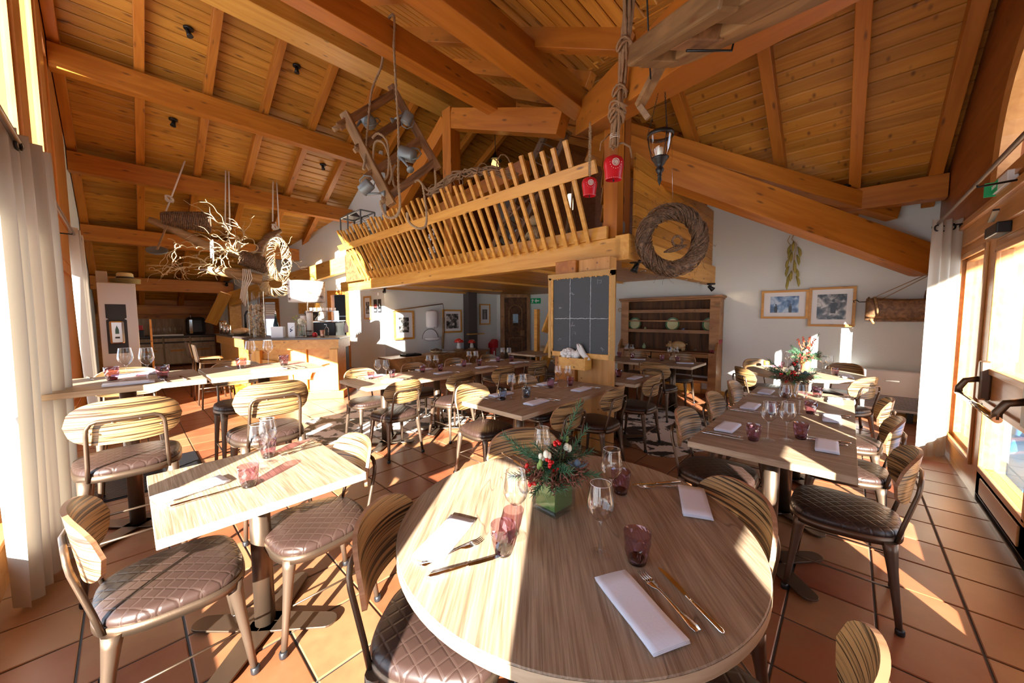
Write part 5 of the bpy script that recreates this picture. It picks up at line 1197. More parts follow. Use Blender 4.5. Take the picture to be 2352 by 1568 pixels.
for k in range(3):
    a = .6+2*PI*k/3; p0 = Vector((.081*math.cos(a),.081*math.sin(a),.12)); p1 = Vector((.012*math.cos(a)+.01,.012*math.sin(a),.46))
    for j in range(24):
        p = p0.lerp(p1, j/24); s_ = (p1-p0)/24; u = Vector((1,0,0)) if j % 2 else Vector((0,1,0)); chn.tube([p+u*.004, p+s_*.6+u*.004, p+s_*1.15, p+s_*.6-u*.004, p-u*.004, p-s_*.2], .0011, 4, closed=True)
obj('chain', chn, BLACKM, ln)
# old wooden ox yoke / trough lying against the valley beam
YKW = wood('yoke wood', (.12,.062,.022), (.25,.14,.055), .55, sc=(2,15,15), knots=.12)
yk = empty('carved_yoke', label='worn carved wooden ox yoke strapped under the valley beam', cat='yoke')
C0, C1 = Vector((1.90,.72,2.765)), Vector((1.32,.11,2.40)); dY = (C1-C0).normalized(); sY = dY.cross(Vector((0,0,1))).normalized(); uY = sY.cross(dY)
M4 = Matrix.Identity(4)
for i, v in enumerate((dY, sY, uY)):
    for j in range(3): M4[j][i] = v[j]
M4.translation = C0; yk.matrix_basis = M4; LY = (C1-C0).length
obj('side_plank', MB().prism([(-.02,-.05),(.10,-.085),(LY,-.085),(LY+.1,.0),(LY,.02),(0,.02)], -.05, .0), YKW, yk, bevel=.008); obj('side_plank', MB().prism([(.05,.13),(LY*.9,.13),(LY*.9,.20),(.02,.20)], -.06, .03), YKW, yk, bevel=.01)
obj('cross_piece', MB().box(.02,.16,.0,.14,-.06,.03), YKW, yk, bevel=.006); obj('cross_piece', MB().box(.36,.52,.0,.14,-.06,.03), OLDW, yk, bevel=.006); obj('cross_piece', MB().box(LY-.25,LY,.0,.14,-.05,.03), YKW, yk, bevel=.006)
obj('hook_arm', MB().bar((-.0,.02,-.04),(-.13,.05,-.20), .05, .03).bar((-.13,.05,-.20),(-.10,.0,-.26), .045, .03), YKW, yk); obj('strap', MB().tube([(.42,-.095,.06),(.42,-.095,-.065),(.44,.1,-.075)], .005, 6), BLACKM, yk); obj('wire', MB().tube([(.04,.14,.28),(.03,.15,.2),(.03,.1,.0),(.0,.06,-.1)], .004, 6), BLACKM, yk)
# ================================================================ hanging hay rack with ropes and watering cans
rk = empty('hay_rack', label='old wooden hay rack frame hanging from thick ropes', cat='rack')
A_, B_, C_, D_ = Vector((1.80,4.22,3.74)), Vector((2.10,3.78,2.72)), Vector((2.32,4.12,4.22)), Vector((2.66,3.68,3.24))
def tb(nm, a, b, w_, h_, m, up=(0,0,1)): return timber(nm, a, b, w_, h_, m, rk, up=up, bevel=.008)
tb('side_rail', A_, B_, .075, .10, OLDL); tb('side_rail', C_, D_, .055, .09, OLDW)
for t in (.08,.36,.64,.92):
    p = A_.lerp(B_, t); q_ = C_.lerp(D_, t); e = (p-q_).normalized()*(.14 if t in (.08,.64) else .07); tb('rung', p+e, q_, .035, .085, OLDW)
    obj('peg', MB().tube([p+e*.2, p+e*1.5], [.022,.026], 8), OLDL, rk)
rp = MB()
def twist(pts, r, n=3):
    # resample and add strand relief
    P_ = [Vector(p) for p in pts]; out = []
    for i in range(len(P_)-1):
        p0 = P_[max(i-1,0)]; p1 = P_[i]; p2 = P_[i+1]; p3 = P_[min(i+2,len(P_)-1)]
        for j in range(10):
            t = j/10; out.append(.5*((2*p1)+(-p0+p2)*t+(2*p0-5*p1+4*p2-p3)*t*t+(-p0+3*p1-3*p2+p3)*t**3))
    out.append(P_[-1]); d = 0; st = [[] for _ in range(n)]; u = None
    for i, p in enumerate(out):
        tn = (out[min(i+1,len(out)-1)]-out[max(i-1,0)]).normalized(); u = tn.orthogonal().normalized() if u is None else (u-tn*u.dot(tn)).normalized(); v = tn.cross(u)
        if i: d += (p-out[i-1]).length
        for k in range(n): a = d*70+2*PI*k/n; st[k].append(p+(u*math.cos(a)+v*math.sin(a))*r*.55)
    for s_ in st: rp.tube(s_, r*.62, 5)
twist([(2.15,3.74,4.40),(2.15,3.72,4.70),(2.15,3.88,4.72),(2.15,3.98,4.66),(2.15,4.0,4.35),(2.06,4.08,4.05),(1.98,4.05,3.6),(1.90,3.98,3.2),(1.87,3.95,3.08)], .014)
twist([(2.15,3.74,4.45),(2.16,3.73,4.0),(2.17,3.72,3.5),(2.13,3.68,3.0),(2.13,3.66,2.7),(2.10,3.70,2.58),(2.03,3.78,2.58),(1.99,3.82,2.72),(2.06,3.85,2.78)], .015)
twist([(2.18,3.6,2.62),(2.2,3.6,2.52),(2.26,3.52,2.45),(2.33,3.48,2.48),(2.36,3.5,2.65),(2.35,3.55,2.95)], .013)
twist([(1.98,3.95,3.45),(2.03,3.9,3.5),(2.10,3.84,3.4),(2.1,3.84,3.1),(2.05,3.88,3.0),(1.99,3.95,3.15),(2.0,3.93,3.4),(2.08,3.86,3.38),(2.13,3.82,3.1),(2.1,3.84,2.96)], .012)
twist([(2.2,3.85,3.2),(2.16,3.86,3.1),(2.18,3.84,2.95),(2.26,3.78,3.0)], .012); twist([(2.30,3.62,2.98),(2.34,3.60,3.0),(2.42,3.55,2.9),(2.5,3.52,2.95),(2.52,3.55,3.15)], .012)
obj('rope', rp, ROPE, rk)
def can(x, y, z, s, rot, label):
    r = empty('watering_can', label=label, cat='watering can', group='zinc watering cans on the hay rack', mat4=at(x,y,z) @ Matrix.Rotation(rot[0],4,'X') @ Matrix.Rotation(rot[1],4,'Y') @ Matrix.Scale(s,4))
    obj('body', MB().lathe([(.062,-.07),(.065,-.065),(.065,.06),(.06,.07),(.02,.075)], seg=24), ZINC, r); obj('spout', MB().tube([(.06,0,-.04),(.11,0,.03),(.15,0,.085)], [.017,.012,.010], 10), ZINC, r)
    obj('rose', MB().lathe([(.011,-.03),(.034,.012),(.035,.018),(.001,.02)], (.165,0,.105), 18, axis=(.75,0,.66)), ZINC, r); obj('handle', MB().tube([(-.06,0,-.03),(-.10,0,.0),(-.10,0,.07),(-.05,0,.12),(.02,0,.115),(.05,0,.07)], .006, 8), ZINC, r); return r
can(2.20,3.60,3.24,1.15,(-.5,1.9,0),'watering can hanging upside down in the middle of the hay rack, base towards us'); can(2.27,3.70,3.68,.85,(0,3.6,0),'small zinc watering can at the upper right rail of the rack'); can(1.84,3.84,2.86,.95,(.2,.9,0),'watering can hanging at the lower left of the hay rack'); can(2.10,4.28,3.80,1.2,(-.7,2.6,0),'watering can behind the top rung of the hay rack')
# ================================================================ driftwood yoke hanging from the second purlin (y = 10)
dy = empty('driftwood_yoke', label='old ox yoke with contorted willow twigs hanging on white cords', cat='hanging decoration')
def w2(x, z, y=0): return Vector((2*x, 10+y, 1.48+2*(z-1.48)))
tw = MB(); q = random.Random(21)
yb_ = MB(); pts = [w2(.21,2.43), w2(.40,2.36), w2(.62,2.24), w2(.85,2.20), w2(1.04,2.12), w2(1.14,2.12)]
yb_.tube(pts, [.06,.09,.10,.10,.09,.08], 10); obj('yoke_beam', yb_, OLDL, dy); obj('bow', MB().tube([w2(1.08,2.12), w2(1.12,2.3), w2(1.2,2.42), w2(1.33,2.51)], [.09,.085,.07,.05], 8), OLDW, dy)
obj('log', MB().tube([w2(.60,1.965,-.3), w2(.80,1.955,-.3), w2(1.07,1.90,-.3)], [.07,.11,.12], 12), OLDL, dy); obj('blade', MB().prism([(1.0,2.44),(1.66,2.40),(1.66,2.50),(1.3,2.50)], 9.66, 9.70, ax='y'), STEEL, dy)
def basket(a, b, r0, r1, nm='wicker_basket'):
    a = Vector(a); b = Vector(b); d = b-a; m_ = MB(); n = 26
    u = d.normalized().orthogonal().normalized(); v = d.normalized().cross(u)
    for i in range(n+1):
        t = i/n; r_ = r0+(r1-r0)*t**.6; c = a+d*t; m_.tube([c+(u*math.cos(k*PI/8)+v*math.sin(k*PI/8))*(r_+(.008 if (k+i) % 2 else -.004)) for k in range(16)], d.length/n*.5, 5, closed=True)
    return obj(nm, m_, WICK, dy)
basket(w2(.30,2.45,-.1), w2(.66,2.47,-.1), .09, .20); basket(w2(.90,2.13,-.25), w2(1.14,2.06,-.25), .15, .17)
def willow(o, d0, L_, r_, depth):
    p = Vector(o); d = Vector(d0).normalized(); pts = [p.copy()]; n = int(L_/.045); w_ = q.uniform(0,6); fr = q.uniform(1.1,1.7)
    for j in range(n):
        d = (d+Vector((math.cos(w_+j*fr)*.55+q.uniform(-.25,.25), q.uniform(-.3,.3), math.sin(w_+j*fr)*.55+q.uniform(-.25,.25)))).normalized(); p = p+d*.05+Vector(d0).normalized()*.012; pts.append(p.copy())
        if depth and q.random() < .16: willow(p, (d+Vector((q.uniform(-.8,.8),q.uniform(-.4,.4),q.uniform(-.8,.8)))), L_*.5, r_*.6, depth-1)
    tw.tube(pts, [r_*(1-.7*k/len(pts)) for k in range(len(pts))], 5, cap=False)
hub = w2(.86,2.18,-.15)
for d_, L_ in (((-1,-.1,-.15),1.3),((-1,0,-.25),1.2),((-.9,-.2,.1),.9),((-.3,-.1,.9),1.0),((.15,0,1),.9),((.5,0,.8),.8),((.9,0,.5),1.0),((1,0,-.1),.9),((-.6,-.2,.5),.9),((-.8,0,-.5),.8),((.3,-.3,.5),.7),((.7,-.2,.2),.9)): willow(hub, d_, L_, .017, 2)
for d_, L_ in (((-1,0,.05),.9),((-1,-.1,-.3),.9),((-.8,0,.4),.6)): willow(w2(.62,2.03,-.2), d_, L_, .014, 2)
tag(obj('willow_twigs', tw, TWIG, dy), kind='stuff')
pn = MB().lathe([(.001,-.06),(.10,-.055),(.155,-.02),(.16,0),(.15,0),(.09,-.03),(.001,-.035)], w2(.25,2.13,-.2), 24, axis=(-.1,-.55,.8)); obj('pan', pn, ZINC, dy); obj('pan_handle', MB().bar(w2(.25,2.13,-.25), w2(.33,2.37,-.2), .07, .015), OLDL, dy)
wv = MB(); 
for k in range(64):
    a0 = q.uniform(0,2*PI); ln_ = q.uniform(.8,2); ph = q.uniform(0,6)
    for (cx, cz, R1, R2, yy) in ((1.245,2.14,.17,.40,-.35),(1.21,1.86,.24,.20,-.3)):
        c = w2(cx, cz, yy); wv.tube([c+Vector(((R1+.10*math.cos(ph+5*t))*math.cos(a0+ln_*t), .10*math.sin(ph+5*t), (R2+.10*math.cos(ph+5*t))*math.sin(a0+ln_*t))) for t in [j/8 for j in range(9)]], .007, 4, cap=False)
tag(obj('rattan_rings', wv, TWIG, dy), kind='stuff')
cds = MB()
for a, b in (((.545,3.185,.25),(.33,2.50)),((.86,3.185,.25),(.80,2.45)),((.885,3.185,.25),(.84,2.45)),((1.31,3.185,.25),(1.25,2.60)),((1.345,3.185,.25),(1.31,2.50)),((1.28,2.6),(1.30,2.35))):
    pa = w2(a[0], a[1]) + Vector((0, a[2] if len(a) > 2 else 0, 0)); pb = w2(*b); obj('cord', MB().tube([pa, pa.lerp(pb,.5), pb], .014, 6), ROPEW, dy)
for p in ((.37,2.66),(.82,2.46),(1.27,2.54),(1.30,2.43)):
    c = w2(*p); 
    for k in range(4): cds.tube([c+Vector((.06*math.cos(a+k), .05*math.sin(a*2+k), .06*math.sin(a+k*.7))) for a in [2*PI*j/9 for j in range(9)]], .013, 5, closed=True)
for k in range(5): cds.tube([w2(.90+.015*k,2.0,-.42), w2(.895+.02*k,1.9,-.42), w2(.88+.012*k,1.8,-.42), w2(.86+.01*k,1.68-.02*k,-.42)], .011, 5)
tag(obj('knotted_cord', cds, ROPEW, dy), kind='stuff')
# chimes of little bottles
ch = MB()
for k in range(7): c = w2(.655+.012*math.cos(k*2), 2.28-.022*k, -.3); ch.tube([c, c+Vector((0,0,-.16))], .014, 6)
tag(obj('chimes', ch, ENAMEL, dy), kind='stuff')
# ================================================================ spotlights
def spot(x, y, z, label, tilt=(0,0,-1), on=True, power=14, col=(1,.72,.42)):
    t = Vector(tilt).normalized(); r = empty('ceiling_spot', (x,y,z), label=label, cat='spotlight'); r.scale = (1.3,1.3,1.3)
    obj('mount', MB().lathe([(.045,-.022),(.05,-.018),(.05,0)], seg=20), BLACKM, r); obj('stem', MB().tube([(0,0,-.02),(0,0,-.055)], .006, 6), BLACKM, r)
    h_ = Vector((0,0,-.065)); obj('head', MB().lathe([(.016,-.045),(.02,-.04),(.024,.0),(.034,.035)], h_, 18, axis=t), BLACKM, r)
    bm_ = plain('spot bulb', (.9,.85,.7), .3, emit=col, es=9 if on else .0); obj('bulb', MB().lathe([(.001,.034),(.030,.033)], h_, 18, axis=t), bm_, r)
    if on and power:
        l = bpy.data.lights.new('spot_light', 'SPOT'); l.energy = power; l.spot_size = 1.6; l.spot_blend = .7; l.color = col; l.shadow_soft_size = .03
        lo = bpy.data.objects.new('spot_light', l); COL.objects.link(lo); lo.parent = r; lo.location = h_+t*.045; lo.rotation_euler = t.to_track_quat('-Z','Y').to_euler()
    return r
def onS1(x, y): return S1(y)
spot(.93, 7.75, S1(7.75), 'black ceiling spot at the top left between ridge beam and first purlin', (.3,-.2,-.9))
spot(.82, 9.35, S1(9.35), 'black ceiling spot below the first purlin at the left', (-.2,-.2,-.9)); spot(3.45, 9.4, S1(9.4), 'black ceiling spot near the hay rack on the left slope', (.2,0,-1))
spot(2.83, 3.25, S3(3.25), 'black ceiling spot between the two central cross beams', (.1,-.3,-.9)); spot(2.4, 7.6, S1(7.6), 'black ceiling spot behind the top of the hay rack', (0,0,-1), False)
spot(6.78, .12, 3.17+.06, 'ceiling spot throwing orange light on the short purlin at the right', (.1,-.1,-1), power=9); spot(2.16, 13.78, 2.56, 'small glowing spot above the kitchen post', (-.2,-.6,-.7), power=8)
spot(4.3, 8.2, 2.185, 'black spot under the left end of the loft lighting the white wall', (.3,.8,-.5), power=6); spot(3.98, 1.80, 2.10, 'black spot under the loft corner beside the blackboard', (-.2,.3,-.9), power=0, on=False); spot(7.05, 1.80, 2.04, 'black spot under the loft at the dresser end', (.4,-.6,-.6), power=5)
for i, (x, on) in enumerate(((4.5,0),(5.25,1),(6.1,0),(6.75,0))):
    r = empty('downlight', (x, 1.93, 2.04), label=('first recessed downlight under the loft side beam, nearest the corner','lit recessed downlight under the loft side beam','third recessed downlight under the loft side beam','last recessed downlight under the loft side beam')[i], cat='downlight')
    obj('ring', MB().lathe([(.036,-.004),(.04,0),(.028,0)], seg=20), STEEL, r); obj('lamp', MB().lathe([(.001,-.002),(.027,-.002)], seg=16), plain('downlight lamp', (.4,.35,.3), .3, emit=(1,.8,.6), es=8 if on else .1), r)
# ================================================================ low chest, tank, mushrooms, far wall
bc = empty('low_chest', (5.7, 8.1, 0), label='long low wooden chest with slanted ends under the enamel tank', cat='chest')
obj('top', MB().box(-1.55,1.62,-.40,.24,.46,.50), HUTCHW, bc, bevel=.006); obj('body', MB().prism([(-1.1,0),(1.2,0),(1.5,.46),(-1.45,.46)], -.36, .22, ax='y'), HUTCHW, bc)
obj('moulding', MB().prism([(-.9,.10),(.95,.10),(1.2,.38),(-1.15,.38)], -.385, -.36, ax='y'), HUTCHW, bc, bevel=.01)
tk = empty('enamel_tank', (5.82, 8.47, 1.40), label='white enamel water tank with lid on the wall', cat='water tank')
m_ = MB().lathe([(.16,-.23),(.185,-.20),(.19,-.19),(.19,.18),(.175,.20),(.165,.22),(.14,.235),(.05,.25),(.015,.255),(.015,.275)], seg=28); m_.v = [(x, y*.55, z) for x, y, z in m_.v]; obj('tank', m_, ENAMEL, tk); obj('tap', MB().tube([(0,-.08,-.20),(0,-.12,-.22),(0,-.12,-.25)], .01, 8), CHROME, tk)
bs = empty('enamel_basin', (5.82, 8.45, .86), label='white enamel wash basin with arched back under the tank', cat='basin')
m_ = MB().lathe([(.15,-.05),(.24,-.02),(.27,.03),(.275,.035),(.26,.03),(.22,-.01),(.12,-.03),(.001,-.032)], seg=28); m_.v = [(x, y*.5, z) for x, y, z in m_.v]; obj('bowl', m_, ENAMEL, bs); obj('back', MB().prism([(.26*math.cos(PI*k/16), .27*math.sin(PI*k/16)) for k in range(17)], .115, .13, ax='y'), ENAMEL, bs); obj('rim', MB().tube([(.262*math.cos(PI*k/16), .113, .272*math.sin(PI*k/16)) for k in range(17)], .006, 6), BLACKM, bs)
pf = empty('flail', label='old wooden flail hung over the enamel tank', cat='tool'); obj('pole', MB().tube([(4.65,8.54,1.63),(6.24,8.54,1.84)], [.018,.014], 8), OLDL, pf); obj('swipple', MB().tube([(6.27,8.54,1.45),(6.22,8.54,.55)], .03, 8), OLDL, pf); obj('thong', MB().tube([(6.24,8.53,1.84),(6.28,8.53,1.65),(6.27,8.53,1.45)], .007, 6), BLACKM, pf)
FGR = plain('fungus red', (.62,.03,.015), .2)
for i, (x, y, s) in enumerate(((6.50,8.15,1.15),(6.98,8.15,.95))):
    r = empty('toadstool', (x,y,.50), label=('larger red toadstool ornament on the low chest','smaller red toadstool ornament on the low chest end')[i], cat='ornament', group='toadstools on the low chest')
    obj('wood_slice', MB().lathe([(.12*s,0),(.12*s,.045*s)], seg=18), OLDL, r); obj('stem', MB().lathe([(.055*s,.045*s),(.06*s,.09*s),(.045*s,.16*s),(.04*s,.24*s)], seg=16), CERAM, r)
    obj('cap', MB().lathe([(.03*s,.215*s),(.11*s,.205*s),(.125*s,.215*s),(.10*s,.265*s),(.06*s,.295*s),(.001,.31*s)], seg=24), FGR, r)
    dt = MB(); q = random.Random(i)
    for k in range(12): a = k*2.4; t = .3+.55*(k % 4)/3; rr = .125*s*t; dt.ball((rr*math.cos(a), rr*math.sin(a), .215*s+.092*s*(1-t*t)**.5), .010*s, 6, 4)
    obj('spot', dt, ENAMEL, r)
tg = empty('cutlery_tray', (4.85,8.0,.50), label='black open tray with cutlery on the left end of the low chest', cat='tray'); obj('tray', MB().box(-.22,.22,-.14,.14,0,.012).box(-.22,.22,-.14,-.13,0,.05).box(-.22,.22,.13,.14,0,.05).box(-.22,-.21,-.14,.14,0,.05).box(.21,.22,-.14,.14,0,.05), BLACK, tg); obj('cutlery', MB().bar((-.15,.03,.045),(.1,.05,.05), .02,.01).bar((-.1,-.04,.045),(.15,-.02,.05), .02,.01), CHROME, tg)
nb = MB(); q = random.Random(6)
for k in range(55): a = q.uniform(0,6.28); r_ = q.uniform(0,.14); nb.ball((r_*math.cos(a), r_*math.sin(a), .07+.05*(1-r_/.14)*q.random()+.01), .022, 6, 4)
bk = empty('basket', (5.62,8.0,.50), label='round basket of brown pine cones on the low chest', cat='basket'); obj('bowl', MB().lathe([(.09,0),(.13,.03),(.17,.075),(.165,.08),(.12,.04),(.08,.015)], seg=20), TWIG, bk); tag(obj('cones', nb, plain('cone brown', (.10,.05,.025), .7), bk), kind='stuff')
for i, (x, y) in enumerate(((5.2,8.15),(5.95,8.12),(6.1,7.95))): pot('plate', x, y, .501, [(.06,0),(.11,.012),(.108,.015),(.05,.005),(.001,.005)], ENAMEL, ('white plate left of the cone basket','white plate right of the cone basket','front right white plate by the cone basket')[i], 'plate')
fe = empty('fire_extinguisher', (8.15,8.46,0), label='red fire extinguisher in a wall cover left of the carved door', cat='fire extinguisher'); obj('cylinder', MB().lathe([(.09,.05),(.10,.08),(.10,.50),(.08,.56),(.03,.60),(.03,.66)], seg=20), RED, fe); obj('hood', MB().prism([(-.12,.45),(.12,.45),(.13,.68),(.06,.74),(-.12,.60)], -.12, .10, ax='y'), RED, fe, bevel=.015); obj('band', MB().lathe([(.104,.44),(.104,.50)], seg=20), BLU, fe); obj('label', MB().box(-.07,-.01,-.103,-.098,.15,.36), ENAMEL, fe)
tag(obj('wall_shelf', MB().box(6.98,7.6,8.25,8.38,.93,.96), HONEY), 'narrow pale wood ledge across the grey pillar', 'shelf')
# carved door in the angled corner
cdp0, cdp1 = Vector((8.62,8.50,0)), Vector((9.33,7.95,0)); cdd = (cdp1-cdp0); cw = cdd.length; m4 = fr4((cdp0+cdp1)/2, cdd, (0,0,1)); m4.translation = (cdp0+cdp1)/2
cd = empty('door_4', kind='structure', mat4=m4)
obj('leaf', MB().box(-cw/2+.07,cw/2-.07,0,2.1,.0,.04), DARKW, cd); obj('frame', MB().box(-cw/2-.06,-cw/2+.07,0,2.2,0,.10).box(cw/2-.07,cw/2+.04,0,2.2,0,.10).box(-cw/2-.06,cw/2+.04,2.1,2.22,0,.10), HUTCHW, cd)
obj('panel_moulding', MB().tube([(-.22,.95,.045)]+[(-.22,1.65,.045)]+[(.22*-math.cos(PI*k/10), 1.65+.2*math.sin(PI*k/10), .045) for k in range(1,10)]+[(.22,1.65,.045),(.22,.95,.045)], .016, 6, closed=True).tube([(-.22,.2,.045),(-.22,.75,.045),(.22,.75,.045),(.22,.2,.045)], .016, 6, closed=True), HUTCHW, cd)
obj('door_plate', MB().box(-.09,.09,1.15,1.55,.04,.05), VGL, cd); obj('lock', MB().box(.16,.30,.82,1.0,.04,.06), HUTCHW, cd, bevel=.005)
xs_ = empty('exit_sign', (9.38,7.70,2.0), label='small green wall exit sign with arrow right of the carved door', cat='sign'); xs_.matrix_basis = fr4((9.38,7.66,1.98), (0,-1,0), (0,0,1))
obj('panel', MB().box(-.2,.2,-.09,.09,0,.04), GRS, xs_); obj('arrow', MB().prism([(-.02,0),(.06,.07),(.06,.02),(.17,.02),(.17,-.02),(.06,-.02),(.06,-.07)], .04, .046), WTX, xs_); obj('running_man', MB().prism([(-.17,-.08),(-.13,-.02),(-.16,.03),(-.12,.07),(-.08,.04),(-.04,.03),(-.08,.0),(-.10,-.03),(-.07,-.08),(-.11,-.04),(-.14,-.08)], .04, .046), WTX, xs_)
# stair brace
sb = empty('stair_frame', (5.85,4.7,0), label='pine stair post with crossing diagonal boards beyond the pillar', cat='stair')
o_ = Vector((5.85,4.7,0))
def sbt(a, b, w_, h_): timber('board', Vector(a)-o_, Vector(b)-o_, w_, h_, HONEYZ, sb, up=(0,1,0))
sbt((5.85,4.75,0),(5.85,4.75,1.62),.10,.08); sbt((5.78,4.5,1.15),(6.02,4.2,2.2),.18,.04); sbt((5.62,4.55,.15),(6.1,4.05,2.0),.26,.05)
for i in range(4): obj('tread', MB().box(.0,.7,-.35-.22*i,-.1-.22*i,.3+.3*i,.34+.3*i), HONEY, sb)
# ================================================================ things kept on the loft
ol = empty('old_sledge', label='long weathered ladder like sledge leaning on the loft truss', cat='sledge')
a0, a1 = Vector((4.14,4.40,2.42)), Vector((4.10,3.12,4.06)); off = Vector((.0,-.30,-.20))
timber('runner', a0, a1, .05, .10, OLDW, ol); timber('runner', a0+off, a1+off, .05, .10, OLDW, ol)
for k in range(16): t = .04+.92*k/15; timber('slat', (a0.lerp(a1,t)), (a0.lerp(a1,t)+off), .07, .02, DARKW if k % 3 else OLDW, ol)
timber('cross_bar', a0.lerp(a1,.30)+Vector((-.04,0,0)), a0.lerp(a1,.62)+off+Vector((-.04,0,0)), .03, .03, OLDW, ol)
obj('top_board', MB().bar(a1+Vector((-.03,.05,0)), a1+off+Vector((-.03,-.05,0)), .14, .03), OLDL, ol)
pj = empty('enamel_jug', (4.45,3.98,2.31), label='tall white enamel jug standing on the loft behind the balusters', cat='jug'); obj('body', MB().lathe([(.085,0),(.09,.02),(.075,.30),(.055,.44),(.06,.50),(.075,.56),(.07,.56)], seg=22), ENAMEL, pj); obj('handle', MB().tube([(-.055,.05,.50),(-.10,.10,.50),(-.115,.115,.36),(-.07,.06,.22)], .012, 8), ENAMEL, pj); obj('rim', MB().tube([(.076*math.cos(t),.076*math.sin(t),.56) for t in [2*PI*k/20 for k in range(20)]], .004, 5, closed=True), BLU, pj)
sf = MB(); q = random.Random(31)
def strawlimb(a, b, r0, r1, n=40):
    a = Vector(a); b = Vector(b); 
    for k in range(n):
        ph = q.uniform(0,6.28); u = (b-a).normalized().orthogonal().normalized(); v = (b-a).normalized().cross(u)
        sf.tube([a.lerp(b, t)+(u*math.cos(ph+3*t)+v*math.sin(ph+3*t))*(r0+(r1-r0)*t)*q.uniform(.6,1) for t in (0,.3,.6,1)], .006, 4)
    sf.tube([a, b], [r0*.8, r1*.8], 8)
strawlimb((0,0,.12),(0,0,.42),.10,.08,60); strawlimb((0,.02,.12),(-.14,.10,.03),.05,.035); strawlimb((0,-.02,.12),(-.14,-.10,.03),.05,.035); strawlimb((0,.06,.38),(-.10,.14,.22),.035,.025); strawlimb((0,-.06,.38),(-.10,-.14,.24),.035,.025); sf.ball((0,0,.52), .075, 12, 8); sf.ball((-.14,.10,.03), .045, 8, 6); sf.ball((-.14,-.10,.03), .045, 8, 6)
tag(obj('straw_figure', sf, TWIG, loc=(4.1,3.38,2.33)), 'seated straw doll on the loft behind the right balusters', 'straw figure')
gb = MB()
for s_ in (0,1):
    for k in range(15): gb.ball((.0, s_*.13+.025*math.sin(k*2.2), .62-.042*k), .026, 8, 5, (1,1,.9))
gb.tube([(0,.0,.62),(0,.06,.70),(0,.13,.62)], .006, 5); tag(obj('garlic_braid', gb, ENAMEL, loc=(4.1,5.85,2.55)), 'two strings of white garlic hanging behind the loft balusters', 'garlic')
tag(obj('twig_ball', MB().add([], []).tube([(.0,0,.0)]*2, .001, 3) if False else (lambda m_: [m_.tube([Vector((.07*math.cos(a+k), .07*math.sin(a+k)*math.cos(k*1.3), .07+.07*math.sin(a+k)*math.sin(k*1.3))) for a in [2*PI*j/14 for j in range(14)]], .003, 4, closed=True) for k in range(22)] and m_)(MB()), WICK, loc=(4.0,4.35,2.31)), 'dark ball of twigs on the loft floor left of the jug', 'twig ball')
bi = empty('birdcage', (3.75,8.35,3.36), label='old box birdcage with a wire drum at the left end of the loft', cat='birdcage'); cg = MB()
for y in (-.55,.10,.5):
    for x in (-.16,.16): cg.box(x-.012,x+.012,y-.012,y+.012,0,.42)
for z in (0,.42):
    for x in (-.16,.16): cg.box(x-.012,x+.012,-.55,.5,z-.012,z+.012)
    for y in (-.55,.5): cg.box(-.16,.16,y-.012,y+.012,z-.012,z+.012)
obj('frame', cg, ZINC, bi); obj('roof', MB().prism([(-.16,.43),(.16,.43),(.0,.56)], .1, .5, ax='y'), DGREY, bi); dr_ = MB()
for k in range(16): a = 2*PI*k/16; dr_.tube([(.13*math.cos(a), -.5, .20+.13*math.sin(a)),(.13*math.cos(a), -.2, .20+.13*math.sin(a))], .004, 4)
for y in (-.5,-.2): dr_.tube([(.13*math.cos(2*PI*k/16), y, .20+.13*math.sin(2*PI*k/16)) for k in range(16)], .006, 5, closed=True)
obj('wire_drum', dr_, BLACKM, bi); obj('floor', MB().box(-.16,.16,-.55,.5,0,.01), OLDW, bi); obj('support', MB().box(-.1,.1,-.4,.4,-.42,-.012).box(-.12,.12,-.42,.42,-1.06,-.42), OLDW, bi)
lb_ = empty('storm_lantern', (3.97,1.98,2.355), label='old zinc storm lantern on the loft corner', cat='lantern'); obj('body', MB().lathe([(.065,0),(.07,.01),(.06,.05),(.045,.06),(.05,.16),(.045,.20),(.03,.22),(.04,.25),(.02,.27)], seg=18), ZINC, lb_); obj('guard', MB().tube([(-.06,0,.03),(-.085,0,.12),(-.05,0,.22)], .005, 6).tube([(.06,0,.03),(.085,0,.12),(.05,0,.22)], .005, 6), ZINC, lb_); obj('bail', MB().tube([(-.05,0,.22),(-.05,0,.33),(0,0,.38),(.05,0,.33),(.05,0,.22)], .003, 6), BLACKM, lb_)
vr = MB(); q = random.Random(40)
for k in range(14):
    vr.tube([(3.42+q.uniform(-.05,.05), 5.0-1.9*t, 3.22+.30*math.sin(PI*(t*.8+.2))+q.uniform(-.04,.04)+.03*math.sin(5*t+k)) for t in [j/14 for j in range(15)]], .013, 5)
for k in range(5): vr.tube([(3.42+.07*math.cos(a), 4.8-.38*k+.03*a, 3.45+.09*math.sin(a)) for a in [j*.7 for j in range(12)]], .009, 5)
tag(obj('vine_garland', vr, VINE), 'long woven vine garland resting on top of the balusters', 'vine')
bb2 = empty('glass_demijohn', (4.25,5.3,2.31), label='blue grey glass jar in a metal bucket on the loft', cat='jar'); obj('bucket', MB().lathe([(.12,0),(.15,.30),(.155,.30),(.145,.01)], seg=20), ZINC, bb2); obj('jar', MB().lathe([(.10,.05),(.12,.3),(.10,.42),(.05,.46),(.05,.52)], seg=20), VGL, bb2)
tag(obj('wooden_shield', MB().lathe([(.001,0),(.16,.01),(.19,.03),(.17,.06),(.001,.09)], seg=24, axis=(-1,0,.2)), OLDW, loc=(3.93,7.45,2.52)), 'dark round wooden lid leaning behind the left balusters', 'lid')
tag(obj('straw_hat', MB().lathe([(.15,0),(.155,.005),(.08,.015),(.075,.08),(.05,.10),(.001,.105)], seg=24, axis=(-1,0,.1)), TWIG, loc=(3.95,8.1,2.62)), 'small straw hat hanging behind the left balusters', 'hat')
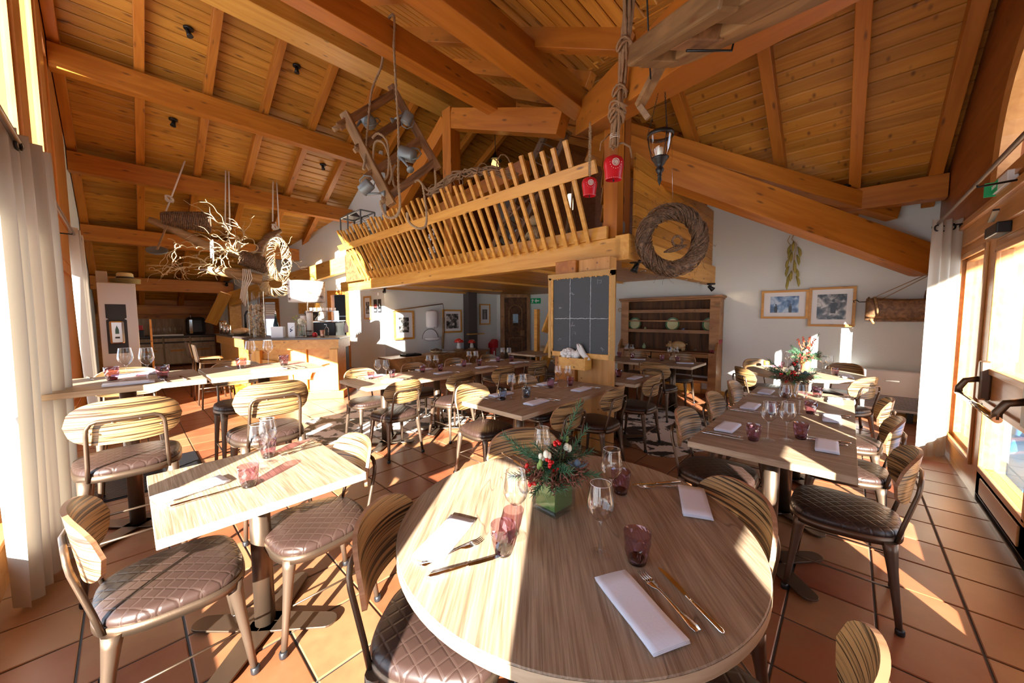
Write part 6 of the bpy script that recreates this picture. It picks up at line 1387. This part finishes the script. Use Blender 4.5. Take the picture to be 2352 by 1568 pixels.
for i, (y, w_, h_, z) in enumerate(((6.9,.45,.55,2.6),(6.2,.40,.60,2.55),(3.75,.22,.42,2.55))):
    m4 = fr4((4.35,y,z), (0,-1,0), (0,0,1)); r = empty('old_picture', label=('left old wooden frame with mesh on the loft','middle dark picture frame behind the garlic','small brown frame beside the enamel jug')[i], cat='frame', mat4=m4)
    obj('frame', MB().box(-w_/2,-w_/2+.04,-h_/2,h_/2,0,.03).box(w_/2-.04,w_/2,-h_/2,h_/2,0,.03).box(-w_/2,w_/2,-h_/2,-h_/2+.04,0,.03).box(-w_/2,w_/2,h_/2-.04,h_/2,0,.03), OLDW, r); obj('panel', MB().box(-w_/2+.03,w_/2-.03,-h_/2+.03,h_/2-.03,0,.008), DARKW, r)
lg = empty('loft_lamp', (4.6,3.1,3.05), label='small glowing wall lamp on the loft behind the balusters', cat='lamp'); obj('tube', MB().lathe([(.04,0),(.04,.22)], seg=14), plain('lamp glow', (1,.9,.7), .4, emit=(1,.82,.5), es=7), lg); obj('bracket', MB().tube([(0,0,0),(0,0,-.1),(.1,0,-.7)], .012, 6), BLACKM, lg)
lg = empty('loft_lamp', (4.6,4.68,4.05), label='yellow lantern lamp high behind the vine garland', cat='lamp'); obj('glass', MB().lathe([(.05,0),(.07,.10),(.05,.16)], seg=14), plain('lamp glow yellow', (1,.7,.3), .4, emit=(1,.6,.18), es=3), lg); obj('cap', MB().lathe([(.12,.16),(.04,.21),(.01,.30)], seg=14), BLACKM, lg); obj('rod', MB().tube([(0,0,.3),(0,0,1.1)], .006, 5), BLACKM, lg)
bx = empty('twig_broom', (4.1,2.75,2.31), label='broom of dark twigs standing at the right end of the loft', cat='broom'); bm2 = MB()
for k in range(40): a = k*2.4; r_ = .09*math.sqrt(k/40); bm2.tube([(r_*1.4*math.cos(a), r_*1.4*math.sin(a), 0),(r_*.5*math.cos(a), r_*.5*math.sin(a), .55)], .005, 4)
obj('twigs', bm2, VINE, bx); obj('handle', MB().tube([(0,0,.45),(0.05,.0,1.15)], .014, 8), OLDL, bx)
# ================================================================ bar
BT = [(1.45,7.58),(2.64,6.74),(3.15,7.42),(2.05,8.30),(2.05,10.9),(1.42,10.9)]
br = empty('bar_counter', (2.2,7.6,0), label='pine bar counter with a dark top and arched brackets', cat='bar'); bo = Vector((2.2,7.6,0))
def bpoly(p, k): return [((x-bo.x), (y-bo.y)) for x, y in p]
def inset(P_, d):
    out = []; n = len(P_)
    for i in range(n):
        p0, p1, p2 = Vector(P_[i-1]), Vector(P_[i]), Vector(P_[(i+1)%n]); a = (p1-p0).normalized(); b = (p2-p1).normalized(); na = Vector((-a.y,a.x)); nb_ = Vector((-b.y,b.x)); k = (na+nb_); k = k/(1+na.dot(nb_)); out.append(tuple(p1+k*d))
    return out
obj('top', MB().prism(bpoly(BT,0), 1.075, 1.105), plain('dark stone top', (.06,.045,.04), .3), br, bevel=.004)
obj('apron', MB().prism(bpoly(inset(BT,.03),0), .90, 1.075), HONEY, br); obj('body', MB().prism(bpoly(inset(BT,.10),0), .12, .90), HONEY, br); obj('plinth', MB().prism(bpoly(inset(BT,-.05),0), 0, .14), BEAM, br, bevel=.005)
F0, F1 = Vector((1.45,7.58,0))-bo, Vector((2.64,6.74,0))-bo; fd = (F1-F0).normalized(); fn = Vector((fd.y,-fd.x,0)); FL = (F1-F0).length
if fn.dot(-F0-bo) < 0: fn = -fn
for s_ in (.06, FL-.14): 
    a = F0+fd*(s_+.03)-fn*.05; obj('corner_post', MB().bar(a+Vector((0,0,.14)), a+Vector((0,0,.90)), .14, .12, up=fn), HONEYZ, br, bevel=.006)
for s0, sg in ((FL-.14,-1),(.16,1)):
    m_ = MB(); n = 10
    for k in range(n):
        a = PI/2*k/n; b = PI/2*(k+1)/n; f_ = lambda t, R_: F0+fd*(s0+sg*.42*(1-math.sin(t)*1.0))*1.0-fn*.075+Vector((0,0,.70-.0+.0)) if False else F0+fd*(s0+sg*(R_*math.sin(t)))-fn*.075+Vector((0,0,.36+R_*math.cos(t)*.75))
        vs = [f_(a,.50), f_(b,.50), f_(b,.38), f_(a,.38)]; vs += [v+fn*.05 for v in vs]; m_.add(vs, [(0,1,2,3),(4,7,6,5),(0,4,5,1),(2,6,7,3),(1,5,6,2),(3,7,4,0)])
    obj('arched_bracket', m_, HONEY, br)
mid = F0+fd*(FL*.53)-fn*.07; obj('centre_panel', MB().bar(mid+Vector((0,0,.16)), mid+Vector((0,0,.90)), .22, .05, up=fn), HONEYZ, br, bevel=.005)
ZB = 1.106
# cork vase
cv = empty('cork_vase', (1.72,8.25,ZB), label='tall glass cylinder full of corks at the bar corner', cat='vase'); obj('cylinder', MB().shell([(.13,0),(.13,.86)], seg=32), VGL, cv); obj('base', MB().lathe([(.13,0),(.13,.02)], seg=32), VGL, cv); q = random.Random(3); ck = MB()
for k in range(260): a = q.uniform(0,6.28); r_ = .115*math.sqrt(q.random()); z = .03+.58*k/260; d_ = Vector((q.uniform(-1,1),q.uniform(-1,1),q.uniform(-1,1))).normalized()*.02; c = Vector((r_*math.cos(a), r_*math.sin(a), z)); ck.tube([c-d_, c+d_], .012, 6)
tag(obj('corks', ck, plain('cork', (.48,.31,.17), .8), cv), kind='stuff')
wb = empty('wine_bottle', (1.98,8.05,ZB), label='dark sparkling wine bottle behind a white box on the bar', cat='bottle'); obj('body', MB().lathe([(.042,0),(.046,.01),(.046,.22),(.03,.29),(.017,.36),(.016,.42)], seg=20), plain('bottle glass', (.01,.03,.04), .08), wb); obj('foil', MB().lathe([(.018,.34),(.0175,.42),(.017,.43)], seg=16), plain('foil', (.12,.16,.12), .3, .8), wb); obj('stopper', MB().lathe([(.012,.43),(.016,.44),(.008,.47),(.004,.50)], seg=12), CHROME, wb)
def boxthing(nm, x, y, z, w_, d, h_, mat, label, cat, rz=-.6): return tag(obj(nm, MB().box(-w_/2,w_/2,-d/2,d/2,0,h_), mat, loc=(x,y,z), rot=(0,0,rz), bevel=.003), label, cat)
boxthing('paper_box', 1.93,7.72,ZB,.20,.12,.20,ENAMEL,'square white box with glass sides in front of the bottle on the bar','box'); lf2 = boxthing('leaflet', 2.12,7.62,ZB,.12,.01,.27,ENAMEL,'upright white leaflet with a dark flower drawing on the bar','leaflet')
obj('drawing', MB().tube([(.0,-.007,.12),(-.01,-.007,.16),(.02,-.007,.19),(.04,-.007,.20)], .003, 5).ball((-.01,-.007,.11), .014, 6, 4, (1,.2,1)).ball((.01,-.007,.13), .014, 6, 4, (1,.2,1)).ball((-.012,-.007,.145), .012, 6, 4, (1,.2,1)), BLU, lf2)
pot('saucer', 2.22,7.42,ZB,[(.04,0),(.09,.012),(.088,.015),(.03,.006),(.001,.006)],ENAMEL,'small stack of white saucers on the front of the bar','saucer')
fv = empty('flower_vase', (2.28,7.60,ZB), label='clear vase of white flowers on the bar', cat='vase'); obj('vase', MB().shell([(.09,0),(.085,.1),(.075,.20),(.072,.22)], seg=6), VGL, fv); obj('stems', MB().tube([(.02,0,.01),(0,.01,.24)], .004, 5).tube([(-.03,0,.01),(-.06,0,.3)], .003, 5).tube([(-.02,.02,.01),(.05,0,.25)], .003, 5).tube([(-.06,0,.3),(-.13,0,.36)], .002, 4), GREEN, fv)
fl_ = MB()
for c, r_ in (((0,0,.30),.06),((.07,.02,.26),.045),((-.03,-.05,.26),.04)):
    for k in range(22): a = k*2.4; t = k/22; fl_.ball((c[0]+r_*.7*math.sin(t*2.2)*math.cos(a), c[1]+r_*.7*math.sin(t*2.2)*math.sin(a), c[2]+r_*.6*math.cos(t*2.2)), r_*.33, 6, 4)
tag(obj('blossoms', fl_, CREAM, fv), kind='stuff'); obj('yellow_buds', MB().ball((-.13,0,.365), .018, 6, 4, (1,1,.6)).ball((-.07,0,.39), .018, 6, 4, (1,1,.6)).ball((-.09,.03,.33), .014, 6, 4), plain('yellow green bud', (.35,.45,.03), .6), fv)
def mat_birch():
    m, t, b = nt('birch bark shade'); tc = N(t, 'ShaderNodeTexCoord'); mp = N(t, 'ShaderNodeMapping'); mp.inputs['Scale'].default_value = (5,5,14); L(t, tc.outputs['Object'], mp.inputs['Vector']); no = N(t, 'ShaderNodeTexNoise', i_Scale=1.0, i_Detail=6.0); L(t, mp.outputs[0], no.inputs['Vector'])
    cr = N(t, 'ShaderNodeValToRGB'); E_ = cr.color_ramp.elements; E_[0].position = .36; E_[0].color = (.20,.11,.07,1); E_[1].position = .46; E_[1].color = (.86,.80,.74,1); L(t, no.outputs['Fac'], cr.inputs[0]); L(t, cr.outputs[0], b.inputs['Base Color']); b.inputs['Roughness'].default_value = .8; return m
BIR = mat_birch()
lm = empty('table_lamp', (2.46,7.78,ZB), label='table lamp with a birch bark drum shade and white log foot on the bar', cat='lamp'); obj('lamp_shade', MB().shell([(.315,.66),(.32,1.06)], seg=40), BIR, lm, solid=.004); obj('pole', MB().tube([(0,0,0),(0,0,.70)], .012, 8), CHROME, lm); obj('foot', MB().lathe([(.06,0),(.06,.50)], (.03,0,0), 12).lathe([(.05,0),(.05,.40)], (-.08,.02,0), 12), BIR, lm); obj('base', MB().lathe([(.11,-.0),(.11,.015)], seg=20), BLACKM, lm)
sp = empty('soap_dispenser', (2.62,7.28,ZB), label='clear pump bottle on the right of the bar', cat='bottle'); obj('bottle', MB().lathe([(.035,0),(.036,.15),(.015,.18)], seg=14), VGL, sp); obj('pump', MB().tube([(0,0,.18),(0,0,.23),(-.04,0,.235)], .007, 6), ENAMEL, sp)
pot('candle_cup', 2.52,7.22,ZB,[(.035,0),(.038,.02),(.042,.13),(.039,.13),(.034,.01)],plain('copper cup', (.6,.36,.25), .3, .6),'patterned copper candle cup on the bar','candle holder'); pot('red_pot', 2.45,7.40,ZB,[(.03,0),(.045,.03),(.035,.07),(.01,.085)],RED,'little red pot on the bar','pot')
# coffee machine and back shelf
cm_ = empty('coffee_machine', (3.0,8.85,0), label='black and steel espresso machine with grinder behind the bar', cat='coffee machine'); cm_.rotation_euler = (0,0,YAW-PI/2)
obj('stand', MB().box(-.5,.55,-.25,.3,0,1.02), DGREY, cm_); obj('body', MB().box(-.05,.5,-.22,.25,1.03,1.36), BLACK, cm_, bevel=.02); obj('front_panel', MB().box(-.25,-.05,-.2,.2,1.03,1.40), STEEL, cm_, bevel=.015); obj('hopper', MB().lathe([(.05,1.40),(.08,1.45),(.14,1.52),(.15,1.58),(.15,1.60)], (-.12,0,0), 20), BLACK, cm_); obj('top_tray', MB().box(-.28,.52,-.2,.25,1.38,1.40), CHROME, cm_)
obj('group_head', MB().tube([(-.18,-.2,1.25),(-.18,-.28,1.22)], .03, 10).tube([(-.18,-.28,1.22),(-.18,-.42,1.20)], .012, 8), CHROME, cm_); obj('cup_shelf', MB().box(-.30,.34,.10,.30,1.60,1.62).box(-.3,-.28,.1,.3,1.4,1.6).box(.32,.34,.1,.3,1.4,1.6), STEEL, cm_)
for i in range(7): c = FW @ Vector((-.25+.09*i, .2, 1.621)); pot('cup', 3.0+c.x, 8.85+c.y, 1.621, [(.02,0),(.028,.02),(.033,.07),(.031,.07),(.02,.01)], ENAMEL, ['leftmost','second','third','fourth','fifth','sixth','rightmost'][i]+' white cup in the row over the coffee machine', 'cup')['group'] = 'white cups over the coffee machine'
pot('milk_bottle', 3.45,8.40,1.12,[(.04,0),(.05,.02),(.05,.14),(.02,.20),(.02,.24)],ENAMEL,'white and blue bottle beside the coffee machine','bottle')
cab = empty('wall_cabinet', label='pine cupboard on the white wall behind the lampshade', cat='cabinet'); ca = DA+DD*.95-DN*.03; cb = DA+DD*1.55-DN*.03; obj('body', MB().bar(ca+Vector((0,0,1.95)), cb+Vector((0,0,1.95)), .25, .75), HONEY, cab, bevel=.006)
tag(obj('wicker_barrel', MB().lathe([(.12,0),(.16,.12),(.17,.25),(.15,.42)], seg=18), WICK, loc=(DA+DD*1.25-DN*.05+Vector((0,0,2.33)))), 'brown wicker barrel on top of the pine cupboard', 'basket')
tag(obj('paper_notice', MB().bar(DA+DD*.72-DN*.01+Vector((0,0,1.72)), DA+DD*.86-DN*.01+Vector((0,0,1.72)), .004, .42), ENAMEL), 'white paper notice pinned left of the kitchen door', 'paper')
# tray, steel cups, tap
tr_ = empty('bread_tray', (1.66,9.3,ZB), label='black tray with bread loaves on the far arm of the bar', cat='tray'); obj('tray', MB().box(-.2,.2,-.3,.3,0,.02), BLACK, tr_, bevel=.01)
for i, (x, y) in enumerate(((-.05,-.1),(.05,.15))): tag(obj('bread_loaf', MB().ball((0,0,.07), .12, 14, 8, (1,1.3,.55)), plain('bread crust', (.50,.30,.14), .7, bump=.4, bs=30), loc=(1.66+x,9.3+y,ZB+.02)), ('nearer','farther')[i]+' bread loaf on the black tray on the bar', 'bread')
for i in range(5): pot('steel_cup', 1.52+.02*(i%2), 9.75+.2*i, ZB, [(.04,0),(.042,.22 if i < 3 else .30),(.039,.22 if i < 3 else .30),(.038,.01)], CHROME, ['nearest','second','third','fourth','farthest'][i]+' tall steel cup on the far arm of the bar','cup')['group'] = 'steel cups on the bar arm'
tpo = empty('bar_tap', (1.85,9.9,ZB), label='black swan neck tap on the far arm of the bar', cat='tap'); obj('neck', MB().tube([(0,0,0),(0,0,.42),(.03,0,.50),(.10,0,.54),(.17,0,.52),(.20,0,.46)], .022, 12), BLACKM, tpo); obj('base', MB().lathe([(.05,0),(.05,.02),(.03,.03)], seg=16), BLACKM, tpo)
# two bar chairs of light plywood at the bar arm
def barch(x, y, rz, label):
    r = empty('bar_chair', (x,y,0), rz, label=label, cat='bar chair', group='plywood bar chairs at the bar')
    obj('seat', MB().grid(lambda u, v: (-.2+.4*u, -.2+.42*v, .75+.015*math.cos((u-.5)*4)-.02*v), 8, 8), OLDL, r, solid=.014); obj('backrest', MB().grid(lambda u, v: (-.2+.4*u, -.21-.04*v-.03*math.cos((u-.5)*3), .76+.28*v), 8, 6), BRONZEL, r, solid=.014)
    for sx, sy in ((1,1),(-1,1),(1,-1),(-1,-1)): obj('leg', MB().tube([(.17*sx,.17*sy,.74),(.21*sx,.22*sy,0)], .013, 8), BRONZEL, r)
    obj('footrest', MB().tube([(-.19,.20,.28),(.19,.20,.28)], .009, 6).tube([(-.19,.20,.28),(-.19,-.2,.28)], .009, 6).tube([(.19,.20,.28),(.19,-.2,.28)], .009, 6), BRONZEL, r); return r
barch(1.0,7.75,-PI/2,'nearer plywood bar chair pulled out left of the bar'); barch(1.0,8.7,-PI/2,'farther plywood bar chair left of the bar')
# ================================================================ kitchen end
kc = empty('kitchen_cabinet', (1.1,15.1,0), label='long grey oak cabinet with dark recessed grips at the kitchen end', cat='cabinet')
obj('carcass', MB().box(-.95,.85,-.25,.29,.08,.90), CAB, kc); obj('worktop', MB().box(-1.0,.9,-.32,.29,.90,.94), DGREY, kc, bevel=.004); obj('splashback', MB().box(-1.0,.9,.25,.29,.94,1.45), CAB, kc)
for i in range(3):
    x = -.93+.60*i; obj('drawer', MB().box(x,x+.56,-.275,-.25,.76,.86), CAB, kc, bevel=.003); obj('drawer', MB().box(x,x+.56,-.275,-.25,.60,.71), CAB, kc, bevel=.003); o = obj('cabinet_door', MB().box(x,x+.56,-.275,-.25,.10,.56), CAB, kc, bevel=.003); obj('handle', MB().box(x+.12,x+.44,-.285,-.275,.47,.51), BEAM, o); obj('grip_recess', MB().box(x,x+.56,-.262,-.25,.71,.76).box(x,x+.56,-.262,-.25,.86,.895), BLACK, kc)
kg = empty('drinks_cooler', (1.5,14.95,.94), label='black drinks cooler with a steel tap on the kitchen worktop', cat='cooler'); obj('drum', MB().box(-.22,.24,-.2,.2,0,.56), BLACK, kg, bevel=.10); obj('tap', MB().box(-.16,-.08,-.26,-.2,.05,.48), CHROME, kg, bevel=.01); obj('lever', MB().tube([(-.12,-.24,.48),(-.12,-.26,.66)], .014, 8), CHROME, kg)
for i in range(6): pot('stemmed_glass', .55+.12*i, 14.85, .945, [(.03,0),(.005,.01),(.005,.1),(.04,.14),(.042,.20),(.035,.26)], WGL, ['leftmost','second','third','fourth','fifth','rightmost'][i]+' upturned glass by the kitchen splashback', 'glass')['group'] = 'glasses on the kitchen worktop'
tag(obj('glass_rack', MB().box(.48,1.2,14.72,15.0,.941,.98), PLASTIC), 'white rack under the row of glasses on the kitchen worktop', 'rack')
bz = empty('blender_stack', (.22,14.9,.94), label='dark stack of boxes left on the kitchen worktop', cat='box'); obj('box', MB().box(-.15,.15,-.15,.15,0,.18), BLACK, bz, bevel=.01); obj('box', MB().box(-.13,.13,-.13,.13,.19,.32), RED, bz, bevel=.01)
fg = empty('fridge', (-.05,9.85,0), label='tall white fridge with a black plate and dispenser on its door', cat='fridge')
obj('cabinet', MB().box(-.24,.22,-.32,.35,.03,2.10), plain('fridge white', (.62,.64,.67), .3, .2), fg, bevel=.008); obj('door', MB().box(-.25,.22,-.36,-.325,.06,2.09), plain('fridge door', (.60,.63,.67), .25, .3), fg, bevel=.008)
obj('black_plate', MB().prism([(-.17,.85),(.08,.85),(.08,1.44),(.05,1.46),(.08,1.48),(.08,1.72),(-.17,1.72),(-.17,1.48),(-.14,1.46),(-.17,1.44)], -.37, -.362, ax='y'), BLACK, fg)
dsp = empty('sanitizer_dispenser', (-.095,9.43,1.22), label='silver oval dispenser with a drop window on the fridge plate', cat='dispenser'); obj('shell', MB().box(-.095,.085,-.05,.05,-.20,.21), STEEL, dsp, bevel=.03); obj('window', MB().prism([(-.025,-.02),(.02,-.02),(.02,.05),(-.003,.13),(-.025,.05)], -.054, -.049, ax='y'), plain('teal window', (.05,.16,.15), .2), dsp); obj('badge', MB().box(-.03,.025,-.054,-.049,-.10,-.07), BLACK, dsp)
hb_ = MB()
hs_ = empty('straw_hat', (.05,9.85,2.12), label='stack of straw hats with a black band on top of the fridge', cat='hat'); HAT = plain('straw', (.62,.50,.24), .7, bump=.4, bs=120)
for k in range(5): obj('brim', MB().lathe([(.20,.018*k),(.205,.018*k+.004),(.12,.018*k+.014),(.10,.018*k+.012)], seg=28), HAT, hs_)
obj('crown', MB().lathe([(.115,.09),(.11,.17),(.09,.19),(.001,.18)], seg=28), HAT, hs_); obj('band', MB().lathe([(.119,.088),(.118,.115)], seg=28), BLACK, hs_)
boxthing('cardboard_box', -.24,9.95,2.12,.14,.2,.20,plain('beige card', (.55,.48,.38), .7),'beige carton beside the hats on the fridge','box',0); boxthing('broom_pole', .33,9.6,0,.03,.03,1.45,HONEY,'thin pale wooden pole standing beside the fridge','pole',0)
# ================================================================ flower arrangements
def sprig(m_, o, d, L_, r_=.03, n=26):
    o = Vector(o); d = Vector(d).normalized(); u = d.orthogonal().normalized(); v = d.cross(u); m_.tube([o, o+d*L_*.5+Vector((0,0,-.004)), o+d*L_], [.0022,.0018,.001], 4)
    for k in range(n):
        t = .1+.9*k/n; a = k*2.4; p = o+d*L_*t; w_ = (u*math.cos(a)+v*math.sin(a)); m_.tube([p, p+w_*r_*(1-.45*t)+d*r_*.7], [.0017,.0007], 3, cap=False)
def arrangement(x, y, z, s, label, vase, seed=1):
    q = random.Random(seed); r = empty('flower_arrangement', label=label, cat='flowers', mat4=at(x,y,z) @ Matrix.Scale(s,4))
    nd = MB()
    for d_, L_ in (((-1,0,.75),.16),((-.9,-.3,.05),.14),((-.5,-.9,-.15),.13),((.1,-1,-.05),.12),((.9,-.5,.1),.13),((1,.2,.3),.14),((.55,.1,1.2),.21),((-.4,.8,.3),.13),((.4,-.8,.35),.11),((-.8,.4,.3),.14),((.7,.8,.3),.13),((-.2,-.95,.2),.10)): sprig(nd, (.02*q.uniform(-1,1),.02*q.uniform(-1,1),.0), d_, L_*1.22, .026, 60); sprig(nd, (.02*q.uniform(-1,1),.02*q.uniform(-1,1),.0), (d_[0]+q.uniform(-.5,.5),d_[1]+q.uniform(-.5,.5),d_[2]+q.uniform(-.3,.2)), L_*.85, .024, 44)
    tag(obj('fir_sprigs', nd, NEEDLE, r), kind='stuff'); bd_ = MB()
    for cx, cy, cz, n in ((-.0,-.03,.10,4),(-.02,-.05,.045,7),(-.075,-.05,-.01,8),(-.085,-.03,.02,4),(.0,-.05,.02,4)):
        for k in range(n): bd_.ball((cx+q.uniform(-.014,.014), cy+q.uniform(-.012,.012), cz+q.uniform(-.014,.014)), .0065, 8, 6)
    tag(obj('red_berries', bd_, REDB, r), kind='stuff'); pc_ = MB()
    for k in range(90):
        a = k*2.4; t = k/90; R_ = .026*math.sin(PI*(t*.85+.12)); c = Vector((.018+R_*math.cos(a), R_*math.sin(a), .03+.075*t)); o_ = Vector((math.cos(a), math.sin(a), .5)).normalized()
        tq = Vector((-math.sin(a), math.cos(a), 0)); b_ = c-o_*.006; pc_.add([b_-tq*.004, b_+tq*.004, c+o_*.006+tq*.006, c+o_*.010, c+o_*.006-tq*.006], [(0,1,2,3,4)])
    tag(obj('pine_cone', pc_, plain('pine cone', (.075,.035,.02), .7), r), kind='stuff'); rs = MB()
    for (c, R_) in (((-.028,-.04,.065),.018),((-.045,-.02,.05),.015),((.045,.0,.075),.019)):
        for k in range(9): a = k*2.1; rs.ball((c[0]+R_*.35*math.cos(a), c[1]+R_*.35*math.sin(a), c[2]+.004*(k % 3)), R_*.62, 8, 6, (.8,.8,1.2))
    tag(obj('cream_roses', rs, CREAM, r), kind='stuff'); gn = MB()
    for c in ((-.055,-.04,.03),(-.05,-.05,.045),(.03,.01,.10),(.045,.01,.105),(-.07,-.03,.0)): gn.ball(c, .009, 8, 6, (.8,.8,1.5)); gn.tube([(c[0],c[1],c[2]),(c[0]*.5,c[1]*.5,-.02)], .0018, 4)
    for k in range(16): a = k*.9; gn.add([(.02*math.cos(a),.02*math.sin(a),-.01),(.06*math.cos(a-.15),.06*math.sin(a-.15),.015),(.085*math.cos(a),.085*math.sin(a),.005),(.06*math.cos(a+.15),.06*math.sin(a+.15),.015)], [(0,1,2,3)])
    tag(obj('buds_and_leaves', gn, plain('bud green', (.20,.30,.07), .5), r), kind='stuff'); pk_ = MB()
    for k in range(90):
        a = q.uniform(PI, 2*PI) if k % 3 else q.uniform(0,2*PI); p = Vector((.06*math.cos(a), .055*math.sin(a), q.uniform(-.01,.02))); pts = [p]
        for j in range(6): p = p+Vector((.011*math.cos(a+q.uniform(-.9,.9)), .011*math.sin(a+q.uniform(-.9,.9)), q.uniform(-.010,.009))); pts.append(p)
        pk_.tube(pts, .0020, 4, cap=False)
        for j in range(1, 6): pk_.tube([pts[j], pts[j]+Vector((q.uniform(-.01,.01),q.uniform(-.01,.01),q.uniform(-.008,.012)))], .0009, 3, cap=False)
    tag(obj('dusky_asparagus_fern', pk_, plain('dusky pink fern', (.26,.10,.065), .7), r), kind='stuff'); th = MB(); th.ball((.075,-.03,.035), .011, 8, 6, (1,1,1.3))
    for k in range(14): a = 2*PI*k/14; th.tube([(.075,-.03,.025),(.075+.022*math.cos(a),-.03+.022*math.sin(a),.03),(.075+.036*math.cos(a),-.03+.036*math.sin(a),.042)], [.002,.002,.0004], 4)
    obj('blue_thistle', th, plain('thistle blue', (.12,.17,.22), .6), r)
    if vase == 'square':
        g_ = MB()
        for a0, a1, b0, b1 in ((-.052,.052,-.052,-.047),(-.052,.052,.047,.052),(-.052,-.047,-.047,.047),(.047,.052,-.047,.047)): g_.box(a0,a1,b0,b1,-.125,-.008)
        g_.box(-.052,.052,-.052,.052,-.135,-.122); obj('vase', g_.xf(Matrix.Rotation(.75,4,'Z')), VGL, r, bevel=.002)
        lv = MB().box(-.044,.044,-.044,.044,-.119,-.02); obj('leaf_lining', lv.xf(Matrix.Rotation(.75,4,'Z')), plain('aspidistra leaf', (.08,.20,.035), .35, bump=.3, bs=18), r)
    else: obj('pot', MB().lathe([(.038,-.135),(.042,-.13),(.05,-.01),(.046,-.01)], seg=20), plain('amber pot', (.40,.20,.07), .4), r)
    return r
arrangement(1.075,.79,.751+.150,1.1,'fir, berry and rose arrangement in a square glass vase on the round table','square',1)
arrangement(4.02,.36,.751+.175,1.3,'fir and red berry arrangement at the end of the right hand row','round',5)
fa = arrangement(6.10,.40,.751+.175,1.3,'sunlit arrangement with tall coral berry stems on the far round table','round',9); cb_ = MB(); q = random.Random(8)
for d_ in ((-.5,0,1),(-.1,.1,1),(.15,0,1),(.45,0,1)):
    d_ = Vector(d_).normalized()
    for k in range(22): p = d_*(.08+.13*k/22); cb_.ball(p+Vector((q.uniform(-.008,.008),q.uniform(-.008,.008),0)), .0065, 6, 4)
tag(obj('coral_berries', cb_, plain('coral berry', (.75,.14,.06), .4), fa), kind='stuff')
tag(obj('wooden_cup', MB().lathe([(.03,0),(.035,.01),(.036,.07),(.032,.07),(.028,.01)], seg=16), HONEY, loc=(6.3,.85,.751)), 'row end wooden cup at the left of the far round table', 'cup')
# ---- drop empty label keys on parts, make sure the view layer is current
for o in bpy.data.objects:
    if o.parent is not None:
        for k in ('category', 'group'):
            if k in o.keys(): del o[k]
